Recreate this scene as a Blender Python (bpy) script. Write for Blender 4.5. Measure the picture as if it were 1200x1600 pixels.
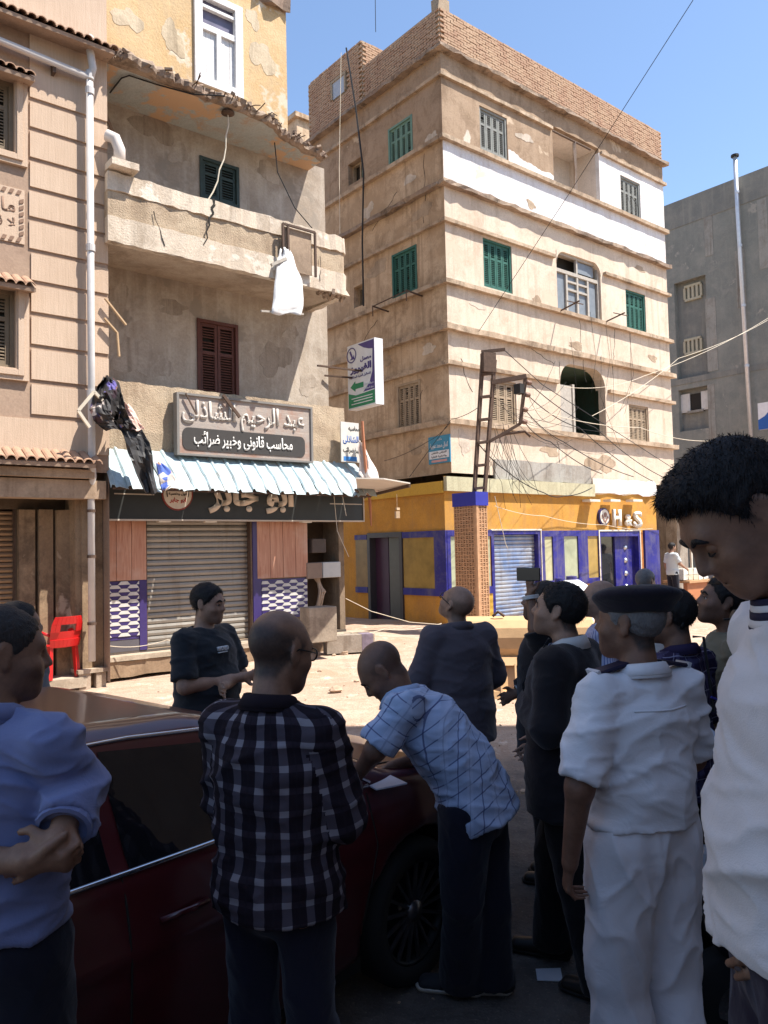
import bpy, bmesh, math, random
import numpy as np
from mathutils import Vector, Matrix
from mathutils.bvhtree import BVHTree
random.seed(7)
rnd = random.Random(11)
R_ = math.radians
for o in list(bpy.data.objects): bpy.data.objects.remove(o)
scene = bpy.context.scene
COL = scene.collection

# ------------------------------------------------------------------ camera
FPX, HCAM = 1230.0, 1.92
PITCH, ROLL = R_(2.65), R_(-1.3)
CAMR = Matrix.Rotation(R_(90) + PITCH, 3, 'X') @ Matrix.Rotation(ROLL, 3, 'Z')
cam_d = bpy.data.cameras.new('camera'); cam = bpy.data.objects.new('camera', cam_d); COL.objects.link(cam)
cam_d.sensor_fit = 'HORIZONTAL'; cam_d.sensor_width = 36; cam_d.lens = FPX / 1200 * 36
cam_d.clip_start = 0.05; cam_d.clip_end = 2000
cam.matrix_world = Matrix.Translation((0, 0, HCAM)) @ CAMR.to_4x4()
scene.camera = cam

# ------------------------------------------------------------------ sky, sun, exposure
SUN = Vector((0.54, -0.14, 1.0)).normalized()
world = bpy.data.worlds.new('World'); scene.world = world; world.use_nodes = True
wn = world.node_tree; bg = wn.nodes['Background']
sky = wn.nodes.new('ShaderNodeTexSky'); sky.sky_type = 'NISHITA'; sky.sun_disc = False
sky.sun_elevation = math.asin(SUN.z); sky.sun_rotation = math.atan2(SUN.x, SUN.y)
sky.air_density = 1.0; sky.dust_density = 0.4; sky.ozone_density = 2.0
wn.links.new(sky.outputs[0], bg.inputs[0]); bg.inputs[1].default_value = 0.13
sun_d = bpy.data.lights.new('sun', 'SUN'); sun_d.energy = 5.0; sun_d.angle = R_(0.5); sun_d.color = (1.0, 0.95, 0.87)
sun = bpy.data.objects.new('sun', sun_d); COL.objects.link(sun)
sun.rotation_euler = SUN.to_track_quat('Z', 'Y').to_euler(); sun.location = SUN * 60
vs = scene.view_settings
vs.view_transform = 'Standard'; vs.look = 'None'; vs.gamma = 1.0; vs.exposure = 1.0; vs.use_curve_mapping = False
scene.cycles.max_bounces = 6; scene.cycles.diffuse_bounces = 4

# ------------------------------------------------------------------ pixel -> place helpers
def ray(px, py):
    return CAMR @ Vector(((px - 600) / FPX, (800 - py) / FPX, -1.0))
EYE = Vector((0, 0, HCAM)); Z = Vector((0, 0, 1))
TH = R_(39.2)
U = Vector((math.cos(TH), math.sin(TH), 0)); N = Vector((math.sin(TH), -math.cos(TH), 0))
def W(a, b, z): return U * a + N * b + Z * z
def onz(px, py, z=0.0):
    r = ray(px, py); return EYE + r * ((z - HCAM) / r.z)
def aty(px, py, Y):
    r = ray(px, py); return EYE + r * (Y / r.y)
class Face:
    """a vertical plane: P(s, z, d) = along, up, out"""
    def __init__(f, origin, sdir, out): f.o, f.sd, f.out = origin, sdir, out
    def P(f, s, z, d=0.0): return f.o + f.sd * s + Z * z + f.out * d
    def pix(f, px, py, d=0.0):
        r = ray(px, py); o = f.o + f.out * d
        t = (o - EYE).dot(f.out) / r.dot(f.out); p = EYE + r * t
        return (p - o).dot(f.sd), p.z
    def rect(f, xl, xr, yt, yb, d=0.0):
        xm, ym = (xl + xr) / 2, (yt + yb) / 2
        return (*sorted((f.pix(xl, ym, d)[0], f.pix(xr, ym, d)[0])), f.pix(xm, yb, d)[1], f.pix(xm, yt, d)[1])
def FB(b): return Face(N * b, U, N)                 # fronts along the street (s = a)
def FA(a): return Face(U * a, -N, -U)               # side faces (s = -b, out = -U)

# ------------------------------------------------------------------ object helpers
def tag(o, label=None, cat=None, group=None, kind=None):
    if label: o['label'] = label
    if cat: o['category'] = cat
    if group: o['group'] = group
    if kind: o['kind'] = kind
    return o
def worg(o):
    v = Vector((0, 0, 0))
    while o is not None: v += o.location; o = o.parent
    return v
def thing(name, loc, label, cat, group=None):
    o = bpy.data.objects.new(name, None); o.empty_display_size = 0.2; COL.objects.link(o); o.location = loc
    return tag(o, label, cat, group)
def link_mesh(name, me, parent=None, m=None, smooth=False, origin=None):
    if m is not None: me.materials.append(m)
    if smooth: me.shade_smooth()
    o = bpy.data.objects.new(name, me); COL.objects.link(o)
    org = worg(parent) if parent is not None else (origin if origin is not None else None)
    if org is None:
        n = len(me.vertices); co = np.empty(n * 3, np.float32); me.vertices.foreach_get('co', co); co = co.reshape(-1, 3)
        org = Vector(((co[:, 0].min() + co[:, 0].max()) / 2, (co[:, 1].min() + co[:, 1].max()) / 2, co[:, 2].min()))
    me.transform(Matrix.Translation(-org))
    if parent is not None: o.parent = parent
    else: o.location = org
    return o
class MB:
    def __init__(s): s.v, s.f, s.mi, s.mats = [], [], [], []
    def poly(s, pts, mi=0):
        i = len(s.v); s.v += [tuple(p) for p in pts]; s.f.append(tuple(range(i, i + len(pts)))); s.mi.append(mi)
    def hexa(s, c, mi=0):
        i = len(s.v); s.v += [tuple(p) for p in c]
        for q in ((0, 3, 2, 1), (4, 5, 6, 7), (0, 1, 5, 4), (1, 2, 6, 5), (2, 3, 7, 6), (3, 0, 4, 7)):
            s.f.append(tuple(i + k for k in q)); s.mi.append(mi)
    def fbox(s, F, s0, s1, z0, z1, d0, d1, mi=0, j=0.0):
        c = [F.P(s0, z0, d0), F.P(s1, z0, d0), F.P(s1, z0, d1), F.P(s0, z0, d1), F.P(s0, z1, d0), F.P(s1, z1, d0), F.P(s1, z1, d1), F.P(s0, z1, d1)]
        if j: c = [p + Vector((rnd.uniform(-j, j), rnd.uniform(-j, j), rnd.uniform(-j, j))) for p in c]
        s.hexa(c, mi)
    def box(s, c, size, rz=0.0, rot=None, mi=0):
        M = rot if rot is not None else Matrix.Rotation(rz, 3, 'Z')
        x, y, z = size[0] / 2, size[1] / 2, size[2] / 2; c = Vector(c)
        s.hexa([c + M @ Vector(p) for p in ((-x, -y, -z), (x, -y, -z), (x, y, -z), (-x, y, -z), (-x, -y, z), (x, -y, z), (x, y, z), (-x, y, z))], mi)
    def bar(s, p, q, w, h, up=Z, mi=0):
        p, q = Vector(p), Vector(q); d = (q - p).normalized()
        x = d.cross(Vector(up));
        if x.length < 1e-4: x = d.cross(Vector((1, 0, 0)))
        x.normalize(); y = x.cross(d); x *= w / 2; y *= h / 2
        s.hexa([p - x - y, p + x - y, q + x - y, q - x - y, p - x + y, p + x + y, q + x + y, q - x + y], mi)
    def ledge(s, F, s0, s1, z0, z1, d0, d1, seg=0.22, j=0.012, mi=0):
        n = max(1, int(abs(s1 - s0) / seg)); rows = []
        for k in range(n + 1):
            t = s0 + (s1 - s0) * k / n; r = lambda: rnd.uniform(-j, j)
            rows.append([F.P(t, z0 + r(), d0), F.P(t, z0 + r(), d1 + r()), F.P(t, z1 + r(), d1 + r()), F.P(t, z1, d0)])
        s.loft(rows, mi=mi, closed=True, caps=True)
    def loft(s, rows, mi=0, closed=True, caps=False):
        i = len(s.v); m = len(rows[0])
        for r in rows: s.v += [tuple(p) for p in r]
        for k in range(len(rows) - 1):
            for q in range(m if closed else m - 1):
                s.f.append((i + k * m + q, i + k * m + (q + 1) % m, i + (k + 1) * m + (q + 1) % m, i + (k + 1) * m + q)); s.mi.append(mi)
        if caps:
            s.f.append(tuple(i + q for q in range(m))[::-1]); s.mi.append(mi)
            e = i + (len(rows) - 1) * m; s.f.append(tuple(e + q for q in range(m))); s.mi.append(mi)
    def tube(s, pts, r, n=8, mi=0, caps=True):
        pts = [Vector(p) for p in pts]; rows = []; L = len(pts)
        rr = r if isinstance(r, (list, tuple)) else [r] * L
        ref = None
        for k, p in enumerate(pts):
            d = (pts[min(k + 1, L - 1)] - pts[max(k - 1, 0)]).normalized()
            if ref is None:
                ref = d.orthogonal().normalized()
            ref = (ref - d * ref.dot(d)); ref = ref.normalized() if ref.length > 1e-6 else d.orthogonal().normalized()
            y = d.cross(ref)
            rows.append([p + (ref * math.cos(t) + y * math.sin(t)) * rr[k] for t in (2 * math.pi * q / n for q in range(n))])
        s.loft(rows, mi=mi, closed=True, caps=caps)
    def lathe(s, c, axis, prof, n=32, mi=0, caps=False):
        axis = Vector(axis).normalized(); x = axis.orthogonal().normalized(); y = axis.cross(x); c = Vector(c)
        rows = [[c + axis * h + (x * math.cos(t) + y * math.sin(t)) * r for t in (2 * math.pi * q / n for q in range(n))] for r, h in prof]
        s.loft(rows, mi=mi, closed=True, caps=caps)
    def build(s, name, m, parent=None, smooth=False, kind=None, origin=None):
        me = bpy.data.meshes.new(name); me.from_pydata(s.v, [], s.f)
        ms = m if isinstance(m, (list, tuple)) else [m]
        for k in ms: me.materials.append(k)
        if len(ms) > 1: me.polygons.foreach_set('material_index', s.mi)
        me.update(); bm = bmesh.new(); bm.from_mesh(me); bmesh.ops.recalc_face_normals(bm, faces=bm.faces); bm.to_mesh(me); bm.free()
        o = link_mesh(name, me, parent, None, smooth, origin)
        if kind: o['kind'] = kind
        return o
def sheet(mb, F, s0, s1, z0, z1, holes=(), depth=0.25, cell=0.0, back=True):
    """front of a wall with rectangular openings and their reveals"""
    S = sorted({s0, s1, *[min(max(h[0], s0), s1) for h in holes], *[min(max(h[1], s0), s1) for h in holes]})
    ZZ = sorted({z0, z1, *[min(max(h[2], z0), z1) for h in holes], *[min(max(h[3], z0), z1) for h in holes]})
    for i in range(len(S) - 1):
        for k in range(len(ZZ) - 1):
            cs, cz = (S[i] + S[i + 1]) / 2, (ZZ[k] + ZZ[k + 1]) / 2
            if any(h[0] < cs < h[1] and h[2] < cz < h[3] for h in holes): continue
            mb.poly([F.P(S[i], ZZ[k]), F.P(S[i + 1], ZZ[k]), F.P(S[i + 1], ZZ[k + 1]), F.P(S[i], ZZ[k + 1])])
    for h in holes:
        a, b, c, d = max(h[0], s0), min(h[1], s1), max(h[2], z0), min(h[3], z1)
        if a >= b or c >= d: continue
        D = -(h[4] if len(h) > 4 else depth)
        for q in (((a, c), (b, c)), ((b, c), (b, d)), ((b, d), (a, d)), ((a, d), (a, c))):
            if q[0][1] == q[1][1] and not (abs(q[0][1] - h[2]) < 1e-6 or abs(q[0][1] - h[3]) < 1e-6): continue
            mb.poly([F.P(*q[0]), F.P(*q[1]), F.P(*q[1], D), F.P(*q[0], D)])

# ------------------------------------------------------------------ materials
MATS = {}
class NT:
    def __init__(s, name, rough=0.9):
        s.m = bpy.data.materials.new(name); s.m.use_nodes = True; s.t = s.m.node_tree
        s.b = s.t.nodes['Principled BSDF']; s.b.inputs['Roughness'].default_value = rough
        s.b.inputs['Specular IOR Level'].default_value = 0.25
        g = s.t.nodes.new('ShaderNodeNewGeometry'); s.pos = g.outputs['Position']
    def n(s, kind, **kw):
        x = s.t.nodes.new(kind)
        for k, v in kw.items(): setattr(x, k, v)
        return x
    def link(s, a, b): s.t.links.new(a, b)
    def mapping(s, scale, src=None):
        x = s.n('ShaderNodeMapping'); x.inputs['Scale'].default_value = scale; s.link(src or s.pos, x.inputs[0]); return x.outputs[0]
    def noise(s, scale, detail=4, rough=0.6, vec=None, dist=0.0):
        x = s.n('ShaderNodeTexNoise'); x.inputs['Scale'].default_value = scale; x.inputs['Detail'].default_value = detail
        x.inputs['Roughness'].default_value = rough; x.inputs['Distortion'].default_value = dist
        s.link(vec or s.pos, x.inputs['Vector']); return x.outputs['Fac']
    def ramp(s, fac, a, b, ca=(0, 0, 0, 1), cb=(1, 1, 1, 1)):
        x = s.n('ShaderNodeValToRGB'); e = x.color_ramp.elements
        e[0].position, e[1].position = a, b; e[0].color, e[1].color = ca, cb; s.link(fac, x.inputs[0]); return x.outputs[0]
    def mix(s, fac, a, b, mode='MIX'):
        x = s.n('ShaderNodeMix', data_type='RGBA', blend_type=mode)
        for v, i in ((fac, 0), (a, 6), (b, 7)):
            if isinstance(v, (int, float)): x.inputs[i].default_value = v
            elif isinstance(v, (tuple, list)): x.inputs[i].default_value = (*v[:3], 1)
            else: s.link(v, x.inputs[i])
        return x.outputs[2]
    def math(s, op, a, b=0.0, c=0.0):
        x = s.n('ShaderNodeMath', operation=op)
        for v, i in ((a, 0), (b, 1), (c, 2)):
            if isinstance(v, (int, float)): x.inputs[i].default_value = v
            else: s.link(v, x.inputs[i])
        return x.outputs[0]
    def bump(s, h, strength=0.4, dist=0.02):
        x = s.n('ShaderNodeBump'); x.inputs['Strength'].default_value = strength; x.inputs['Distance'].default_value = dist
        s.link(h, x.inputs['Height']); s.link(x.outputs[0], s.b.inputs['Normal'])
    def color(s, c):
        if isinstance(c, (tuple, list)): s.b.inputs['Base Color'].default_value = (*c[:3], 1)
        else: s.link(c, s.b.inputs['Base Color'])
def plain(name, c, rough=0.7, metal=0.0, var=0.12, vs=6.0, bump=0.0, bs=60.0, spec=0.3):
    if name in MATS: return MATS[name]
    k = NT(name, rough); k.b.inputs['Metallic'].default_value = metal; k.b.inputs['Specular IOR Level'].default_value = spec
    f = k.noise(vs, 5)
    k.color(k.mix(f, tuple(x * (1 - var * 1.6) for x in c), tuple(min(1, x * (1 + var * 1.6)) for x in c)))
    if bump: k.bump(k.noise(bs, 3), bump, 0.01)
    MATS[name] = k.m; return k.m
def plaster(name, c1, c2, stain=(0.12, 0.08, 0.05), st=0.35, patch=None, pth=0.6, streak=0.5, bump=0.45, bs=28.0, rough=0.95):
    """weathered render: two tones, rain streaks, dirt, patches where a coat has come off"""
    if name in MATS: return MATS[name]
    k = NT(name, rough)
    n1 = k.noise(0.8, 4, 0.7, None, 0.3); h = k.noise(bs, 3, 0.75)
    col = k.mix(k.ramp(n1, 0.40, 0.60), c1, c2)
    col = k.mix(k.ramp(h, 0.3, 0.7), k.mix(0.22, col, (0, 0, 0)), col)
    if streak: sv = k.mapping((3.2, 3.2, 0.22)); col = k.mix(k.math('MULTIPLY', k.ramp(k.noise(1.6, 3, 0.65, sv, 0.3), 0.50, 0.70), streak), col, stain)
    b2 = k.noise(1.9, 5, 0.74, None, 0.5)
    col = k.mix(k.math('MULTIPLY', k.ramp(b2, 0.49, 0.66), st), col, stain)
    if patch: col = k.mix(k.ramp(k.math('ADD', k.math('MULTIPLY', n1, .75), k.math('MULTIPLY', b2, .25)), pth - .02, pth + 0.01), col, patch)
    k.color(col); k.bump(k.math('ADD', h, k.math('MULTIPLY', b2, .8)), bump, 0.012); MATS[name] = k.m; return k.m
def emit_free_glass(name, c=(0.02, 0.022, 0.025), rough=0.06):
    if name in MATS: return MATS[name]
    k = NT(name, rough); k.b.inputs['Specular IOR Level'].default_value = 0.6; k.color(c)
    k.bump(k.noise(2.5, 2), 0.04, 0.05); MATS[name] = k.m; return k.m

# ------------------------------------------------------------------ arabic lettering (shaped to joined glyphs, visual order)
_AR = {'ا': 'FE8D 2', 'أ': 'FE83 2', 'إ': 'FE87 2', 'آ': 'FE81 2', 'ب': 'FE8F 4', 'ة': 'FE93 2', 'ت': 'FE95 4', 'ث': 'FE99 4', 'ج': 'FE9D 4', 'ح': 'FEA1 4', 'خ': 'FEA5 4',
       'د': 'FEA9 2', 'ذ': 'FEAB 2', 'ر': 'FEAD 2', 'ز': 'FEAF 2', 'س': 'FEB1 4', 'ش': 'FEB5 4', 'ص': 'FEB9 4', 'ض': 'FEBD 4', 'ط': 'FEC1 4', 'ظ': 'FEC5 4', 'ع': 'FEC9 4',
       'غ': 'FECD 4', 'ف': 'FED1 4', 'ق': 'FED5 4', 'ك': 'FED9 4', 'ل': 'FEDD 4', 'م': 'FEE1 4', 'ن': 'FEE5 4', 'ه': 'FEE9 4', 'و': 'FEED 2', 'ى': 'FEEF 2', 'ي': 'FEF1 4', 'ئ': 'FE89 4', 'ء': 'FE80 1'}
def arabic(txt):
    out = []; n = len(txt); i = 0
    dual = lambda c: c in _AR and _AR[c][-1] == '4'
    while i < n:
        c = txt[i]
        if c not in _AR: out.append(c); i += 1; continue
        prev = i > 0 and dual(txt[i - 1])
        if c == 'ل' and i + 1 < n and txt[i + 1] == 'ا':
            out.append(chr(0xFEFB + (1 if prev else 0))); i += 2; continue
        nxt = i + 1 < n and txt[i + 1] in _AR and txt[i + 1] != 'ء' and dual(c)
        base = int(_AR[c][:4], 16); kind = _AR[c][-1]
        if kind == '1': out.append(chr(base))
        elif kind == '2': out.append(chr(base + (1 if prev else 0)))
        else: out.append(chr(base + (3 if prev and nxt else 2 if nxt else 1 if prev else 0)))
        i += 1
    return ''.join(reversed(out))
def text_mesh(txt, extrude=0.01, bold=0.0, font=None):
    cu = bpy.data.curves.new('t', 'FONT'); cu.body = txt; cu.align_x = 'CENTER'; cu.align_y = 'CENTER'; cu.size = 1.0
    cu.extrude = 0; cu.offset = bold; cu.resolution_u = 3
    o = bpy.data.objects.new('t', cu); COL.objects.link(o); dg = bpy.context.evaluated_depsgraph_get(); dg.update()
    me = bpy.data.meshes.new_from_object(o.evaluated_get(dg)); bpy.data.objects.remove(o); bpy.data.curves.remove(cu)
    return me
def lettering(name, txt, F, sc, zc, width, height, d, m, parent, bold=0.0, ar=True, slant=0.0, thick=0.006):
    """letters fitted to width x height on face F, centred at (sc, zc), d proud of it"""
    me = text_mesh(arabic(txt) if ar else txt, bold=bold); n = len(me.vertices)
    if n == 0: return None
    co = np.empty(n * 3, np.float32); me.vertices.foreach_get('co', co); co = co.reshape(-1, 3)
    x0, x1, y0, y1 = co[:, 0].min(), co[:, 0].max(), co[:, 1].min(), co[:, 1].max()
    kx, ky = width / (x1 - x0), height / (y1 - y0)
    bm = bmesh.new(); bm.from_mesh(me); bpy.data.meshes.remove(me)
    for v in bm.verts:
        x, y = (v.co.x - (x0 + x1) / 2) * kx, (v.co.y - (y0 + y1) / 2) * ky
        v.co = F.P(sc + x, zc + y + slant * x, d)
    r = bmesh.ops.extrude_face_region(bm, geom=bm.faces[:])
    for v in r['geom']:
        if isinstance(v, bmesh.types.BMVert): v.co += F.out * thick
    bmesh.ops.recalc_face_normals(bm, faces=bm.faces)
    me = bpy.data.meshes.new(name); bm.to_mesh(me); bm.free()
    return link_mesh(name, me, parent, m)
# ================================================================== ground
def gz(x, y):
    t = min(1, max(0, (y - 9.5) / 8.0)); t = t * t * (3 - 2 * t)
    return 0.2 * t
def ground_mat():
    k = NT('street_dirt', 0.95)
    n1 = k.noise(0.5, 6, 0.65); n2 = k.noise(7, 6, 0.7); n3 = k.noise(60, 3, 0.6)
    dirt = k.mix(k.ramp(n1, 0.35, 0.65), (0.46, 0.325, 0.235), (0.55, 0.415, 0.315))
    dirt = k.mix(k.ramp(n2, 0.3, 0.7), k.mix(0.3, dirt, (0.10, 0.06, 0.04)), dirt)
    dirt = k.mix(k.ramp(k.noise(1.1, 5, .7, None, .8), .52, .62), dirt, (0.41, 0.265, 0.18)); tv = k.n('ShaderNodeMapping'); tv.inputs['Rotation'].default_value = (0, 0, -TH); tv.inputs['Scale'].default_value = (.12, 1.6, 1); k.link(k.pos, tv.inputs[0]); dirt = k.mix(k.math('MULTIPLY', k.ramp(k.noise(1.3, 4, .6, tv.outputs[0], .4), .52, .64), .55), dirt, (0.34, 0.235, 0.165))
    dirt = k.mix(k.ramp(k.noise(2.6, 5, .75), .58, .68), dirt, (0.60, 0.48, 0.38))
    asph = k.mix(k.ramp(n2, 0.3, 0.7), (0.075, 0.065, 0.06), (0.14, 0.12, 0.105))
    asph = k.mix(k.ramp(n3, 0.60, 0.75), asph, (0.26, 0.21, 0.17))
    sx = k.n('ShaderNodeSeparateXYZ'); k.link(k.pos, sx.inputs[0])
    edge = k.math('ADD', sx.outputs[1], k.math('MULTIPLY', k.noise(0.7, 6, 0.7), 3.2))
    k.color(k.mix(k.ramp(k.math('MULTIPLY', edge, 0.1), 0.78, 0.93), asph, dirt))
    vor = k.n('ShaderNodeTexVoronoi'); vor.inputs['Scale'].default_value = 22; k.link(k.pos, vor.inputs['Vector'])
    h = k.math('ADD', k.math('MULTIPLY', n2, 1.5), k.math('ADD', n3, k.math('MULTIPLY', vor.outputs[0], -0.6)))
    k.bump(h, 0.55, 0.03); return k.m
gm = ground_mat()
mb = MB()
xs = [-400, -120, -50, -25] + list(np.arange(-16, 24.1, 0.5)) + [32, 50, 120, 400]
ys = [-60, -20, -6] + list(np.arange(-2, 32.1, 0.5)) + [40, 60, 120, 500]
rows = [[(x, y, gz(x, y) + (0.02 * math.sin(x * 1.7 + y * .6) * math.sin(y * 1.3) if 7 < y < 30 else 0)) for x in xs] for y in ys]
mb.loft(rows, closed=False)
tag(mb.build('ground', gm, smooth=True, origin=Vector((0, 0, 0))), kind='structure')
mb = MB(); mb.box((4.0, -0.6, 0.02), (12, 4.0, 0.42)); mb.box((-8.0, -0.9, 0.02), (11.9, 3.4, 0.42))
tag(mb.build('pavement', plaster('pavement_concrete', (0.30, 0.27, 0.24), (0.24, 0.21, 0.19)), origin=Vector((0, 0, 0))), kind='structure')

# ================================================================== shared facade materials
M = {}
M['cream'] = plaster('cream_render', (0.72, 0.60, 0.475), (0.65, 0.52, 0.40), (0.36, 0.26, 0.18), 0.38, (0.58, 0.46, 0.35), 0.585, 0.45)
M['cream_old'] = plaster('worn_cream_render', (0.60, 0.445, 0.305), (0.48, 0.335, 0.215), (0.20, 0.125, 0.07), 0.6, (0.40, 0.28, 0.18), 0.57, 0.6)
M['tan'] = plaster('bare_tan_render', (0.42, 0.30, 0.205), (0.36, 0.25, 0.165), (0.16, 0.10, 0.06), 0.5, (0.50, 0.38, 0.27), 0.62, 0.3, 0.7)
M['white'] = plaster('white_paint', (0.80, 0.76, 0.74), (0.74, 0.71, 0.70), (0.46, 0.38, 0.31), 0.4, (0.60, 0.51, 0.43), 0.60, 0.4)
M['ledge'] = plaster('ledge_render', (0.55, 0.42, 0.30), (0.44, 0.32, 0.22), (0.13, 0.09, 0.06), 0.7, None, 0.6, 0.5, 0.8)
M['slab'] = plaster('broken_concrete', (0.40, 0.30, 0.22), (0.28, 0.20, 0.15), (0.07, 0.05, 0.035), 0.8, None, 0.6, 0.3, 1.0, 14)
M['brick'] = None
def brick_mat():
    k = NT('fired_brick', 0.95); oi = k.n('ShaderNodeObjectInfo')
    f = k.noise(3.0, 3); col = k.mix(k.ramp(f, 0.35, 0.65), (0.33, 0.185, 0.12), (0.42, 0.275, 0.18))
    col = k.mix(k.ramp(oi.outputs['Random'], 0.0, 1.0), col, k.mix(0.4, col, (0.48, 0.34, 0.22)))
    sx = k.n('ShaderNodeSeparateXYZ'); k.link(k.pos, sx.inputs[0])
    col = k.mix(k.ramp(k.noise(26, 4), 0.4, 0.7), col, k.mix(0.3, col, (0.52, 0.40, 0.29)))
    k.color(col); k.bump(k.noise(70, 4), 0.6, 0.01); return k.m
M['brick'] = brick_mat()
M['mortar'] = plaster('grey_mortar', (0.44, 0.345, 0.245), (0.36, 0.27, 0.19), st=0.3, streak=0.1)
M['orange'] = plaster('orange_shop_paint', (0.60, 0.31, 0.065), (0.50, 0.245, 0.05), (0.33, 0.19, 0.085), 0.4, None, 0.6, 0.4, 0.2)
M['yellow_paint'] = plaster('yellow_shop_paint', (0.66, 0.42, 0.08), (0.60, 0.36, 0.06), (0.35, 0.2, 0.06), 0.2, None, 0.6, 0.2, 0.12)
M['blue'] = plaster('royal_blue_gloss', (0.026, 0.024, 0.24), (0.018, 0.017, 0.19), (0.13, 0.115, 0.16), 0.5, None, .6, 0.5, 0.12, 20, rough=.45)
M['navy'] = plain('navy_paint', (0.03, 0.024, 0.10), 0.4, var=0.15)
M['greenish'] = plaster('pale_green_band', (0.56, 0.53, 0.36), (0.50, 0.46, 0.31), st=0.3, streak=0.3)
M['greyband'] = plaster('grey_cement_patch', (0.42, 0.40, 0.36), (0.36, 0.33, 0.29), st=0.4)
M['shut_green'] = plain('green_shutter_paint', (0.032, 0.115, 0.088), 0.65, var=0.3, vs=9)
M['shut_grey'] = plain('grey_shutter_paint', (0.22, 0.22, 0.20), 0.7, var=0.2, vs=9)
M['shut_palegreen'] = plain('faded_green_shutter_paint', (0.14, 0.24, 0.19), 0.7, var=0.2, vs=9)
M['shut_tan'] = plain('bare_wood_shutter', (0.33, 0.25, 0.17), 0.8, var=0.25, vs=9)
M['shut_brown'] = plain('red_brown_shutter_paint', (0.105, 0.036, 0.025), 0.55, var=0.25, vs=9)
M['shut_dark'] = plain('dark_teal_shutter_paint', (0.035, 0.055, 0.05), 0.6, var=0.2, vs=9)
M['dark'] = plain('dark_interior', (0.03, 0.026, 0.022), 0.9)
M['glass'] = emit_free_glass('window_glass')
M['iron'] = plain('rusty_iron', (0.09, 0.055, 0.038), 0.75, var=0.35, vs=20, bump=0.3)
M['black_iron'] = plain('black_iron', (0.025, 0.022, 0.02), 0.6)
M['cable'] = plain('black_cable', (0.02, 0.018, 0.017), 0.6)
M['palecable'] = plain('pale_rope', (0.62, 0.54, 0.42), 0.8)
M['wood_grey'] = plain('weathered_wood', (0.40, 0.36, 0.31), 0.8, var=0.25, vs=14)

# ------------------------------------------------------------------ louvred window: frame > leaves > slats
def shutter(F, rect, m, parent, leaves=4, depth=0.10, ajar=0.0, name='shutter_window', proud=0.0):
    s0, s1, z0, z1 = rect; fw = 0.055
    f = MB(); dd = -depth + proud
    f.fbox(F, s0, s0 + fw, z0, z1, dd - 0.03, dd + 0.075); f.fbox(F, s1 - fw, s1, z0, z1, dd - 0.03, dd + 0.075)
    f.fbox(F, s0 + fw, s1 - fw, z1 - fw, z1, dd - 0.03, dd + 0.072); f.fbox(F, s0 + fw, s1 - fw, z0, z0 + fw, dd - 0.03, dd + 0.072)
    fo = f.build(name, m, parent)
    bk = MB(); bk.fbox(F, s0 + fw, s1 - fw, z0 + fw, z1 - fw, dd - 0.026, dd - 0.02); bk.build('back_panel', M['dark'], fo)
    w = (s1 - s0 - 2 * fw) / leaves; zb, zt = z0 + fw, z1 - fw
    for i in range(leaves):
        a, b = s0 + fw + i * w + 0.006, s0 + fw + (i + 1) * w - 0.006; st = min(0.05, w * 0.2)
        lf = MB(); mid = zb + (zt - zb) * 0.62
        lf.fbox(F, a, a + st, zb, zt, dd, dd + 0.04); lf.fbox(F, b - st, b, zb, zt, dd, dd + 0.04)
        for zz in (zb, mid, zt - 0.06): lf.fbox(F, a + st, b - st, zz, zz + 0.06, dd, dd + 0.038)
        lf.build('shutter_leaf', m, fo)
        sl = MB(); zz = zb + 0.075
        while zz < zt - 0.075:
            if not (mid - 0.02 < zz < mid + 0.075) and rnd.random() > 0.015:
                sl.hexa([F.P(a + st, zz, dd + 0.034), F.P(b - st, zz, dd + 0.034), F.P(b - st, zz + 0.012, dd + 0.036), F.P(a + st, zz + 0.012, dd + 0.036),
                         F.P(a + st, zz + 0.026, dd + 0.002), F.P(b - st, zz + 0.026, dd + 0.002), F.P(b - st, zz + 0.036, dd + 0.006), F.P(a + st, zz + 0.036, dd + 0.006)])
            zz += 0.046
        sl.build('louvre', m, fo, kind='stuff')
    return fo
_brick_me = []
def brick_meshes():
    if _brick_me: return _brick_me
    for k in range(4):
        b = MB(); c = []
        for x, y, z in ((-.5, -.5, -.5), (.5, -.5, -.5), (.5, .5, -.5), (-.5, .5, -.5), (-.5, -.5, .5), (.5, -.5, .5), (.5, .5, .5), (-.5, .5, .5)):
            c.append(Vector((x * .200 + rnd.uniform(-.004, .004), y * .06, z * .050 + rnd.uniform(-.003, .003))))
        b.hexa(c); me = bpy.data.meshes.new('brick'); me.from_pydata(b.v, [], b.f); me.materials.append(M['brick']); me.update()
        bm = bmesh.new(); bm.from_mesh(me); bmesh.ops.recalc_face_normals(bm, faces=bm.faces); bm.to_mesh(me); bm.free(); _brick_me.append(me)
    return _brick_me
def bricks_on(F, s0, s1, z0, z1, ztop=None, skip=None):
    """list of (position, matrix) for a running bond laid on face F"""
    out = []; row = 0; z = z0 + 0.035
    while z < z1 - 0.02:
        s = s0 + (0.107 if row % 2 else 0.0) + 0.005
        while s < s1 - 0.05:
            sc = s + 0.1
            if (ztop is None or z < ztop(sc)) and not (skip and skip(sc, z)):
                if s + 0.2 < s1 + 0.02:
                    rot = Matrix((F.sd, F.out, Z)).transposed()
                    out.append((F.P(sc + rnd.uniform(-.006, .006), z + rnd.uniform(-.004, .004), rnd.uniform(-.004, .006)), rot @ Matrix.Rotation(rnd.uniform(-.012, .012), 3, 'Y')))
            s += 0.214
        z += 0.063; row += 1
    return out
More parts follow.
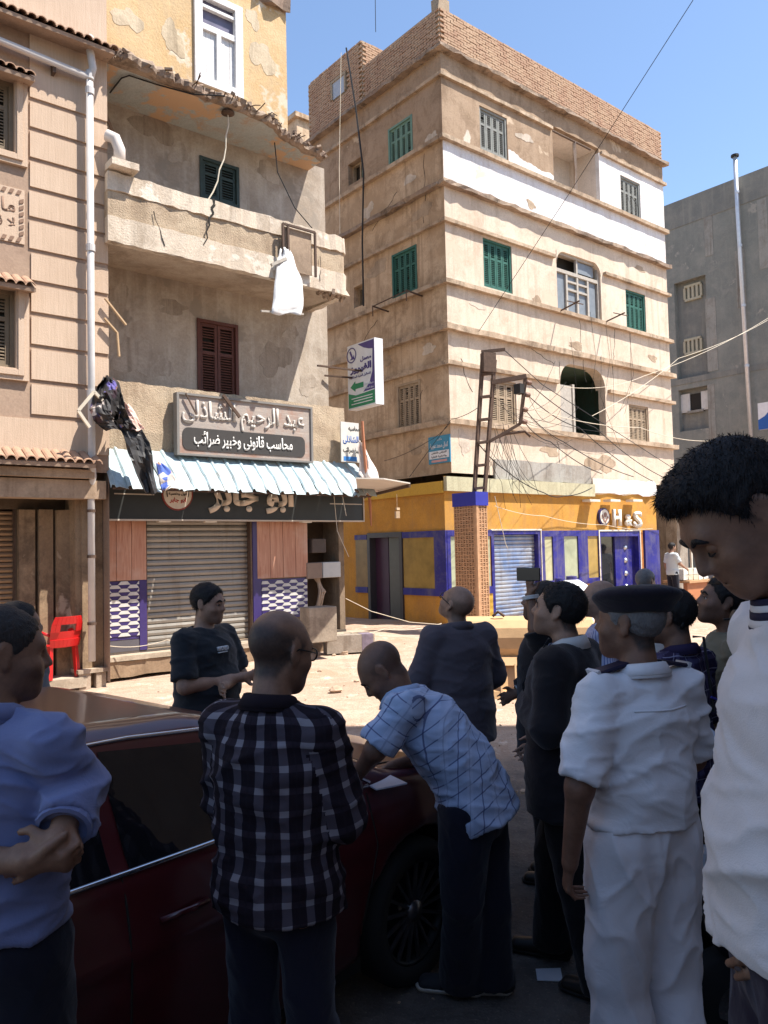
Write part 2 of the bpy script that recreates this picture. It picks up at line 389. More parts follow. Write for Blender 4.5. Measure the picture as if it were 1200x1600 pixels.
def lay_bricks(lst, parent):
    lst.sort(key=lambda t: (t[0] - EYE).length); mes = brick_meshes(); org = worg(parent)
    for p, r in lst[:300]:
        o = bpy.data.objects.new('brick', rnd.choice(mes)); COL.objects.link(o); o.parent = parent
        o.matrix_local = Matrix.Translation(p - org) @ r.to_4x4()
    mbk = MB()
    for p, r in lst[300:]:
        me = rnd.choice(mes); mbk.hexa([p + r @ v.co for v in me.vertices])
    if lst[300:]: mbk.build('brickwork', M['brick'], parent, kind='stuff')

# ================================================================== corner building (cream, five storeys)
PC = aty(697, 420, 17.6); aC, bC = PC.dot(U), PC.dot(N)
CR, CL = FB(bC), FA(aC)
sR0, sR1 = aC, CR.pix(1041, 420)[0]           # right face runs along s = a
sL0, sL1 = -bC, -bC + 9.0                      # left face runs along s = -b
zl = lambda y: CR.pix(697, y)[1]
Cb = thing('apartment_building', W(aC + 4, bC - 4, 0.2), 'five storey cream corner building with horizontal ledges, green shutters and brick parapet', 'building')
Zt, Zbk, Zl3, Zs3, Zf3, Zl2, Zs2, Zf2, Zl1, Zs1, Zgb, Zg = [zl(y) for y in (12, 82, 120, 217, 288, 345, 440, 511, 566, 658, 738, 769)]
holesR = {}
wR = dict(r1a=CR.rect(750, 792.5, 175, 241), r1b=CR.rect(970.3, 1000.6, 280.5, 340), r2a=CR.rect(755.5, 800, 378, 453), r2b=CR.rect(978.5, 1009, 456.5, 518.4),
          r3a=CR.rect(767, 807, 595, 664), r3b=CR.rect(983.5, 1013.7, 634, 692))
rec = CR.rect(864.6, 936, 215, 303); big = CR.rect(870.5, 938.7, 402, 492); arch = CR.rect(876, 946, 573, 684); arch = (arch[0], arch[1], max(arch[2], Zs1 + .03), arch[3])
wL = dict(l1=CL.rect(607, 645, 190, 256), l2=CL.rect(613, 652, 390, 463), l3=CL.rect(621, 657.5, 597, 671))
sL = dict(s1=CL.rect(544, 567, 250, 284), s2=CL.rect(553, 568, 446, 479))
HR = [(*r, 0.28) for r in wR.values()] + [(*rec, .12), (*big, 0.35), (*arch, .22)]
HL = [(*r, 0.28) for r in wL.values()] + [(*r, 0.3) for r in sL.values()]
def band(z0, z1, mr, mlft):
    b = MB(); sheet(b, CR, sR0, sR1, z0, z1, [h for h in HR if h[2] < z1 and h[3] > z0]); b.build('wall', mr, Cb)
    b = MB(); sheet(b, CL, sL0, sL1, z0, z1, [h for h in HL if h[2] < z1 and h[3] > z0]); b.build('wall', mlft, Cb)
smid = (rec[0] + rec[1]) / 2
band(Zl3, Zbk, M['tan'], M['tan'])
# third floor front: bare render to the left of the loggia, white to the right
b = MB(); sheet(b, CR, sR0, smid, Zs3, Zl3, [h for h in HR if h[2] < Zl3 and h[3] > Zs3]); b.build('wall', M['tan'], Cb)
b = MB(); sheet(b, CR, smid, sR1, Zs3, Zl3, [h for h in HR if h[2] < Zl3 and h[3] > Zs3]); b.build('wall', M['white'], Cb)
b = MB(); sheet(b, CL, sL0, sL1, Zs3, Zl3, [h for h in HL if h[2] < Zl3 and h[3] > Zs3]); b.build('wall', M['tan'], Cb)
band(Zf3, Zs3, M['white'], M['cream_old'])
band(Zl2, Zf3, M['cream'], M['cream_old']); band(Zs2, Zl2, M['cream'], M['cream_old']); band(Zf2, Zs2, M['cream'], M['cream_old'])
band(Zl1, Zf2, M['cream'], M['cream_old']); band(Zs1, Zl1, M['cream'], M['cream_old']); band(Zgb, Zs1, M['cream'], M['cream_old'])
b = MB()                                                                   # back, far end and roof
b.poly([W(aC, bC - 9, 0), W(sR1, bC - 9, 0), W(sR1, bC - 9, Zt - .9), W(aC, bC - 9, Zt - .9)])
b.poly([W(sR1, bC, 0), W(sR1, bC - 9, 0), W(sR1, bC - 9, Zbk), W(sR1, bC, Zbk)])
b.poly([W(aC, bC, Zbk - .03), W(sR1, bC, Zbk - .03), W(sR1, bC - 9, Zbk - .03), W(aC, bC - 9, Zbk - .03)])
b.build('shell', M['cream_old'], Cb)
def wrap_ledge(z, h, d, m=None, j=0.01, name='ledge', gaps=()):
    b = MB(); lo = sR0 - d
    for g in gaps: b.ledge(CR, lo, g[0], z - h / 2, z + h / 2, -0.02, d, j=j); lo = g[1]; b.build(name, m or M['ledge'], Cb); b = MB()
    b.ledge(CR, lo, sR1 + 0.08, z - h / 2, z + h / 2, -0.02, d, j=j)
    b.build(name, m or M['ledge'], Cb)
    b = MB(); b.ledge(CL, sL0 + 0.03, sL1, z - h / 2, z + h / 2, -0.02, d, j=j); b.build(name, m or M['ledge'], Cb)
wrap_ledge(Zbk, 0.08, 0.18, M['slab'], 0.02); wrap_ledge(Zl3, 0.08, 0.08, j=.005, gaps=[(rec[0] - .05, rec[1] + .05)]); wrap_ledge(Zs3, 0.10, 0.11, j=.005)
wrap_ledge(Zf3, 0.10, 0.15, M['slab'], 0.02); wrap_ledge(Zl2, 0.08, 0.10, j=.005, gaps=[(big[0] - .12, big[1] + .12)]); wrap_ledge(Zs2, 0.10, 0.12, j=.005)
wrap_ledge(Zf2, 0.13, 0.15, M['ledge'], 0.011); wrap_ledge(Zl1, 0.09, 0.10, j=.005, gaps=[(arch[0] - .12, arch[1] + .12)]); wrap_ledge(Zs1, 0.12, 0.14, j=.007)
for k, mm, n in (('r1a', 'shut_grey', 4), ('r1b', 'shut_grey', 4), ('r2a', 'shut_green', 4), ('r2b', 'shut_green', 4), ('r3a', 'shut_tan', 3), ('r3b', 'shut_tan', 4)):
    shutter(CR, wR[k], M[mm], Cb, n)
for k, mm in (('l1', 'shut_palegreen'), ('l2', 'shut_green'), ('l3', 'shut_tan')): shutter(CL, wL[k], M[mm], Cb, 4, depth=0.06)
for k in sL:
    s0, s1, z0, z1 = sL[k]; f = MB()
    f.fbox(CL, s0, s1, z0, z1, -0.30, -0.26); fo = f.build('small_window', M['dark'], Cb)
    f = MB(); f.fbox(CL, s0, s0 + .05, z0, z1, -.24, -.15); f.fbox(CL, s1 - .05, s1, z0, z1, -.24, -.15); f.fbox(CL, s0 + .05, s1 - .05, z1 - .05, z1, -.24, -.16)
    f.fbox(CL, (s0 + s1) / 2 - .025, (s0 + s1) / 2 + .025, z0, z1 - .05, -.24, -.17); f.build('frame', M['shut_tan'], fo)
    f = MB(); f.fbox(CL, s0 + .05, (s0 + s1) / 2 - .03, z0, z1 - .05, -.25, -.2); f.build('shutter_leaf', M['shut_palegreen'], fo)
# loggia on the third floor, chamfered window on the second, open chamfered balcony on the first
def room(F, r, d0, depth, m, name='loggia', ex=(0.0, 0.0, 0.0)):
    """the space behind an opening: back, sides, ceiling and floor, wider than the opening by ex"""
    s0, s1, z0, z1 = r[0] - ex[0], r[1] + ex[1], r[2], r[3] + ex[2]; b = MB(); c = [(s0, z0), (s1, z0), (s1, z1), (s0, z1)]
    b.poly([F.P(*q, -depth) for q in c])
    for i in range(4): b.poly([F.P(*c[i], -d0), F.P(*c[(i + 1) % 4], -d0), F.P(*c[(i + 1) % 4], -depth), F.P(*c[i], -depth)])
    o_ = [(r[0], z0), (r[1], z0), (r[1], r[3]), (r[0], r[3])]
    if ex[0]: b.poly([F.P(s0, z0, -d0 - .002), F.P(r[0], z0, -d0 - .002), F.P(r[0], z1, -d0 - .002), F.P(s0, z1, -d0 - .002)])
    if ex[1]: b.poly([F.P(r[1], z0, -d0 - .002), F.P(s1, z0, -d0 - .002), F.P(s1, z1, -d0 - .002), F.P(r[1], z1, -d0 - .002)])
    return b.build(name, m, Cb)
lg = room(CR, rec, .12, 1.0, plaster('loggia_render', (0.74, 0.64, 0.55), (0.68, 0.58, 0.49), st=0.15, streak=0.1))
b = MB(); b.tube([CR.P(rec[0] + .05, rec[3] - .1, -.05), CR.P(rec[1] - .3, rec[3] - .1, -.05)], 0.025); b.build('curtain_rod', M['iron'], lg)
def chamfer(F, r, c, m, d=0.012):
    s0, s1, z0, z1 = r; n = 6
    for side in (0, 1):
        b = MB()
        x0 = s0 if side == 0 else s1; sg = 1 if side == 0 else -1
        pts = [(x0, z1), (x0, z1 - c)] + [(x0 + sg * c * (1 - math.cos(t)), z1 - c + c * math.sin(t)) for t in [math.pi / 2 * q / n for q in range(1, n + 1)]]
        for dd in (d, -0.3): b.poly([F.P(p[0], p[1], dd) for p in pts])
        for q in range(1, len(pts) - 1): b.poly([F.P(*pts[q], d), F.P(*pts[q + 1], d), F.P(*pts[q + 1], -.3), F.P(*pts[q], -.3)])
        b.build('arch_corner', m, Cb)
chamfer(CR, big, 0.34, M['cream']); chamfer(CR, arch, 0.5, M['cream'])
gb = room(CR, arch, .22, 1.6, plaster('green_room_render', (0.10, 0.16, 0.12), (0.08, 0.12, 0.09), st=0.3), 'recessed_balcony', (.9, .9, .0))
b = MB(); s0, s1, z0, z1 = arch
b.fbox(CR, s0 + .08, s0 + .65, z0 + .02, z1 - .55, -.16, -.11); b.fbox(CR, s0 + .62, s0 + .70, z0 + .02, z1 - .5, -.2, -.08); b.build('board_screen', M['wood_grey'], gb)
b = MB(); b.fbox(CR, s0 + .95, s0 + 1.0, z0, z1 - .2, -1.38, -1.3); b.fbox(CR, s0 + .95, s1 - .1, z0 + 1.1, z0 + 1.16, -1.38, -1.3); b.build('door_frame', M['wood_grey'], gb)
s0, s1, z0, z1 = big; b = MB(); fr = MB(); w = s1 - s0; zt = z0 + (z1 - z0) * 0.66; g = -.14
fr.fbox(CR, s0, s0 + .07, z0, z1, g, g + .08); fr.fbox(CR, s1 - .07, s1, z0, z1, g, g + .08); fr.fbox(CR, s0 + .07, s1 - .07, z0, z0 + .06, g, g + .078)
fr.fbox(CR, s0 + .07, s1 - .07, zt, zt + .09, g, g + .084); fr.fbox(CR, s0 + .07, s1 - .07, z1 - .06, z1, g, g + .078)
for q in (.26, .5, .74): fr.fbox(CR, s0 + w * q - .035, s0 + w * q + .035, z0 + .06, zt, g, g + .076)
fr.fbox(CR, s0 + w * .5 - .03, s0 + w * .5 + .03, zt + .09, z1 - .06, g, g + .07)
fr.fbox(CR, s0 + w * .26 + .035, s0 + w * .74 - .035, z0 + (zt - z0) * .6, z0 + (zt - z0) * .6 + .05, g, g + .07)
fr.fbox(CR, s0 + w * .26 + .035, s0 + w * .74 - .035, zt - .2, zt - .15, g, g + .07)
bw = fr.build('window_frame', M['wood_grey'], Cb)
for q0, q1, zz0, zz1 in ((.04, .26, z0, zt), (.26, .5, z0, zt), (.5, .74, z0, zt), (.74, .96, z0, zt), (.5, .93, zt + .1, z1 - .08)):
    b = MB(); b.fbox(CR, s0 + w * q0 + .03, s0 + w * q1 - .03, zz0 + .06, zz1, g + .01, g + .02); b.build('pane', plain('dusty_glass', (0.20, 0.22, 0.24), 0.35, var=0.2), bw)
b = MB(); b.fbox(CR, s0, s1, z0, z1, -.36, -.34); b.build('back_panel', M['dark'], bw)
b = MB(); xs_ = np.linspace(wR['r1a'][1] + .02, rec[0] - .01, 26); b.loft([[CR.P(x, Zs3 + .05, dd) for x in xs_] + [CR.P(x, Zs3 + .40 - .008 * i + .05 * math.sin(i * .43 + 1) * math.sin(i * .21) + rnd.uniform(-.025, .025), dd) for i, x in reversed(list(enumerate(xs_)))] for dd in (-.01, .005)], closed=True, caps=True); b.build('white_patch', M['white'], Cb)
def ragged(F, s, z, w, h, m, parent, name, d=.006, n=26):
    pts = []
    ph_ = [rnd.uniform(0, 6.28) for _ in range(4)]
    for i in range(n): t = 2 * math.pi * i / n; r = .72 + .16 * math.sin(2 * t + ph_[0]) + .12 * math.sin(3 * t + ph_[1]) + .08 * math.sin(5 * t + ph_[2]) + rnd.uniform(-.07, .07); pts.append((s + w / 2 * r * math.cos(t), z + h / 2 * r * math.sin(t)))
    b = MB(); b.loft([[F.P(x, y, dd) for x, y in pts] for dd in (-.01, d)], closed=True, caps=True); return b.build(name, m, parent)
def crack(F, s, z, ln, ang, parent, w=.014):
    p = (s, z); b = MB()
    for i in range(int(ln / .12)):
        q = (p[0] + math.cos(ang) * .12 + rnd.uniform(-.05, .05), p[1] + math.sin(ang) * .12 + rnd.uniform(-.03, .03)); b.bar(F.P(*p, .002), F.P(*q, .002), w * rnd.uniform(.5, 1), .006, F.out); p = q
    return b.build('crack', M['dark'], parent)
pk1 = plaster('peeled_render', (0.50, 0.38, 0.27), (0.42, 0.31, 0.215), st=.5); pk2 = plaster('fresh_patch', (0.66, 0.56, 0.46), (0.60, 0.50, 0.40), st=.3)
for px, py, w, h, m in ((940, 725, 1.6, .7, pk1), (860, 705, .9, .35, pk1), (1000, 705, .6, .3, pk2), (725, 690, .5, .8, pk2), (830, 320, .5, .25, pk1), (745, 475, .7, .3, pk2), (900, 540, .9, .25, pk1), (1020, 560, .5, .3, pk1), (840, 470, .5, .3, pk1), (1000, 420, .7, .2, pk1), (820, 215, .8, .3, pk2), (730, 215, .35, .4, pk2)):
    ragged(CR, *CR.pix(px, py), w, h, m, Cb, 'peeled_patch')
for px, py, w, h, m in ((660, 330, .9, .5, pk1), (640, 280, .5, .35, pk2), (590, 420, .9, .6, pk1), (670, 545, .7, .3, pk2), (600, 560, .8, .5, pk1), (650, 700, .9, .35, pk1), (675, 215, .5, .4, pk2), (575, 330, .6, .5, pk2), (610, 170, .6, .3, pk1)):
    ragged(CL, *CL.pix(px, py), w, h, m, Cb, 'peeled_patch')
for px, py, ln, an in ((905, 500, 1.6, -1.5), (960, 510, 1.4, -1.65), (870, 690, .8, -1.3), (720, 560, .9, -1.2), (985, 300, .7, -.9), (830, 545, 1.0, -.3)): crack(CR, *CR.pix(px, py), ln, an, Cb)
for px, py, ln, an in ((663, 240, 1.6, -1.6), (620, 300, 1.3, -.6), (590, 500, 1.2, -.5), (660, 610, .9, -1.4)): crack(CL, *CL.pix(px, py), ln, an, Cb)
# iron brackets of washing lines and stray hardware
b = MB()
for px, py in ((871, 488), (942, 505)):
    s, z = CR.pix(px, py); b.bar(CR.P(s, z, 0), CR.P(s, z + .12, .7), .03, .03); b.bar(CR.P(s - .3, z + .1, .55), CR.P(s + .35, z + .13, .55), .02, .02)
b.build('washing_line_bracket', M['iron'], Cb)
b = MB()
for px, py in ((660, 463), (607, 487)):
    s, z = CL.pix(px, py); b.bar(CL.P(s, z, 0), CL.P(s, z + .05, .5), .03, .03); b.bar(CL.P(s, z - .2, .5), CL.P(s, z + .06, .5), .025, .025)
b.bar(CL.P(CL.pix(660, 463)[0], CL.pix(660, 463)[1] + .05, .48), CL.P(CL.pix(607, 487)[0], CL.pix(607, 487)[1] + .05, .48), .02, .02)
b.build('washing_line_bracket', M['iron'], Cb)
# brick parapet, roof stair tower
pk = MB(); sPL = CL.pix(566, 108)[0]
top_r = lambda s: Zt + (0.18 if s < sR0 + .35 else (-0.02 if s < sR0 + .5 else -0.05 - 0.06 * (s - sR0) / (sR1 - sR0)))
def parapet(F, s0, s1, zf):
    n = 24; rows = []
    for k in range(n + 1):
        s = s0 + (s1 - s0) * k / n; zz = zf(s) + .01; rows.append([F.P(s, Zbk + .05, -.012), F.P(s, zz, -.012), F.P(s, zz, -.24), F.P(s, Zbk + .05, -.24)])
    pk.loft(rows, closed=True, caps=True)
zfr = lambda s: Zt - 0.07 - 0.03 * (s - sR0) / (sR1 - sR0); zfl = lambda s: Zt - 0.05
parapet(CR, sR0, sR1, zfr); parapet(CL, sL0 + .24, sPL, zfl)
pk.fbox(CR, sR0 - .02, sR0 + .34, Zt - .1, Zt + .2, -.26, -.0, j=.03)
sT1 = sPL + 2.5; zT = CL.pix(566, 62)[1]
pk.fbox(CL, sPL, sT1, Zbk, zT, -2.0, -.012)
parp = pk.build('parapet', M['mortar'], Cb)
CT = FB(-sPL)                                      # front of the stair tower
win = CL.rect(521, 540, 124, 150)
lst = bricks_on(CR, sR0, sR1, Zbk + .05, Zt + .3, lambda s: zfr(s) - .02) + bricks_on(CL, sL0, sPL, Zbk + .05, Zt, lambda s: zfl(s) - .02)
lst += bricks_on(CL, sPL, sT1, Zbk + .05, zT, None, lambda s, z: win[0] - .1 < s < win[1] + .1 and win[2] - .05 < z < win[3] + .05)
lst += bricks_on(CT, aC, aC + 1.9, Zt - .1, zT, None)
lay_bricks(lst, parp)
f = MB(); f.fbox(CL, win[0], win[1], win[2], win[3], .0, .03); wo = f.build('roof_window', plain('hazy_pane', (0.36, 0.38, 0.42), 0.4), Cb)
f = MB(); f.fbox(CL, win[0] - .06, win[0], win[2], win[3], .0, .06); f.fbox(CL, win[1], win[1] + .06, win[2], win[3], .0, .06); f.fbox(CL, win[0] - .06, win[1] + .06, win[3], win[3] + .07, .0, .058); f.build('frame', M['shut_tan'], wo)
rt = MB(); p = CL.P(sPL + 1.0, 0, -1.9)
q0 = aty(612, 60, 22.0)
rt.box((q0.x, q0.y, Zbk + 1.1), (1.3, 1.3, 2.3), TH + .5); rt.box((q0.x, q0.y, Zbk + 2.27), (1.36, 1.36, .05), TH + .5)
tag(rt.build('roof_tank', plain('pink_painted_steel', (0.46, 0.19, 0.16), 0.7)), 'pink square water tank on the roof behind the brick parapet', 'water tank')

# ---- ground floor of the corner building: orange shop
GL = FA(aC - 0.3); GR = FB(bC + 0.06); g0 = -GR.o.dot(N)
sG0 = aC - 0.3
shop = thing('shop_front', W(aC + 4, bC + .1, 0.2), 'orange and royal blue corner shop front with H & S letters', 'shop front')
shut = GR.rect(768, 845, 829, 975); door = GR.rect(936, 999, 830, 935); zF = 0.15
dorL = GL.rect(577, 631, 832, 966); zgl0, zgl1 = GL.pix(655, 919)[1], GL.pix(655, 840)[1]
pan = [GR.rect(x0, x1, 838, 905) for x0, x1 in ((849.5, 862.5), (880, 902), (917, 934))]
zw0, zw1 = pan[1][2], pan[1][3]
sGend = GR.pix(1027, 850)[0]
b = MB(); sheet(b, GR, sG0, sGend, zF, Zg + .35, [(shut[0], shut[1], zF, shut[3], .2), (door[0], door[1], zF, door[3], .25)]); b.build('wall', M['orange'], shop)
b = MB(); sheet(b, GL, -bC - .06, -bC + 7, zF, Zg + .25, [(dorL[0], dorL[1], zF, dorL[3], .25)]); b.build('wall', M['orange'], shop)
b = MB(); b.poly([W(sG0, bC + .06, Zg + .25), W(aC, bC, Zg + .25), W(aC, bC - 7, Zg + .25), W(sG0, bC - 7, Zg + .25)]); b.poly([W(aC - .3, bC + .06, Zg + .35), W(sGend, bC + .06, Zg + .35), W(sGend, bC - .02, Zg + .35), W(aC - .3, bC - .02, Zg + .35)]); b.build('fascia_top', M['slab'], shop)
sx = GR.pix(925, 770)[0]
b = MB(); b.fbox(GR, sG0 - .01, sx, Zg + .02, Zg + .34, .0, .10); b.build('fascia', M['greenish'], shop)
b = MB(); b.ledge(GR, GR.pix(775, 750)[0], sx - .02, Zg + .35, Zg + .82, -.07, -.005, j=.02); b.build('cement_patch', M['greyband'], Cb)
b = MB(); b.ledge(GR, sx, sGend, Zg + .12, Zg + .5, .0, .06, j=.04); b.build('fascia', M['white'], shop)
b = MB(); b.fbox(GL, -bC - .05, -bC + 7, Zg - .02, Zg + .24, .0, .06); b.build('fascia', M['yellow_paint'], shop)
# blue roller shutter with its frame
def roller(F, r, m_slat, m_frame, parent, pitch=.085, rec_=.12, fw=.09, name='roller_shutter', floor=0.15):
    s0, s1, z0, z1 = r; z0 = floor; f = MB()
    if m_frame: f.fbox(F, s0, s0 + fw, z0, z1, -.16, .03); f.fbox(F, s1 - fw, s1, z0, z1, -.16, .03); f.fbox(F, s0 + fw, s1 - fw, z1 - fw, z1, -.16, .028)
    else: fw = .02; f.fbox(F, s0, s0 + fw, z0, z1, -.16, -.02); f.fbox(F, s1 - fw, s1, z0, z1, -.16, -.02)
    fo = f.build(name, m_frame or M['iron'], parent); z = z0
    while z < z1 - fw - .01:
        s = MB(); h = min(pitch, z1 - fw - z); t = rnd.uniform(-.004, .004); D = -rec_
        rows = [[F.P(x, z, D - .004), F.P(x, z + h * .12, D + .012), F.P(x, z + h * .5, D + .022 + t), F.P(x, z + h * .86, D + .012), F.P(x, z + h * .99, D - .012), F.P(x, z, D - .03)] for x in (s0 + fw, s1 - fw)]
        s.loft(rows, closed=True, caps=True); s.build('slat', m_slat, fo); z += pitch
    return fo
def roller_mat(name, c, c2, rough=.45):
    k = NT(name, rough); k.b.inputs['Metallic'].default_value = .35
    col = k.mix(k.ramp(k.noise(1.2, 6, .7), .35, .7), c, c2); sv = k.mapping((4, 4, .4))
    col = k.mix(k.math('MULTIPLY', k.ramp(k.noise(2.5, 5, .7, sv), .5, .75), .5), col, (0.16, 0.11, 0.075)); k.color(col); k.bump(k.noise(30, 4), .2, .01); return k.m
M['roll_blue'] = roller_mat('faded_blue_slats', (0.16, 0.24, 0.42), (0.42, 0.42, 0.42)); M['roll_grey'] = roller_mat('dusty_grey_slats', (0.34, 0.31, 0.27), (0.26, 0.24, 0.21))
M['roll_brown'] = roller_mat('brown_slats', (0.24, 0.15, 0.09), (0.30, 0.20, 0.12))
roller(GR, shut, M['roll_blue'], M['blue'], shop, pitch=.095)
# glazing strip in blue surround
sA, sB = shut[1] + .02, door[0] - .02
zr0, zr1 = zw0 - .14, GR.pix(900, 829)[1]
b = MB(); b.fbox(GR, sA, sB, zr0, zw0, .0, .05); b.fbox(GR, sA, sB, zw1, zr1, .0, .05)
edges = [sA] + [x for p in pan for x in (p[0], p[1])] + [sB]
for k in range(0, len(edges), 2):
    if edges[k + 1] - edges[k] > .02: b.fbox(GR, edges[k], edges[k + 1], zw0, zw1, .0, .048)
b.build('blue_surround', M['blue'], shop); b = MB(); b.fbox(GR, door[1] + .22, sGend, zF + .5, zr1, .0, .07); b.build('blue_pillar', M['blue'], shop)
mg = [plain('pale_window_film', (0.42, 0.40, 0.24), 0.3, var=.3, vs=3), plain('green_window_film', (0.34, 0.36, 0.24), 0.3, var=.35, vs=3), plain('amber_window_film', (0.36, 0.24, 0.07), 0.3, var=.35, vs=3)]
for p, m in zip(pan, mg):
    b = MB(); b.fbox(GR, p[0], p[1], zw0, zw1, .0, .015); b.build('pane', m, shop)
b = MB(); b.fbox(GR, door[1] + .03, door[1] + .2, zF + .4, zr1 - .05, .0, .02); b.build('pane', plain('copper_window_film', (0.40, 0.16, 0.05), 0.25, var=.4, vs=4), shop)
b = MB(); b.fbox(GR, door[0], door[1], zF, door[3], -.26, -.2); b.fbox(GR, door[0], door[0] + .06, zF, door[3], -.2, .04); b.fbox(GR, door[1] - .06, door[1], zF, door[3], -.2, .04); b.fbox(GR, door[0] + .06, door[1] - .06, door[3] - .14, door[3], -.2, .04)
dm = (door[0] + door[1]) / 2 - .02; b.fbox(GR, dm, door[1] - .06, zF, door[3] - .14, -.2, -.12)
do = b.build('door', M['blue'], shop)
b = MB(); b.fbox(GR, door[0] + .06, dm, zF, door[3] - .14, -.2, -.17); b.build('pane', M['glass'], do)
for k in range(5):
    b = MB(); b.lathe(GR.P((dm + door[1]) / 2, door[3] - .45 - .36 * k, -.12), N, [(.075, 0), (.07, .02), (.04, .045), (.004, .052)], 14); b.build('stud', plain('silver_stud', (.6, .6, .62), .3, .8), do, smooth=True)
pale = plain('cream_trim', (0.66, 0.60, 0.50), 0.6)
b = MB(); b.fbox(GR, door[0] - .04, door[0], zF, door[3] + .04, .0, .06); b.fbox(GR, door[1], door[1] + .03, zF, door[3] + .04, .0, .06); b.fbox(GR, door[0], door[1], door[3], door[3] + .04, .0, .06)
b.fbox(GR, shut[0] - .03, shut[1] + .03, shut[3], shut[3] + .035, .0, .05); b.fbox(GR, shut[1], shut[1] + .02, zF, shut[3], .03, .05); b.build('trim', pale, shop)
# letters and round emblem
lm = plain('cream_letter', (0.72, 0.66, 0.56), 0.5)
for ch, x0, x1, y0, y1 in (('H', 953.5, 965.5, 796, 822), ('&', 973, 982.5, 804, 822), ('S', 986, 998, 799, 825)):
    r = GR.rect(x0, x1, y0, y1); lettering('letter', ch, GR, (r[0] + r[1]) / 2, (r[2] + r[3]) / 2, r[1] - r[0], r[3] - r[2], .05, lm, shop, bold=.03, ar=False, thick=.07)
r = GR.rect(932, 949, 794, 821); cx, cz, rr = (r[0] + r[1]) / 2, (r[2] + r[3]) / 2, (r[3] - r[2]) / 2
b = MB(); b.lathe(GR.P(cx, cz, 0), N, [(rr, 0), (rr, .08), (.001, .08)], 28); eo = b.build('emblem', M['navy'], shop)
b = MB(); b.lathe(GR.P(cx, cz, .08), N, [(rr * .84, 0), (rr * .84, .012), (.001, .012)], 28); b.build('emblem_disc', lm, eo)
b = MB()
b.lathe(GR.P(cx + .02, cz + .05, .092), N, [(rr * .3, 0), (rr * .28, .012), (.001, .014)], 14)
b.bar(GR.P(cx - .12, cz + .05, .098), GR.P(cx - .03, cz - .13, .098), .05, .012, N); b.bar(GR.P(cx + .14, cz + .0, .098), GR.P(cx + .0, cz - .15, .098), .05, .012, N); b.build('emblem_figure', plain('emblem_brown', (.28, .16, .12), .6), eo)
for px in (915, 947, 982): s, z = GR.pix(px, 783); b = MB(); b.fbox(GR, s - .22, s + .22, z - .03, z + .03, .06, .3); b.build('spotlight_bracket', pale, shop)
# left side: door, glass panels
b = MB(); b.fbox(GL, dorL[0], dorL[1], zF, dorL[3], -.26, -.2); b.fbox(GL, dorL[0], dorL[0] + .1, zF, dorL[3], -.2, .05); b.fbox(GL, dorL[1] - .1, dorL[1], zF, dorL[3], -.2, .05)
b.fbox(GL, dorL[0] + .1, dorL[1] - .1, dorL[3] - .12, dorL[3], -.2, .05); do = b.build('door', plain('dark_grey_paint', (0.05, 0.05, 0.06), .4), shop)
dm = dorL[0] + (dorL[1] - dorL[0]) * .55; b = MB(); b.fbox(GL, dm, dorL[1] - .1, zF + .02, dorL[3] - .12, -.2, -.14); b.build('door_leaf', plain('dark_plum_paint', (0.05, 0.025, 0.06), .4), do)
b = MB(); b.fbox(GL, dorL[0] + .1, dm - .02, zF + .02, dorL[3] - .12, -.2, -.15); b.build('door_leaf', plain('slate_paint', (0.075, 0.085, 0.09), .3), do)
sl0, sl1 = -bC - .06, dorL[0] - .02
b = MB(); b.fbox(GL, sl0 - .05, sl1, zgl0 - .16, zgl0, .0, .05); b.fbox(GL, sl0 - .05, sl1, zgl1, zgl1 + .14, .0, .05); xg = GL.pix(681, 880)[0]
b.fbox(GL, sl0 - .05, xg, zgl0, zgl1, .0, .048)
b.build('blue_surround', M['blue'], shop)
lx = GL.pix(557, 880)[0]; b = MB(); b.fbox(GL, dorL[1] + .02, lx, zgl0 - .16, zgl0 - .02, .0, .05); b.build('blue_rail', M['blue'], shop); b = MB(); b.fbox(GL, dorL[1] + .02, lx, zgl1, zgl1 + .12, .0, .05); b.build('blue_rail', M['blue'], shop)
b = MB(); b.fbox(GL, xg, sl1, zgl0, zgl1, .0, .02); b.build('pane', plain('olive_window_film', (0.28, 0.19, 0.05), .2, var=.4, vs=2.5), shop)
b = MB(); b.fbox(GL, dorL[1] + .02, lx, zgl0 - .02, zgl1, .0, .02); b.build('pane', plain('bronze_window_film', (0.17, 0.11, 0.04), .2, var=.4, vs=2.5), shop)
b = MB(); xq = GR.pix(714, 880)[0]
b.fbox(GR, sG0, sG0 + .1, zgl0 - .16, zgl1 + .14, .0, .06); b.fbox(GR, sG0 + .1, shut[0], zgl0 - .16, zgl0, .0, .055); b.fbox(GR, sG0 + .1, shut[0], zgl1, zgl1 + .14, .0, .055); b.build('blue_surround', M['blue'], shop)
b = MB(); b.fbox(GR, sG0 + .1, shut[0] - .05, zgl0, zgl1, .0, .02); b.build('pane', mg[1], shop)
b = MB(); b.fbox(GR, sG0 - .005, shut[0], zF, zgl0 - .16, .0, .03); b.build('plinth', M['yellow_paint'], shop)
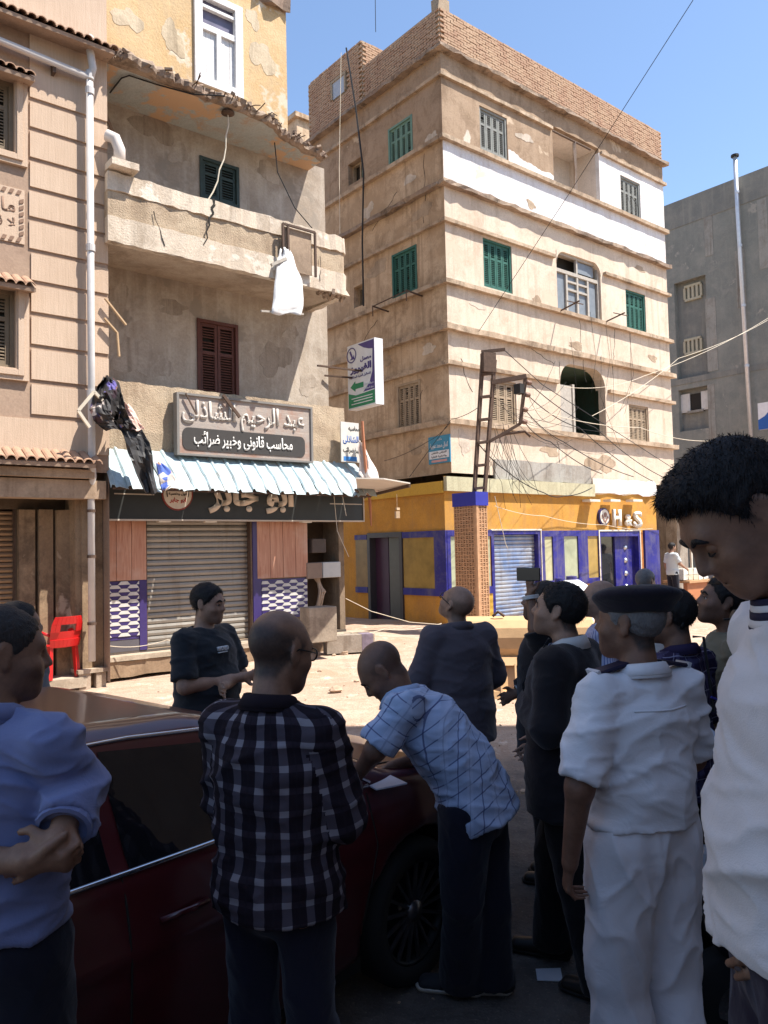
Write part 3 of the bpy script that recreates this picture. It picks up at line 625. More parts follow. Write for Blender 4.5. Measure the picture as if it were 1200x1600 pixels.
# ================================================================== balcony building (middle left)
M['bconc'] = plaster('balcony_render', (0.70, 0.595, 0.475), (0.60, 0.49, 0.38), (0.26, 0.19, 0.13), 0.45, (0.70, 0.62, 0.52), .57, 0.45, 0.9, 34)
M['brough'] = plaster('rough_cast', (0.56, 0.44, 0.31), (0.48, 0.36, 0.25), (0.20, 0.14, 0.09), 0.45, None, .6, 0.4, 1.4, 42)
M['bgrey'] = plaster('grey_brown_render', (0.47, 0.39, 0.31), (0.36, 0.29, 0.225), (0.64, 0.57, 0.49), 0.35, (0.30, 0.25, 0.20), .585, 0.3, 0.5)
M['byellow'] = plaster('ochre_wall', (0.66, 0.47, 0.265), (0.60, 0.40, 0.20), (0.44, 0.32, 0.20), 0.5, (0.60, 0.50, 0.37), .58, 0.35, 0.7)
M['ceil'] = plaster('pale_blue_ceiling', (0.46, 0.48, 0.46), (0.40, 0.42, 0.40), (0.42, 0.26, 0.15), 0.7, (0.55, 0.36, 0.22), .52, 0.1, 0.4)
M['soffit'] = plaster('soffit_render', (0.50, 0.41, 0.32), (0.42, 0.33, 0.25), st=.4, streak=.1)
Bb = thing('apartment_building', W(6.3, -13, .2), 'damaged balcony building with ochre top floor and collapsed slab edge', 'building')
bw_, bf_, bs_ = -12.3, -11.1, -11.9
BW, BF, BY, BP, BS = FB(bw_), FB(bf_), FB(-11.55), FB(-11.75), FB(bs_)
aB0, aB1 = 4.12, 8.72
zc1, zp1, zb2, zt2, zs3 = 3.5, 4.45, 6.45, 7.48, 9.3
w1 = BW.rect(312, 373, 253, 318); w2 = BW.rect(308, 372, 503, 640)
b = MB(); sheet(b, BW, aB0, aB1, zc1, zs3 + .05, [(*w1, .2), (*w2, .2)]); b.build('wall', M['bgrey'], Bb)
shutter(BW, w1, M['shut_dark'], Bb, 2, depth=.05); shutter(BW, w2, M['shut_brown'], Bb, 2, depth=.05)
yd = BY.rect(309, 372, 2, 137); aY1 = BY.pix(448, 100)[0]
b = MB(); sheet(b, BY, aB0, aY1, zs3 - .05, 14.5, [(*yd, .15)]); b.poly([BY.P(aY1, zs3 - .05), BY.P(aY1, zs3 - .05, -4), BY.P(aY1, 14.5, -4), BY.P(aY1, 14.5)]); b.build('wall', M['byellow'], Bb)
zc = BY.pix(425, 8)[1]
b = MB(); b.ledge(BY, BY.pix(398, 5)[0], aY1 + .04, zc - .02, zc + .3, .0, .09, seg=.12, j=.05); b.build('broken_cornice', M['slab'], Bb)
# white door of the top floor
wd = plain('flaking_white_wood', (0.66, 0.64, 0.62), .7, var=.2, vs=18)
s0, s1, z0, z1 = yd; f = MB(); f.fbox(BY, s0 - .07, s0 + .07, z0 - .05, z1 + .05, -.1, .05); f.fbox(BY, s1 - .07, s1 + .07, z0 - .05, z1 + .05, -.1, .05)
f.fbox(BY, s0 + .07, s1 - .07, z1 - .06, z1 + .05, -.1, .048); f.fbox(BY, s0 + .07, s1 - .07, z0 - .05, z0 + .08, -.1, .048)
zm = z0 + (z1 - z0) * .6; f.fbox(BY, s0 + .07, s1 - .07, zm, zm + .1, -.1, .03); f.fbox(BY, s0 + .07, s1 - .07, zm + .38, zm + .43, -.1, .02)
f.fbox(BY, (s0 + s1) / 2 - .04, (s0 + s1) / 2 + .04, z0 + .08, zm, -.1, .03); do = f.build('balcony_door', wd, Bb)
for a_, b_ in ((s0 + .07, (s0 + s1) / 2 - .04), ((s0 + s1) / 2 + .04, s1 - .07)):
    f = MB(); n = 3
    for q in range(n): f.fbox(BY, a_ + (b_ - a_) * q / n + .003, a_ + (b_ - a_) * (q + 1) / n - .003, z0 + .08, zm, -.08, -.02 + rnd.uniform(0, .006))
    f.build('plank_panel', wd, do)
for a_, b_ in ((zm + .1, zm + .38), (zm + .43, z1 - .06)):
    f = MB(); f.fbox(BY, s0 + .07, s1 - .07, a_, b_, -.07, -.05); f.build('pane', plain('dusty_dark_glass', (0.13, 0.12, 0.17), .3, var=.3), do)
# broken third floor slab: ragged front edge with bare bars
edge_px = [(165, 86), (190, 92), (215, 100), (240, 113), (262, 125), (282, 132), (300, 140), (320, 152), (340, 158), (362, 163), (380, 172), (400, 181), (420, 191), (434, 203), (446, 214), (458, 221), (472, 229), (490, 239), (507, 249)]
pts = []
for i, (px, py) in enumerate(edge_px):
    p = onz(px, py, 9.2); pts.append((p.dot(U), p.dot(N)))
    if i + 1 < len(edge_px):
        q = onz(*edge_px[i + 1], 9.2)
        for t in (.33, .66): m_ = p.lerp(q, t); pts.append((m_.dot(U), m_.dot(N) + rnd.uniform(-.05, .05)))
rows = []
for a_, b_ in pts:
    r = lambda k=.03: rnd.uniform(-k, k)
    rows.append([W(a_, bw_, 9.2), W(a_, min(b_, -11.2) - .1 if b_ > -11.5 else b_ - .12, 9.2), W(a_, b_ - .05, 9.19 + r(.02)), W(a_, b_ + r(), 9.22 + r(.015)), W(a_, b_ + .02 + r(), 9.30 + r()), W(a_, b_ - .04 + r(.02), 9.36 + r()), W(a_, b_ - .2, 9.37 + r(.01)), W(a_, bw_, 9.37)])
mb = MB(); mb.loft([r[0:2] for r in rows], closed=False); mb.build('ceiling', M['ceil'], Bb)
mb = MB(); mb.loft([r[1:] for r in rows], closed=False); sl = mb.build('broken_slab', M['slab'], Bb)
mb = MB()
for i in range(60):                                   # crumbled lumps along the edge
    a_, b_ = rnd.choice(pts); c = W(a_ + rnd.uniform(-.1, .1), b_ + rnd.uniform(-.05, .04), 9.28 + rnd.uniform(-.06, .08))
    mb.box(c, (rnd.uniform(.04, .12), rnd.uniform(.03, .08), rnd.uniform(.03, .08)), rot=Matrix.Rotation(rnd.uniform(0, 3), 3, Vector((rnd.random(), rnd.random(), rnd.random() + .1))))
mb.build('rubble_edge', M['slab'], Bb, kind='stuff')
for i in range(16):
    a_, b_ = pts[18 + int(i * 1.9)] ; p = W(a_, b_ - .02, 9.27 + rnd.uniform(-.04, .03)); q = p + N * rnd.uniform(.08, .25) + U * rnd.uniform(-.08, .15)
    mb = MB(); mb.tube([p, p.lerp(q, .6) + Z * rnd.uniform(0, .08), q + Z * rnd.uniform(-.08, .12)], .009, 5); mb.build('reinforcing_bar', M['iron'], Bb)
# second floor balcony: floor slab, parapet in three courses, rounded right end
aP0, aP1 = 4.04, BF.pix(546, 420)[0]
def parapet_path(off=0.0, r=.18):
    p = [(aP0, bf_ + off), (aP1 - r, bf_ + off)]
    for q in range(1, 6):
        t = math.pi / 2 * q / 5; p.append((aP1 - r + (r + off) * math.sin(t), bf_ - r + (r + off) * math.cos(t)))
    p.append((aP1 + off, bw_)); out = []
    for i in range(len(p) - 1):
        n = max(1, int(math.hypot(p[i + 1][0] - p[i][0], p[i + 1][1] - p[i][1]) / .12))
        out += [(p[i][0] + (p[i + 1][0] - p[i][0]) * k / n, p[i][1] + (p[i + 1][1] - p[i][1]) * k / n) for k in range(n)]
    return out + [p[-1]]
def course(z0, z1, off, m, name, j=.008, th=.13):
    o, i_ = parapet_path(off), parapet_path(off - th); mb = MB(); rows = []
    for k, ((a1, b1), (a2, b2)) in enumerate(zip(o, i_)):
        r = lambda: rnd.uniform(-j, j); sag = -.0
        rows.append([W(a1 + r(), b1 + r(), z0 + r()), W(a1 + r(), b1 + r(), z1 + r()), W(a2, b2, z1 + r()), W(a2, b2, z0)])
    mb.loft(rows, closed=True, caps=True); return mb.build(name, m, Bb)
zq = zb2 + .02
course(zq - .02, zq + .36, .0, M['bconc'], 'parapet_base', .01); course(zq + .36, zq + .74, -.025, M['brough'], 'parapet_panel', .006); course(zq + .74, zt2, .0, M['bconc'], 'parapet_rail', .014)
mb = MB(); n = 30; rows = [[W(aP0 + (aP1 - aP0) * k / n, bw_, zb2 + .06), W(aP0 + (aP1 - aP0) * k / n, bf_ - .005, zb2 + .0 + rnd.uniform(-.008, .008)), W(aP0 + (aP1 - aP0) * k / n, bf_ - .1, zb2 + .12), W(aP0 + (aP1 - aP0) * k / n, bw_, zb2 + .12)] for k in range(n + 1)]
mb.loft(rows, closed=True, caps=True); mb.build('balcony_floor', M['soffit'], Bb)
# spalled corner at the right end of the soffit
mb = MB()
for i in range(14):
    s, z = BF.pix(505 + i * 3, 452 + (i % 4) * 3); mb.box(W(s, bf_ - .06 - rnd.random() * .2, zb2 + .0), (rnd.uniform(.06, .2), rnd.uniform(.04, .1), .05), rot=Matrix.Rotation(rnd.uniform(0, 3), 3, Vector((rnd.random(), 1, rnd.random()))))
mb.build('spalled_edge', M['slab'], Bb, kind='stuff')
# crack: dark jagged groove pieces
cr = [(333, 311), (335, 320), (330, 326), (333, 334), (326, 342), (327, 352), (322, 362), (324, 372), (318, 382)]
mb = MB()
for (x0, y0), (x1, y1), wd_ in zip(cr, cr[1:], (.05, .045, .04, .03, .028, .022, .02, .014)):
    p, q = BF.pix(x0, y0), BF.pix(x1, y1); mb.bar(BF.P(p[0], p[1], .006), BF.P(q[0], q[1], .006), wd_, .012, N)
mb.build('crack', M['dark'], Bb)
# drain elbow at the left of the parapet
mb = MB(); mb.tube([BF.pix and W(aP0 + .02, bf_ - .1, 8.05), W(aP0 + .12, bf_ - .03, 8.0), W(aP0 + .18, bf_ - .02, 7.85), W(aP0 + .18, bf_ - .02, 7.62)], .085, 12); mb.build('drain_elbow', plain('white_plaster_pipe', (.62, .55, .5), .8), Bb, smooth=True)
mb = MB(); mb.box(W(aP0 + .2, bf_ + .02, 7.57), (.4, .3, .1), TH); mb.build('gutter_block', M['bconc'], Bb)
# leaning wooden pole, ceiling lamp with its flex
mb = MB(); p, q = BF.pix(173, 150), BF.pix(219, 272); mb.bar(W(p[0] + .1, -11.6, p[1]), W(q[0] + .1, -11.5, q[1] - .05), .035, .035)
tag(mb.build('timber_prop', plain('old_timber', (.22, .13, .07), .8)), 'thin wooden pole leaning inside the upper balcony', 'pole')
p = onz(356, 173, 9.2); lamp = thing('ceiling_lamp', p - Z * .02, 'small brown ceiling lamp fitting hanging under the broken slab on a twisted flex', 'lamp')
mb = MB(); mb.lathe(p - Z * .02, -Z, [(.02, -.02), (.1, .0), (.11, .03), (.06, .05), (.001, .055)], 16); mb.build('rose', M['iron'], lamp, smooth=True)
mb = MB(); mb.tube([p - Z * .05] + [p - Z * (.05 + .2 * k) + U * (.02 * math.sin(k * 2.2) - .0 * k - .012 * k * k * .5) + N * .0 for k in range(1, 9)], .012, 6); mb.build('flex', M['palecable'], lamp)
mb = MB(); pl = [onz(x, y, 9.17) for x, y in ((172, 145), (190, 122), (202, 118), (245, 132), (300, 147), (352, 150))]; mb.tube(pl, .012, 5)
tag(mb.build('ceiling_cable', M['cable']), 'black cable clipped along the broken slab edge to the lamp', 'cable')
mb = MB()
p = BF.pix(458, 222); mb.tube([W(p[0], -11.7, 9.15), W(p[0] + .02, -11.65, 8.6), W(p[0] + .3, -11.55, 8.0), W(p[0] + .75, -11.5, 7.6)], .01, 5)
tag(mb.build('dangling_cable', M['cable']), 'loose black cable dangling from the slab end over the rail', 'cable')
# first floor: low parapet above the shop, side return
mb = MB(); n = 36; rows = []
for k in range(n + 1):
    a_ = aB0 + (aB1 - .05 - aB0) * k / n; r = lambda j=.012: rnd.uniform(-j, j)
    zt = zp1 + .12 - .02 * k / n + r(); rows.append([W(a_, -11.8, zc1 - .4), W(a_, -11.72 + r(), zc1 + .3), W(a_, -11.75 + r(), zt), W(a_, -11.95, zt + r()), W(a_, -11.95, zc1 - .4)])
mb.loft(rows, closed=True, caps=True); mb.build('low_parapet', M['brough'], Bb)
mb = MB(); mb.poly([W(aB1 - .1, -11.95, zc1), W(aB1 - .1, bw_, zc1), W(aB1 - .1, bw_, zp1), W(aB1 - .1, -11.95, zp1)]); mb.poly([W(aB0, -11.95, zc1), W(aB1 - .1, -11.95, zc1), W(aB1 - .1, bw_, zc1), W(aB0, bw_, zc1)])
mb.poly([W(aB1, bw_, 0), W(aB1, -18, 0), W(aB1, -18, zs3), W(aB1, bw_, zs3)]); mb.poly([W(aB0, bw_ - .3, 9.36), W(aB1, bw_ - .3, 9.36), W(aB1, -18, 9.36), W(aB0, -18, 9.36)])
mb.poly([W(aB0, -18, 0), W(aB1, -18, 0), W(aB1, -18, 14.5), W(aB0, -18, 14.5)]); mb.poly([W(aB0, -11.6, 14.5), W(aY1, -11.6, 14.5), W(aY1, -18, 14.5), W(aB0, -18, 14.5)]); mb.build('shell', M['bgrey'], Bb)
# pipe between the buildings
mb = MB(); p0, p1 = CL.pix(534, 350), CL.pix(536, 660)
mb.tube([W(9.0, -12.9, p0[1] - 1), W(9.0, -12.9, 3.6)], .06, 10)
tag(mb.build('drain_pipe', plain('tan_pipe', (.50, .38, .27), .7), smooth=True), 'tan drain pipe beside the hanging laboratory sign', 'pipe')

bp1 = plaster('pale_scuffed_render', (.52, .44, .36), (.45, .375, .30), st=.3); bp2 = plaster('dark_scuffed_render', (.40, .33, .26), (.35, .28, .22), st=.3)
for px, py, w, h, m in ((220, 560, 1.1, 1.0, bp1), (185, 460, .5, .4, bp1), (430, 560, .9, .8, bp2), (455, 520, .5, .3, bp1), (270, 480, .8, .3, bp2), (480, 600, .5, .6, bp1), (240, 200, .9, .7, bp2), (420, 270, .7, .5, bp1), (280, 240, .5, .5, bp1)): ragged(BW, *BW.pix(px, py), w, h, m, Bb, 'scuffed_patch', .004)
for px, py, w, h in ((200, 30, .6, .5), (270, 60, .5, .7), (410, 90, .6, .8), (240, 110, .7, .2), (395, 30, .4, .4)): ragged(BY, *BY.pix(px, py), w, h, plaster('faded_ochre_patch', (.64, .52, .37), (.58, .46, .31), st=.3), Bb, 'faded_patch', .004)
for px, py, ln, an in ((240, 330, .5, -1.2), (450, 350, .6, -1.4), (500, 400, .5, -1.8)): crack(BF, *BF.pix(px, py), ln, an, Bb)
# ---- shop under the balcony building
sh = thing('shop_front', W(6.3, -11.9, .2), 'closed shop front with grey roller shutter, wood panels and patterned tiles', 'shop front')
zst = 0.44
rs = (BS.pix(229, 910)[0], BS.pix(393, 910)[0], zst, 2.5)
aS1 = BS.pix(480, 900)[0]
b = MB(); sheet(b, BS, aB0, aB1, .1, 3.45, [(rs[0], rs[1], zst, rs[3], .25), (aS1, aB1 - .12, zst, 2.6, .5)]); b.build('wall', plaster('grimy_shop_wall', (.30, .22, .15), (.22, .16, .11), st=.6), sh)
b = MB(); b.poly([BS.P(aS1, zst, -.5), BS.P(aB1 - .12, zst, -.5), BS.P(aB1 - .12, 2.6, -.5), BS.P(aS1, 2.6, -.5)]); b.build('niche_back', plaster('dark_niche_wall', (.10, .07, .05), (.07, .05, .035)), sh)  # back of the niche coloured darker than the shop wall
roller(BS, rs, M['roll_grey'], None, sh, pitch=.092, floor=zst)
def wood_mat(name, c, c2):
    k = NT(name, .5); v = k.mapping((9, 9, .5)); f = k.noise(3, 6, .6, v, 1.5); col = k.mix(k.ramp(f, .35, .65), c, c2)
    col = k.mix(k.ramp(k.noise(1.5, 4), .5, .7), col, k.mix(.5, col, (.62, .5, .42))); k.color(col); return k.m
M['woodp'] = wood_mat('pinkish_wood_panel', (.42, .19, .12), (.56, .31, .21))
zw = 1.52
def wood_panel(a0, a1, z0, z1, n):
    for k in range(n):
        b = MB(); w = (a1 - a0) / n; b.fbox(BS, a0 + w * k + .004, a0 + w * (k + 1) - .004, z0, z1, .0, .03 + rnd.uniform(0, .004)); b.build('wood_plank', M['woodp'], sh)
aL0, aL1 = aB0 + .05, rs[0] - .01
wood_panel(aL0, aL1, zw, 2.52, 3); aR0, aR1 = rs[1] + .1, aS1
wood_panel(aR0, aR1, zw - .07, 2.47, 4)
purple = plain('purple_tile', (.045, .03, .13), .35, spec=.5); wht = plain('white_tile', (.58, .55, .52), .35, spec=.5, vs=12)
def tiles(a0, a1, z0, z1, nc, nr):
    b = MB(); b.fbox(BS, a0, a1, z0, z1, .0, .012); po = b.build('tile_panel', purple, sh)
    cw, vp = .145, .112; c = 0; cx = a0 + .07; cl = lambda x: min(max(x, a0), a1)
    while cx - .09 < a1:
        cz = z0 + .05 + (vp / 2 if c % 2 else 0) - vp
        while cz < z1:
            for sg_, m_ in ((1, wht), (-1, purple)):
                lo, hi = sorted((cz, cz + sg_ * .0545)); wl, wh = (.097, .050) if sg_ > 0 else (.050, .097)
                if hi > z1 or lo < z0: continue
                pts = [(cl(cx - wl), lo + .001), (cl(cx + wl), lo + .001), (cl(cx + wh), hi - .001), (cl(cx - wh), hi - .001)]
                if pts[1][0] - pts[0][0] < .01 and pts[2][0] - pts[3][0] < .01: continue
                t = MB(); hh = .016 if sg_ > 0 else .010; t.loft([[BS.P(x, z, d) for x, z in pts] for d in (.012, .012 + hh)], closed=True, caps=True); t.build('tile', m_, po)
            cz += vp
        cx += cw; c += 1
tiles(aL0, aL1 - .12, zst + .18, zw - .01, 3, 12); tiles(aR0 + .08, aR1 - .02, zst + .3, zw - .09, 4, 9)
b = MB(); b.fbox(BS, aL1 - .115, aL1, zst, zw, .0, .03); b.build('purple_pilaster', purple, sh); b = MB(); b.fbox(BS, rs[1] + .02, aR0 + .075, zst, 2.47, .0, .028); b.build('purple_pilaster', purple, sh)
b = MB(); b.fbox(BS, aL0, aL1 - .12, zst, zst + .17, .0, .02); b.build('skirting', plain('dark_skirting', (.10, .09, .10), .6), sh)
# step of the shop in stone slabs
stm = plaster('step_stone', (.50, .41, .31), (.42, .34, .25), st=.4, streak=.1)
b = MB(); b.ledge(BS, aB0 - .02, 9.0, .1, .33, -.1, .28, j=.012); b.build('step_base', plaster('step_side', (.36, .25, .16), (.28, .19, .12)), sh)
a_ = aB0 - .04
while a_ < 9.0:
    w = rnd.uniform(.5, .75); b = MB(); b.fbox(BS, a_ + .006, min(a_ + w, 9.05) - .006, .335, .40 + rnd.uniform(-.006, .006), -.1, .30 + rnd.uniform(-.015, .015), j=.006); b.build('step_slab', stm, sh); a_ += w
b = MB(); b.fbox(BS, aB0, aB1, .34, zst - .003, -.3, .02); b.build('threshold', plaster('threshold_dark', (.12, .10, .09), (.09, .08, .07)), sh)

# ================================================================== left building (pinkish render, grooved)
def render_vert():
    k = NT('combed_pink_render', .95); v = k.mapping((26, 26, 1.2)); f = k.noise(1.6, 4, .7, v)
    col = k.mix(k.ramp(f, .3, .7), (.50, .37, .27), (.58, .435, .325)); col = k.mix(k.ramp(k.noise(.9, 5), .35, .7), col, k.mix(.3, col, (.38, .26, .175)))
    k.color(col); k.bump(k.math('ADD', f, k.noise(60, 3)), .35, .012); return k.m
M['apink'] = render_vert(); M['agroove'] = plaster('groove_render', (.41, .29, .21), (.37, .255, .185), st=.2, streak=.1, bump=.2)
M['tileclay'] = plain('dull_clay_tile', (.36, .22, .145), .85, var=.25, vs=14, bump=.4)
Ab = thing('apartment_building', W(1.5, -13, .1), 'pinkish building with grooved render and small tiled eaves', 'building')
AU = FB(-11.3); aA0, aA1 = -4.0, 4.1
gro = [3.32, 3.83, 4.31, 4.80, 5.25, 5.69, 6.13, 6.58, 7.0, 7.42, 7.85, 8.27, 9.28]
wa1 = (1.6, 2.83, 7.28, 8.66); wa2 = (1.6, 2.86, 4.35, 5.62)
wa1 = (1.5, AU.pix(22, 185)[0], AU.pix(12, 238)[1], AU.pix(12, 125)[1]); wa2 = (1.5, AU.pix(24, 520)[0], AU.pix(12, 575)[1], AU.pix(12, 452)[1])
panel = (1.0, AU.pix(38, 335)[0], AU.pix(20, 379)[1], AU.pix(20, 294)[1])
H_A = [(*wa1, .2), (*wa2, .2)]
b = MB(); sheet(b, AU, aA0, aA1, 3.1, 14.5, H_A); b.build('wall', M['agroove'], Ab)
for z0, z1 in zip(gro, gro[1:]):
    b = MB()
    for hs in ([(aA0, aA1)],):
        S = [(aA0, aA1)]
        for h in (wa1, wa2, (panel[0], panel[1], panel[2] - .02, panel[3] + .02)):
            mg_ = .2 if h in (wa1, wa2) else .06
            if h[2] - mg_ < z1 and h[3] + mg_ > z0:
                S = [q for a0, a1 in S for q in ((a0, min(a1, h[0] - mg_)), (max(a0, h[1] + mg_), a1)) if q[1] - q[0] > .02]
        for a0, a1 in S: b = MB(); b.fbox(AU, a0, a1, z0 + .035, z1 - .035, -.02, .022); b.build('render_course', M['apink'], Ab)
b = MB(); b.fbox(AU, aA0, aA1, gro[-1] + .1, 14.4, -.02, .022); b.build('render_course', M['apink'], Ab)
b = MB(); b.poly([AU.P(aA1, .1), AU.P(aA1, 14.5), AU.P(aA1, 14.5, -6), AU.P(aA1, .1, -6)]); b.poly([AU.P(aA0, 14.5), AU.P(aA1, 14.5), AU.P(aA1, 14.5, -6), AU.P(aA0, 14.5, -6)])
b.poly([AU.P(aA0, .1), AU.P(aA0, 14.5), AU.P(aA0, 14.5, -6), AU.P(aA0, .1, -6)]); b.poly([AU.P(aA0, .1, -6), AU.P(aA1, .1, -6), AU.P(aA1, 14.5, -6), AU.P(aA0, 14.5, -6)]); b.build('shell', M['agroove'], Ab)
for r in (wa1, wa2):
    shutter(AU, r, plain('olive_grey_shutter', (.20, .15, .10), .7, var=.2), Ab, 3, depth=.12)
    b = MB(); e = .16
    b.fbox(AU, r[1], r[1] + e, r[2] - e, r[3], .0, .06); b.fbox(AU, r[0], r[1], r[2] - e, r[2], .0, .058); b.fbox(AU, r[1] + .02, r[1] + e * .6, r[2] - e * .6, r[3], .06, .085); b.fbox(AU, r[0], r[1] + .02, r[2] - e * .6, r[2] - .02, .058, .083); b.build('window_surround', M['apink'], Ab)
def tile_row(F, s0, s1, z, d1, n_slope=.16, pitch=.125):
    """small eave: a sloping board carrying half-round tiles, each its own piece"""
    b = MB(); b.hexa([F.P(s0, z - .02, .0), F.P(s1, z - .02, .0), F.P(s1, z - .02 - n_slope * .3, d1 - .04), F.P(s0, z - .02 - n_slope * .3, d1 - .04), F.P(s0, z + n_slope, .0), F.P(s1, z + n_slope, .0), F.P(s1, z - .015, d1 - .03), F.P(s0, z - .015, d1 - .03)])
    eo = b.build('eave', M['agroove'], Ab); s = s0
    while s < s1 - .03:
        b = MB(); rows = []; r0 = pitch * .54; h = rnd.uniform(-.012, .012)
        for t in (0, 1):
            c = F.P(s + pitch / 2, z + n_slope * (1 - t) + .0 + h * t, d1 * t + .01 * rnd.random()); rr = r0 * (.9 + .1 * t)
            arc = [c + (F.sd * math.cos(q) + Z * math.sin(q) * .85) * rr for q in [math.pi * k / 6 for k in range(7)]]
            arc += [c + (F.sd * math.cos(q) + Z * math.sin(q) * .85) * (rr - .014) for q in [math.pi * k / 6 for k in range(6, -1, -1)]]
            rows.append(arc)
        b.loft(rows, closed=True, caps=True); b.build('roof_tile', M['tileclay'], eo); s += pitch
tile_row(AU, 1.4, aA1, 9.22, .38); tile_row(AU, 1.4, wa1[1] + .2, wa1[3] + .02, .30); tile_row(AU, 1.4, wa2[1] + .2, wa2[3] + .02, .28)
b = MB(); b.fbox(AU, aA0, 3.85, 3.0, 3.12, -.05, .12); b.fbox(AU, aA0, aA1 - .05, 2.72, 2.98, -.3, .02); b.build('beam', plaster('beam_render', (.46, .34, .24), (.38, .27, .19)), Ab)
tile_row(AU, 1.4, 3.82, 3.2, .30)
# stucco panel with a phrase, framed by slanting dashes
st_l = plaster('stucco_relief', (.30, .195, .14), (.27, .17, .12), st=.2, streak=.1, bump=.2)
b = MB(); b.fbox(AU, panel[0], panel[1], panel[2], panel[3], .0, .018); po = b.build('stucco_panel', M['apink'], Ab)
b = MB(); s = panel[0] + .03
while s < panel[1] - .05:
    for zz in (panel[2] + .02, panel[3] - .08): b.hexa([AU.P(s + dx + sk, zz + dz, dd) for dd in (.018, .03) for dx, dz, sk in ((0, 0, 0), (.05, 0, 0), (.05, .06, .03), (0, .06, .03))])
    s += .095
z = panel[2] + .1
while z < panel[3] - .12: b.hexa([AU.P(panel[1] - .07 + dx, z + dz, dd) for dd in (.018, .03) for dx, dz in ((0, 0), (.055, .03), (.055, .08), (0, .05))]); z += .09
b.build('relief_border', st_l, po, kind='stuff')
ph, pcx = panel[3] - panel[2], panel[1] - .62
lettering('relief_letter', 'ما شاء الله', AU, pcx, panel[2] + ph * .66, 1.0, ph * .27, .018, st_l, po, bold=.025)
lettering('relief_letter', 'لا قوة إلا بالله', AU, pcx, panel[2] + ph * .32, 1.0, ph * .27, .018, st_l, po, bold=.025)
# ground floor of the left building
AG = FB(-12.0)
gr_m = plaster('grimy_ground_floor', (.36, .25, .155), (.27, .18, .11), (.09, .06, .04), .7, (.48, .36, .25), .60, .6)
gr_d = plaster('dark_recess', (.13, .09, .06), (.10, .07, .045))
ra = (.8, AG.pix(25, 900)[0], .12, AG.pix(15, 795)[1])
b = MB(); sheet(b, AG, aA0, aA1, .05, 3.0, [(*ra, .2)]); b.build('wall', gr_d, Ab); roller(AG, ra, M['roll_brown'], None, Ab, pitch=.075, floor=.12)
for x0, x1, d in ((27, 52, .10), (57, 79, .14), (83, 114, .20)):
    s0, s1 = AG.pix(x0, 900)[0], AG.pix(x1, 900)[0]; b = MB(); b.ledge(AG, s0, s1, .05, AG.pix(60, 797)[1], -.02, d, seg=.5, j=.01); b.build('pilaster', gr_m, Ab)
b = MB(); s0 = AG.pix(118, 900, .45)[0]; b.fbox(AG, s0, aA1 - .01, .05, 2.8, .0, .45); b.fbox(AG, s0 + .08, s0 + .22, .05, 2.8, .45, .48); b.build('corner_column', gr_m, Ab)
b = MB(); b.fbox(AG, aA0, aA1 - .3, .06, .20, .0, .6); b.build('kerb_step', stm, Ab)
# grey plastic pipes
pm = plain('grey_plastic_pipe', (.52, .49, .47), .45, spec=.4); pp = thing('drain_pipe', W(3.86, -11.15, .2), 'long pale grey drain pipe running down the pinkish building', 'pipe')
pt = AU.pix(141, 130, .14)[0]
AP = FB(-11.16); top, bot = AP.pix(139, 125), AP.pix(141, 1000)
sx = AP.pix(141, 300)[0]
mb = MB(); mb.tube([AP.P(sx, 8.9), AP.P(sx, 3.2), AP.P(sx + .05, 3.05, -.1), AP.P(sx + .05, 2.9, -.18), AP.P(sx + .05, .42, -.18)], .05, 12); mb.build('pipe', pm, pp, smooth=True)
mb = MB(); mb.tube([AP.P(sx - .02, 9.38, .06), AP.P(sx - .02, 9.25, .05), AP.P(sx + .04, 8.95, .02), AP.P(sx, 8.75)], .055, 12); mb.build('vent_branch', pm, pp, smooth=True)
mb = MB(); mb.tube([AP.P(1.2, 8.95), AP.P(sx, 8.80)], .05, 12); mb.build('side_branch', pm, pp, smooth=True)
for z in (8.82, 8.6, 6.3, 4.2): mb = MB(); mb.lathe(AP.P(sx, z), Z, [(.05, -.05), (.064, -.05), (.064, .05), (.05, .05)], 12); mb.build('joint', pm, pp, smooth=False)
for z in (2.55, 1.9, .95): mb = MB(); mb.lathe(AP.P(sx + .05, z, -.18), Z, [(.05, -.02), (.062, -.02), (.062, .02), (.05, .02)], 12); mb.fbox(AP, sx + .03, sx + .07, z - .015, z + .015, -.3, -.2); mb.build('pipe_clip', M['iron'], pp)
mb = MB(); mb.tube([AP.P(2.45, 8.84, .0), AP.P(2.45, 8.6, -.1)], .01, 5); mb.build('pipe_hook', M['iron'], pp); mb = MB(); mb.fbox(AP, 3.3, 3.34, 8.7, 8.86, -.14, .0); mb.build('pipe_hook', M['iron'], pp)

# ================================================================== far buildings
M['dgrey'] = plaster('grey_green_cement', (.265, .265, .235), (.22, .225, .205), (.33, .31, .27), .4, (.32, .30, .26), .62, .25, .3)
M['dgrey2'] = plaster('grey_cement_patchy', (.24, .235, .21), (.20, .20, .185), (.30, .28, .24), .4)
DF = FA(38.0); Db = thing('apartment_building', W(38, -16, .2), 'tall unpainted grey cement building behind at the right', 'building')
sD0, sD1 = 10.5, 30.0; zD = 19.85
bay = (DF.pix(1105, 500)[0], DF.pix(1055, 500)[0], DF.pix(1078, 594)[1], DF.pix(1078, 436)[1]); bay2 = (DF.pix(1107, 640)[0], DF.pix(1061, 640)[0], DF.pix(1083, 672)[1], DF.pix(1083, 606)[1])
b = MB(); sheet(b, DF, sD0, sD1, .1, zD, [(*bay, .35), (*bay2, .35)]); b.build('wall', M['dgrey'], Db)
b = MB()
for r in (bay, bay2): b.poly([DF.P(r[0], r[2], -.35), DF.P(r[1], r[2], -.35), DF.P(r[1], r[3], -.35), DF.P(r[0], r[3], -.35)])
b.build('recess', M['dgrey2'], Db)
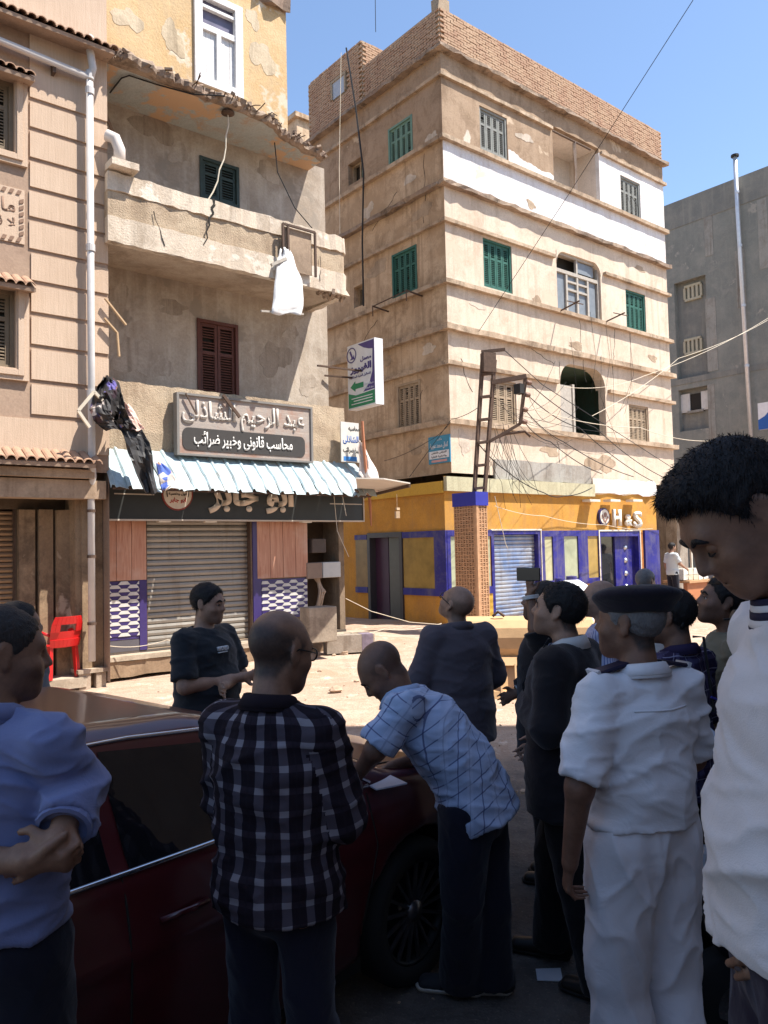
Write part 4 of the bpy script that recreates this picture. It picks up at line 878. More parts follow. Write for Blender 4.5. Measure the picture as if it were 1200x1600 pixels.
b = MB(); b.poly([DF.P(sD0, zD), DF.P(sD1, zD), DF.P(sD1, zD, -12), DF.P(sD0, zD, -12)]); b.poly([DF.P(sD0, .1), DF.P(sD0, zD), DF.P(sD0, zD, -12), DF.P(sD0, .1, -12)]); b.poly([DF.P(sD1, .1), DF.P(sD1, zD), DF.P(sD1, zD, -12), DF.P(sD1, .1, -12)]); b.build('shell', M['dgrey'], Db)
b = MB(); b.fbox(DF, sD0, sD1, zD - 1.4, zD, .0, .03); b.build('roof_band', M['dgrey2'], Db); b = MB(); b.fbox(DF, sD0, sD1, DF.pix(1110, 588)[1] - .15, DF.pix(1110, 588)[1] + .15, .0, .03); b.build('roof_band', M['dgrey2'], Db)
lg_ = plaster('pale_cement_smear', (.36, .34, .30), (.31, .30, .27))
b = MB()
for x0, x1, y0, y1 in ((1101, 1114, 335, 400), (1104, 1120, 465, 580), (1107, 1118, 600, 690), (1150, 1165, 390, 480), (1185, 1200, 310, 420)):
    r = DF.rect(x0, x1, y0, y1); b.fbox(DF, r[0], r[1], r[2], r[3], .0, .02)
b.build('cement_smear', lg_, Db)
for x0, x1, y0, y1 in ((1071, 1097, 444, 469), (1071, 1097, 528, 553)):
    s0_, s1_, z0, z1 = DF.rect(x0, x1, y0, y1, -.35); b = MB(); n = 4
    b.fbox(DF, s0_, s1_, z0, z0 + .12, -.36, -.22); b.fbox(DF, s0_, s1_, z1 - .12, z1, -.36, -.22)
    for k in range(n + 1): c = s0_ + (s1_ - s0_) * k / n; b.fbox(DF, c - .06, c + .06, z0 + .12, z1 - .12, -.36, -.23)
    vg = b.build('vent_grille', plain('ochre_cement_block', (.42, .38, .28), .9), Db)
s0_, s1_, z0, z1 = DF.rect(1079, 1098, 615, 641, -.35); b = MB(); b.fbox(DF, s0_, s1_, z0, z1, -.34, -.30); wo = b.build('window', M['dark'], Db)
wsh = plain('white_shutter', (.60, .58, .55), .6)
for a0, a1 in ((s1_ - .02, s1_ + .55), (s0_ - .5, s0_ + .02)): b = MB(); b.fbox(DF, a0, a1, z0 - .05, z1 + .05, -.3, -.24); b.fbox(DF, a0 + .08, a1 - .08, z0 + .05, z1 - .05, -.24, -.22); b.build('shutter_leaf', wsh, wo)
b = MB(); b.fbox(DF, s0_ - .1, s1_ + .1, z0 - .12, z0, -.35, -.18); b.build('sill', lg_, wo)
# silver flue
fl = MB(); p0, p1 = DF.pix(1153, 248), DF.pix(1180, 715); fp = DF.pix(1166, 480)[0]
fl.tube([DF.P(p0[0], p0[1], .3), DF.P(DF.pix(1157, 330)[0], DF.pix(1157, 330)[1], .3), DF.P(p1[0], p1[1], .3)], .10, 10)
fo = thing('flue_pipe', DF.P(p1[0], p1[1], .3), 'tall silver flue pipe on the face of the grey building', 'pipe'); fl.build('pipe', plain('galvanised_steel', (.62, .62, .64), .4, .5), fo, smooth=True)
for t in (.12, .3, .5, .7): b = MB(); q = DF.P(p0[0] + (p1[0] - p0[0]) * t, p0[1] + (p1[1] - p0[1]) * t, .3); b.lathe(q, Z, [(.10, -.06), (.115, -.06), (.115, .06), (.10, .06)], 10); b.build('joint', plain('galvanised_steel'  , (.62, .62, .64)), fo)
b = MB(); b.lathe(DF.P(p0[0], p0[1], .3), Z, [(.13, -.02), (.19, .0), (.19, .1), (.02, .14)], 10); b.build('cap', M['black_iron'], fo)
# slice of roof between the two middle buildings
b = MB(); p = aty(490, 215, 34); zf = p.z
b.box((p.x, p.y + 4, zf / 2), (8, 8, zf), TH); b.box((p.x, p.y + 4, zf + .1), (8.3, 8.3, .2), TH); fb = b.build('apartment_building', M['cream_old'])
tag(fb, 'sliver of a far brown building between the balcony building and the corner block', 'building')
# ---- the block behind the photographer, whose shade covers the crowd
sb = thing('apartment_building', Vector((9, 2, 0)), 'tall block on the photographer\'s side of the street casting the foreground shade', 'building')
q = onz(1088, 1182); cx0, cy0 = 3.9, q.y - (3.9 - q.x) * -SUN.y / SUN.x
b = MB(); HB = 12.5
b.box((cx0 + 5, cy0 - 7, HB / 2), (10, 14, HB)); b.build('wall', plaster('brown_block_render', (.34, .26, .2), (.3, .22, .16)), sb)
b = MB(); b.box((-3.1, -6.2, 1.6), (13.6, 6, 3.2)); b.build('wall', plaster('brown_block_render', (.34, .26, .2), (.3, .22, .16)), sb)
# ================================================================== signs, awning, banners
def poly_plate(mb, F, pts, d, th=.006, mi=0):
    mb.loft([[F.P(s, z, dd) for s, z in pts] for dd in (d, d + th)], closed=True, caps=True, mi=mi)
def rusty_sign():
    k = NT('worn_sign_paint', .8); n = k.noise(1.3, 5, .7); sx = k.n('ShaderNodeSeparateXYZ'); k.link(k.pos, sx.inputs[0])
    col = k.mix(k.ramp(n, .34, .52), (.33, .19, .14), (.34, .29, .255)); v = k.mapping((1, 1, 14)); col = k.mix(k.ramp(k.noise(2.5, 4, .7, v), .5, .7), col, (.44, .37, .31))
    k.color(col); k.bump(k.noise(30, 3), .4, .01); return k.m
S1 = FB(-11.66); sg = thing('sign_board', S1.P(6.54, 3.5), 'large worn accountant sign board with raised Arabic letters above the blue awning', 'sign')
a0, a1, z0, z1 = 5.30, 7.78, 3.49, 4.42
b = MB(); b.fbox(S1, a0, a1, z0, z1, .0, .1); b.build('panel', rusty_sign(), sg)
b = MB(); b.fbox(S1, a0 - .04, a0, z0 - .03, z1 + .03, -.01, .13); b.fbox(S1, a1, a1 + .04, z0 - .03, z1 + .03, -.01, .13); b.fbox(S1, a0, a1, z1, z1 + .035, -.01, .13); b.fbox(S1, a0, a1, z0 - .03, z0, -.01, .13); b.build('frame', plain('grey_sign_frame', (.20, .185, .17), .6), sg)
pts = []; r = .1
for cx, cz, t0 in ((a0 + .16, z0 + .16, 180), (a1 - .22, z0 + .16, 270), (a1 - .22, z0 + .32, 0), (a0 + .16, z0 + .32, 90)):
    pts += [(cx + r * math.cos(R_(t0 + k * 22.5)), cz + r * math.sin(R_(t0 + k * 22.5))) for k in range(5)]
b = MB(); poly_plate(b, S1, pts, .1, .01); b.build('black_band', plain('dull_black_paint', (.05, .045, .042), .7, vs=14), sg)
emb = plain('worn_white_letter', (.50, .45, .40), .7, var=.25, vs=10)
lettering('letters', 'عبد الرحيم الشاذلى', S1, 6.5, z0 + .645, 2.3, .45, .1, emb, sg, bold=.02, thick=.022)
lettering('letters', 'محاسب قانونى وخبير ضرائب', S1, 6.47, z0 + .24, 1.85, .27, .11, plain('white_letter', (.72, .69, .65), .6), sg, bold=.02, thick=.012)
b = MB(); b.bar(S1.P(a0 + .75, z1 + .06, .16), S1.P(a0 + 1.05, z1 - .28, .16), .05, .03, N); b.build('loose_batten', M['iron'], sg); b = MB(); b.bar(S1.P(a0 + .1, z1 + .02, .15), S1.P(a0 + .28, z1 - .3, .15), .02, .02, N); b.build('loose_batten', M['iron'], sg)
# black shop sign with the shop's name
S2 = FB(-11.62); bs_ = thing('sign_board', S2.P(6.5, 2.43), 'long black shop sign with cream Arabic name and round emblem under the blue awning', 'sign')
c0, c1, y0, y1 = 4.19, 8.97, 2.45, 3.1
b = MB(); b.fbox(S2, c0, c1, y0, y1, -.12, .0); b.build('panel', plain('charcoal_panel', (.035, .037, .036), .45), bs_)
b = MB(); tr = plain('pale_sign_trim', (.50, .43, .36), .5); b.fbox(S2, c0 - .02, c1 + .02, y0 - .025, y0, -.12, .02); b.fbox(S2, c0 - .02, c0, y0, y1, -.12, .02); b.fbox(S2, c1, c1 + .02, y0, y1, -.12, .02); b.build('trim', tr, bs_)
for p0, p1, zz in ((c0 + .1, c0 + .72, 2.82), (c1 - .75, c1 - .02, 2.74)): b = MB(); b.fbox(S2, p0, p1, zz, zz + .018, .0, .008); b.build('trim_line', tr, bs_)
crm = plain('cream_sign_letter', (.62, .52, .42), .5)
la0, la1 = S2.pix(325, 790)[0], S2.pix(458, 790)[0]
lettering('letters', 'ابو جابر', S2, (la0 + la1) / 2, 2.83, la1 - la0, .56, .0, crm, bs_, bold=.045, thick=.02)
lc = S2.pix(277, 772); b = MB(); b.lathe(S2.P(lc[0], lc[1], .0), N, [(.26, 0), (.26, .012), (.001, .012)], 32); eo = b.build('emblem_ring', plain('dark_red', (.22, .04, .03), .5), bs_)
b = MB(); b.lathe(S2.P(lc[0], lc[1], .012), N, [(.235, 0), (.235, .008), (.001, .008)], 32); b.build('emblem_disc', crm, eo)
red, ink = plain('red_ink', (.42, .03, .02), .6), plain('black_ink', (.03, .03, .03), .6)
lettering('emblem_letters', 'ابو جابر', S2, lc[0], lc[1] - .1, .27, .09, .02, red, eo, bold=.03, thick=.003); lettering('emblem_letters', 'فول وطعمية', S2, lc[0], lc[1] + .0, .30, .06, .02, ink, eo, bold=.02, thick=.003)
b = MB(); poly_plate(b, S2, [(lc[0] - .06, lc[1] + .12), (lc[0] - .06, lc[1] + .07), (lc[0], lc[1] + .09), (lc[0] + .06, lc[1] + .07), (lc[0] + .06, lc[1] + .12), (lc[0], lc[1] + .1)], .02, .004); b.build('emblem_bow', red, eo)
b = MB()
for sg_ in (-1, 1): b.tube([S2.P(lc[0] + sg_ * .13, lc[1] + .17, .022), S2.P(lc[0] + sg_ * .19, lc[1] + .08, .022), S2.P(lc[0] + sg_ * .17, lc[1] - .05, .022)], .008, 5)
b.build('emblem_arc', ink, eo)
b = MB(); b.fbox(S2, S2.pix(480, 770)[0], S2.pix(512, 770)[0], 2.93, 3.05, .0, .01); b.build('sign_patch', crm, bs_)
for px in (258, 330, 480):
    s, z = S2.pix(px, 812); b = MB(); b.fbox(S2, s - .1, s + .1, 2.405, 2.425, -.1, .0); b.build('lamp_strip', pale, bs_)
# corrugated awning: each sheet a piece, ribs rolled in, lower lip crumpled
aw = thing('corrugated_awning', FB(-11.4).P(6.5, 2.9), 'crumpled pale blue corrugated metal awning over the shop', 'awning')
awm = plaster('pale_blue_sheet', (.44, .55, .58), (.36, .46, .50), (.30, .26, .22), .55, None, .6, .35, .15, 20, rough=.45)
def aw_sheet(a0, a1, drop=0.0, twist=0.0):
    w = a1 - a0; prof = [(0, 0), (.02, .035), (.05, .04), (.075, .0), (w * .5, .004), (w, .0)]
    rows = []; n = 7; ph = rnd.uniform(0, 6)
    for k in range(n + 1):
        t = k / n; row = []
        for x, h in prof:
            dent = .012 * math.sin(7 * t + ph + x * 9) * t + (rnd.uniform(-.016, .016) if t > .8 else 0)
            bb = -11.76 + .68 * t; zz = 3.52 - .60 * t + h + dent - drop * t + twist * (x / w) * t
            if t > .85: zz -= .05 * (t - .85) / .15; bb -= .03
            row.append(W(a0 + x + .015 * math.sin(3 * t + ph), bb + rnd.uniform(-.008, .008), zz))
        rows.append(row)
    mb = MB(); mb.loft(rows, closed=False); o = mb.build('corrugated_sheet', awm, aw); m_ = o.modifiers.new('t', 'SOLIDIFY'); m_.thickness = .004; return o
a_ = 4.06
while a_ < 8.8:
    w = .255; aw_sheet(a_, a_ + w + .004, drop=(.05 if 4.55 < a_ < 4.8 else rnd.uniform(-.006, .008)), twist=rnd.uniform(-.008, .008)); a_ += w
b = MB()
for k in range(7): aa = 4.2 + k * .74; b.bar(W(aa, -11.78, 3.1), W(aa, -11.15, 2.88), .03, .03)
b.bar(W(4.1, -11.15, 2.87), W(8.8, -11.15, 2.86), .03, .03); b.build('awning_frame', M['iron'], aw)
# thin sheet continuing over the alley
b = MB(); pts = [onz(x, y, 3.0) for x, y in ((556, 748), (600, 749), (641, 756), (600, 770), (560, 778))]
b.loft([[p + Z * dz for p in pts] for dz in (0, .02)], closed=True, caps=True)
tag(b.build('metal_sheet', plain('dusty_white_sheet', (.55, .50, .44), .6)), 'thin pale metal sheet jutting out over the alley past the awning', 'sheet')
b = MB(); b.bar(onz(545, 782, 2.93), onz(640, 759, 2.97), .04, .05); b.bar(onz(555, 765, 2.94), onz(570, 778, 2.92), .03, .03)
tag(b.build('sheet_support', M['iron']), 'rusty iron bar carrying the pale metal sheet over the alley', 'bar')
# cloth-like hanging things built from rows of (y, left x, right x, plane b)
def drape(name, rows, m, label, cat, fold=.06, cols=9, th=.006, sub=3):
    full = []
    for i in range(len(rows) - 1):
        for k in range(sub): t = k / sub; full.append([rows[i][j] * (1 - t) + rows[i + 1][j] * t for j in range(4)])
    full.append(rows[-1]); ph = rnd.uniform(0, 6); R2 = []
    for i, (y, xl, xr, bb) in enumerate(full):
        row = []
        for c in range(cols):
            t = c / (cols - 1); d = (rnd.uniform(-.35, .35) * fold if 'banner' in name else 0) + fold * math.sin(t * 7 + ph + i * .25) + fold * .5 * math.sin(t * 15 + i * .7) + fold * .4 * math.sin(i * 1.3 + t * 3)
            f = FB(bb + d); row.append(f.P(*f.pix(xl + (xr - xl) * t, y + 2.0 * math.sin(t * 9 + i))))
        R2.append(row)
    mb = MB(); mb.loft(R2, closed=False); o = mb.build(name, m, None, smooth='banner' not in name); mm = o.modifiers.new('t', 'SOLIDIFY'); mm.thickness = th
    return tag(o, label, cat)
def print_mat(name, base, cols, scale, th=.5):
    k = NT(name, .55); v = k.n('ShaderNodeTexVoronoi'); v.inputs['Scale'].default_value = scale; k.link(k.pos, v.inputs['Vector'])
    rr = k.n('ShaderNodeValToRGB'); rr.color_ramp.interpolation = 'CONSTANT'; el = rr.color_ramp.elements
    for i, c in enumerate(cols):
        e = el[i] if i < 2 else el.new(i / len(cols)); e.position = i / len(cols); e.color = (*c, 1)
    k.link(v.outputs['Color'], rr.inputs[0]); k.color(k.mix(k.ramp(k.noise(scale * .4, 3), th, th + .05), base, rr.outputs[0])); k.bump(k.noise(25, 3), .2, .02); return k.m
vinyl = print_mat('dark_printed_vinyl', (.03, .027, .027), [(.34, .20, .17), (.05, .03, .04), (.12, .10, .28), (.5, .42, .38), (.16, .05, .05)], 7, .56)
drape('torn_banner', [(588, 162, 172, -11.05), (600, 154, 186, -11.0), (618, 146, 192, -10.9), (640, 140, 196, -10.85), (658, 146, 206, -10.9), (672, 166, 214, -10.95)], vinyl, 'crumpled dark printed banner bunched beside the grey pipe', 'banner', .09, 13)
drape('torn_banner', [(655, 176, 200, -10.98), (668, 186, 220, -11.0), (690, 196, 234, -10.95), (712, 202, 238, -10.9), (740, 212, 240, -10.92), (771, 228, 246, -10.95)], plain('charcoal_vinyl', (.045, .043, .043), .5), 'dark grey strip of banner hanging over the blue awning', 'banner', .05)
drape('torn_banner', [(630, 190, 200, -11.0), (648, 186, 212, -10.97), (664, 184, 222, -10.95), (672, 200, 226, -10.95)], print_mat('pink_printed_vinyl', (.60, .40, .34), [(.6, .42, .36), (.16, .18, .5), (.66, .58, .52)], 9, .5), 'pinkish printed flap of the torn banner', 'banner', .04)
drape('torn_poster', [(722, 244, 252, -10.99), (738, 246, 268, -10.98), (750, 248, 278, -10.97), (758, 250, 270, -10.97), (765, 252, 258, -10.97)], print_mat('poster_print', (.62, .38, .30), [(.6, .36, .28), (.10, .16, .5), (.66, .6, .55), (.45, .08, .06)], 9, .42), 'small colourful torn poster corner resting on the blue awning', 'poster', .015)
b = MB(); FQ = FB(-10.85)
for (x0, y0), (x1, y1) in (((122, 642), (147, 612)), ((147, 612), (160, 626)), ((122, 642), (140, 668))): b.bar(FQ.P(*FQ.pix(x0, y0)), FQ.P(*FQ.pix(x1, y1)), .04, .04)
tag(b.build('banner_frame', plain('pale_batten', (.55, .48, .38), .7)), 'broken pale wooden frame sticking out beside the crumpled banner', 'frame')
for (x0, y0), (x1, y1), lb in (((164, 466), (197, 508), 'straight broken bamboo stick poking out of the wall corner'), ((163, 497), (186, 557), 'curved broken stick hanging from the wall corner')):
    b = MB(); FQ = FB(-11.2); p, q = FQ.P(*FQ.pix(x0, y0)), FQ.P(*FQ.pix(x1, y1)); mid = p.lerp(q, .5) + (U * .08 + Z * .08 if 'curved' in lb else Z * .0); b.tube([p, mid, q], .022, 6); tag(b.build('broken_stick', plain('bamboo', (.45, .30, .17), .7)), lb, 'stick')
drape('white_rag', [(388, 438, 450, -10.98), (402, 434, 458, -10.97), (420, 432, 464, -10.93), (440, 429, 472, -10.9), (465, 427, 474, -10.9), (480, 425, 474, -10.9), (491, 424, 470, -10.9)], plain('grubby_white_sheet', (.70, .69, .68), .6, var=.12, vs=9), 'torn white sheet hanging from the balcony parapet', 'cloth', .022, 9)
b = MB(); FQ = FB(-10.95); b.bar(FQ.P(*FQ.pix(424, 414)), FQ.P(*FQ.pix(447, 404)), .05, .05); b.bar(FQ.P(*FQ.pix(408, 486)), FQ.P(*FQ.pix(474, 491)), .03, .03); tag(b.build('rag_batten', M['wood_grey']), 'short battens holding the torn white sheet', 'batten')
FQ = FB(-11.04); ir = thing('iron_frame', FQ.P(*FQ.pix(463, 430)), 'empty rusty iron frame fixed to the balcony parapet', 'frame'); s0, s1, z0, z1 = FQ.rect(440, 490, 358, 428)
for e in ((s0, z0, s0, z1), (s1, z0, s1, z1), (s0, z1, s1, z1), (s0 + .1, z0, s0 + .1, z1)):
    b = MB(); b.bar(FQ.P(e[0], e[1], .05), FQ.P(e[2], e[3], .05), .035, .035, N); b.build('rail', M['iron'], ir)
b = MB(); b.fbox(FQ, s0 + .05, s1 - .05, z0 + .02, z1 - .02, .0, .012); b.build('backing', plaster('frame_backing', (.42, .31, .22), (.34, .25, .18)), ir)
# hanging laboratory sign, square to the street
LA = FA(9.15); s_a, s_b = LA.pix(586, 580)[0], LA.pix(543.5, 590)[0]; z0, z1 = LA.pix(565, 636)[1], LA.pix(565, 534)[1]
lab = thing('hanging_sign', LA.P((s_a + s_b) / 2, z0), 'white, purple and green laboratory sign hanging between the buildings', 'sign')
wp = plain('white_acrylic', (.70, .70, .72), .4); pur = plain('sign_purple', (.075, .05, .20), .4); gre = plain('sign_green', (.02, .22, .10), .4)
b = MB(); b.fbox(LA, s_a, s_b, z0, z1, -.20, .0); b.build('box', wp, lab)
wS, hS = s_b - s_a, z1 - z0; ps = lambda u, v: (s_b - wS * u, z0 + hS * v)         # u from the left as seen, v up
def sp(pts, m, d, nm): b = MB(); poly_plate(b, LA, [ps(*p) for p in pts], d, .004); return b.build(nm, m, lab)
sp([(.40, .98), (.98, .98), (.98, .84), (.80, .86), (.62, .90), (.48, .95)][::-1], pur, .0, 'swoosh'); sp([(.93, .86), (.98, .84), (.98, .22), (.56, .22), (.80, .34), (.91, .50)], pur, .001, 'swoosh'); sp([(.02, .25), (.3, .20), (.98, .22), (.98, .02), (.02, .02)], gre, .001, 'band')
sp([(.02, .27), (.3, .215), (.98, .235), (.98, .22), (.3, .20), (.02, .25)], wp, .002, 'line')
sp([(.10, .34), (.28, .42), (.28, .38), (.58, .38), (.58, .30), (.28, .30), (.28, .26)], gre, .002, 'arrow')
cx, cz = ps(.16, .84); b = MB(); b.lathe(LA.P(cx, cz, .002), LA.out, [(.13, 0), (.15, 0), (.15, .006), (.13, .006)], 24); b.build('emblem_ring', pur, lab)
b = MB(); poly_plate(b, LA, [ps(.08, .90), ps(.13, .91), ps(.22, .80), ps(.25, .84), ps(.27, .77), ps(.1, .77), ps(.16, .80)], .002, .004); b.build('emblem', pur, lab)
class Flip(Face): pass
LF = Flip(LA.o, -LA.sd, LA.out)
def lt(txt, u, v, w, h, m, bold=.02): s, z = ps(u, v); lettering('letters', txt, LF, -s, z, w * wS, h * hS, .004, m, lab, bold=bold, thick=.003)
lt('معمل', .68, .73, .40, .08, pur, .04); lt('الفيروز', .49, .60, .78, .14, pur, .05); lt('للتحاليل الطبية المتكاملة', .46, .485, .78, .05, pur, .015); lt('د عبدالله طنطاوى', .78, .33, .38, .04, wp, .02); lt('بجوار الموقف الجديد', .72, .27, .45, .035, wp, .015)
for v in (.155, .115, .07): b = MB(); p = ps(.5, v); b.fbox(LA, p[0] - wS * .4, p[0] + wS * (.2 + .2 * rnd.random()), p[1] - .008, p[1] + .008, .005, .008); b.build('print_line', wp, lab)
b = MB(); b.fbox(LA, s_a + .02, s_a + .1, z0 + .05, z1 - .05, -.2, .003); b.build('edge_cap', wp, lab)
b = MB(); p = FB(-11.9); b.bar(W(8.1, -11.75, 5.28), W(9.25, -(s_b + s_a) / 2, 5.33), .04, .03); b.bar(W(8.6, -12.25, 5.25), W(9.2, -12.1, 5.25), .03, .03); b.build('bracket', M['iron'], lab)
# second accountant sign, torn, beside the awning
T1 = FB(-11.55); ts = thing('torn_sign', T1.P(*T1.pix(550, 720)), 'small torn white sign with blue and black Arabic writing at the awning end', 'sign')
s0, s1, z0, z1 = T1.rect(533, 561, 660, 722); b = MB(); b.fbox(T1, s0, s1, z0, z1, -.02, .0); b.build('panel', plain('dirty_white_sign', (.58, .55, .50), .6, vs=8), ts)
lettering('letters', 'محاسبه', T1, s0 + .3, z1 - .12, .26, .11, .0, ink, ts, bold=.03, thick=.003); lettering('letters', 'الشاذلى', T1, s0 + .22, z1 - .33, .36, .16, .0, plain('blue_ink', (.03, .10, .32), .6), ts, bold=.03, thick=.003); lettering('letters', 'خبير ضرائب', T1, s0 + .25, z1 - .52, .42, .12, .0, ink, ts, bold=.03, thick=.003)
b = MB(); b.fbox(T1, s0 + .05, s1 - .06, z0 + .02, z0 + .1, .0, .004); b.build('blue_stripe', plain('blue_print', (.05, .20, .50), .5), ts)
drape('white_rag', [(690, 558, 566, -11.45), (705, 560, 572, -11.4), (722, 562, 582, -11.35), (740, 560, 590, -11.3), (755, 570, 594, -11.3), (767, 580, 596, -11.3)], plain('pinkish_rag', (.66, .56, .50), .7, vs=9), 'pinkish white rag draped at the right end of the awning', 'cloth', .06)
b = MB(); FQ = FB(-11.3); b.tube([FQ.P(*FQ.pix(566, 658)), FQ.P(*FQ.pix(568, 690)), FQ.P(*FQ.pix(572, 735)), FQ.P(*FQ.pix(578, 785)), FQ.P(*FQ.pix(580, 822))], [.025, .03, .03, .03, .012], 6); tag(b.build('frayed_rope', plain('rust_rope', (.42, .17, .09), .8)), 'reddish frayed rope hanging at the right end of the awning', 'rope')
b = MB(); FQ = FB(-12.2); p = FQ.pix(620, 772); b.tube([FQ.P(p[0], p[1]), FQ.P(p[0], p[1] - .35)], .008, 4); b.box(FQ.P(p[0], p[1] - .42), (.08, .08, .14), .4); b.box(FQ.P(p[0] + .01, p[1] - .3), (.1, .04, .05), .9); tag(b.build('hanging_lamp_holder', plain('tan_plastic', (.5, .36, .22), .6)), 'small bare lamp holder hanging under the metal sheet', 'lamp')
# blue plaque on the corner building
PQ = FA(aC - .005); s0, s1, z0, z1 = PQ.rect(671, 704.5, 681, 724); pl_ = thing('plaque', PQ.P((s0 + s1) / 2, z0), 'small blue and white Arabic name plaque on the cream corner', 'sign')
b = MB(); b.fbox(PQ, s0, s1, z0, z1, .0, .03); b.build('plate', plain('plaque_blue', (.05, .24, .38), .5), pl_)
b = MB(); hh = z1 - z0; b.fbox(PQ, s0 + .03, s1 - .03, z0 + hh * .18, z0 + hh * .46, .03, .036); b.build('white_field', wp, pl_)
PF = Face(PQ.o, -PQ.sd, PQ.out); wS = s1 - s0; pc = -(s0 + s1) / 2
lettering('letters', 'مكتب', PF, pc + .02, z1 - hh * .13, wS * .22, hh * .11, .03, wp, pl_, bold=.02, thick=.004); lettering('letters', 'كمال محمد عجيبة', PF, pc, z1 - hh * .36, wS * .84, hh * .24, .03, wp, pl_, bold=.03, thick=.004)
lettering('letters', 'المحامى بالنقض', PF, pc, z0 + hh * .39, wS * .7, hh * .1, .036, ink, pl_, bold=.02, thick=.003); lettering('letters', 'والادارية العليا', PF, pc, z0 + hh * .25, wS * .7, hh * .09, .036, ink, pl_, bold=.02, thick=.003)
b = MB(); b.fbox(PQ, s0 + .1, s1 - .1, z0 + hh * .05, z0 + hh * .13, .03, .034); b.build('pink_line', plain('pink_print', (.62, .32, .30), .6), pl_)
# blue and white sign at the far right
WQ = FA(36.5); s0, s1, z0, z1 = WQ.rect(1187, 1222, 628, 670); ws = thing('sign_board', WQ.P(s0, z0), 'white sign with a blue wave on the far grey building', 'sign')
b = MB(); b.fbox(WQ, s0, s1, z0, z1, .0, .15); b.build('panel', wp, ws); b = MB(); poly_plate(b, WQ, [(s1, z0), (s0, z0), (s0, z0 + .9), (s0 + .35, z0 + .95), (s0 + .7, z0 + .6), (s1, z0 + .45)], .15, .02); b.build('wave', plain('sign_blue', (.02, .10, .36), .4), ws)

# ================================================================== lattice-clad post, ladder pole, wires
pp0 = aty(740, 985, 16.0); pp0.z = .2; pa, pb = pp0.dot(U), pp0.dot(N)
post = thing('clad_post', pp0, 'terracotta lattice clad post with blue cap below the steel pole', 'post')
zcap = aty(740, 791, 16).z; ztop = aty(740, 770, 16).z; hw, hd = .155, .31
terr = plain('terracotta_lattice', (.50, .29, .16), .85, var=.25, vs=9, bump=.3)
b = MB(); b.box(W(pa, pb, (zcap + .2) / 2), (hw * 2 - .1, hd * 2 - .1, zcap - .2), TH); b.build('core', plain('dark_core', (.035, .02, .015), .9), post)
def lattice(F, s0, s1, z0, z1, nx):
    b = MB(); px = (s1 - s0) / nx
    for k in range(nx + 1): b.fbox(F, s0 + k * px - .012, s0 + k * px + .012, z0, z1, -.05, .0)
    z = z0; r = 0
    while z < z1:
        b.fbox(F, s0, s1, z - .011, z + .011, -.047, -.004)
        for k in range(nx):
            if (k + r) % 2: b.fbox(F, s0 + k * px + .012, s0 + (k + 1) * px - .012, z + px * .40, z + px * .60, -.045, -.008)
            else: b.fbox(F, s0 + (k + .40) * px, s0 + (k + .60) * px, z + .011, z + px - .011, -.045, -.008)
        z += px; r += 1
    return b.build('lattice', terr, post, kind='stuff')
lattice(FA(pa - hw), -pb - hd, -pb + hd, .2, zcap, 8); lattice(FB(pb + hd), pa - hw, pa + hw, .2, zcap, 4)
b = MB(); b.box(W(pa, pb, (zcap + ztop) / 2), (hw * 2 + .05, hd * 2 + .05, ztop - zcap), TH); b.build('cap', plain('cobalt_cap', (.03, .035, .30), .5), post)
pole = thing('power_pole', W(pa, pb, ztop), 'rusty leaning steel ladder pole with crossarm and switch box', 'utility pole')
M['iron'] = plain('weathered_rust', (.105, .066, .047), .8, var=.35, vs=20, bump=.3); PY = 16.0; L_ = lambda x, y, dy=0: aty(x, y, PY + dy)
for (xb, xt) in ((741, 754), (757, 773)):
    b = MB(); b.bar(L_(xb, 772), L_(xt, 562), .08, .05, N); b.build('rail', M['iron'], pole)
for k in range(6):
    t = .04 + k * .17; y = 772 - 210 * t; b = MB(); b.bar(L_(741 + 13 * t, y), L_(757 + 16 * t, y - 2), .10, .05, Z); b.build('batten', M['iron'], pole)
b = MB(); b.box(L_(763, 567), (.28, .16, .40), TH * .5); b.bar(L_(752, 550), L_(789, 546), .06, .06); b.build('switch_box', M['iron'], pole)
b = MB(); b.bar(L_(768, 598), L_(822, 588), .09, .09); b.bar(L_(821, 590), L_(813, 662), .07, .07); b.bar(L_(813, 662), L_(765, 690), .06, .06); b.build('crossarm', M['iron'], pole)
b = MB(); b.box(L_(812, 608), (.17, .17, .2), TH); b.build('junction_box', M['black_iron'], pole)
insu = plain('brown_porcelain', (.20, .12, .09), .3)
for x, y in ((826, 598), (824, 617), (820, 640), (819, 659)):
    b = MB(); b.lathe(L_(x, y), U, [(.01, -.06), (.05, -.05), (.03, -.02), (.055, 0), (.03, .03), (.05, .05), (.01, .07)], 10); b.build('insulator', insu, pole, smooth=True)
b = MB(); b.tube([L_(766, 688), L_(790, 678), L_(820, 674), L_(829, 682)], .03, 6); b.build('bent_conduit', M['iron'], pole)
def wire(pts, m, r, label, sag=0.0, cat='cable', grp='overhead wires', n=12, name='overhead_wire'):
    P = [aty(x, y, Y) for x, y, Y in pts]; out = []
    for i in range(len(P) - 1):
        for k in range(n): t = k / n; p = P[i].lerp(P[i + 1], t); p.z -= sag * 4 * t * (1 - t); out.append(p)
    out.append(P[-1]); mb = MB(); mb.tube(out, r * .5, 5, caps=False); return tag(mb.build(name, m), label, cat, grp)
blk, plc = M['cable'], M['palecable']
wire([(788, 547, 16), (847, 601, 17.2), (954, 669, 19.5), (1060, 737, 22), (1250, 850, 27)], blk, .018, 'wire running from the pole top down to the far right')
wire([(826, 598, 16), (930, 668, 18), (1035, 745, 21)], blk, .02, 'wire from the upper insulator down to the right', .1)
wire([(824, 617, 16), (905, 668, 17.5), (1020, 752, 20.5)], blk, .02, 'wire from the second insulator sloping right', .1)
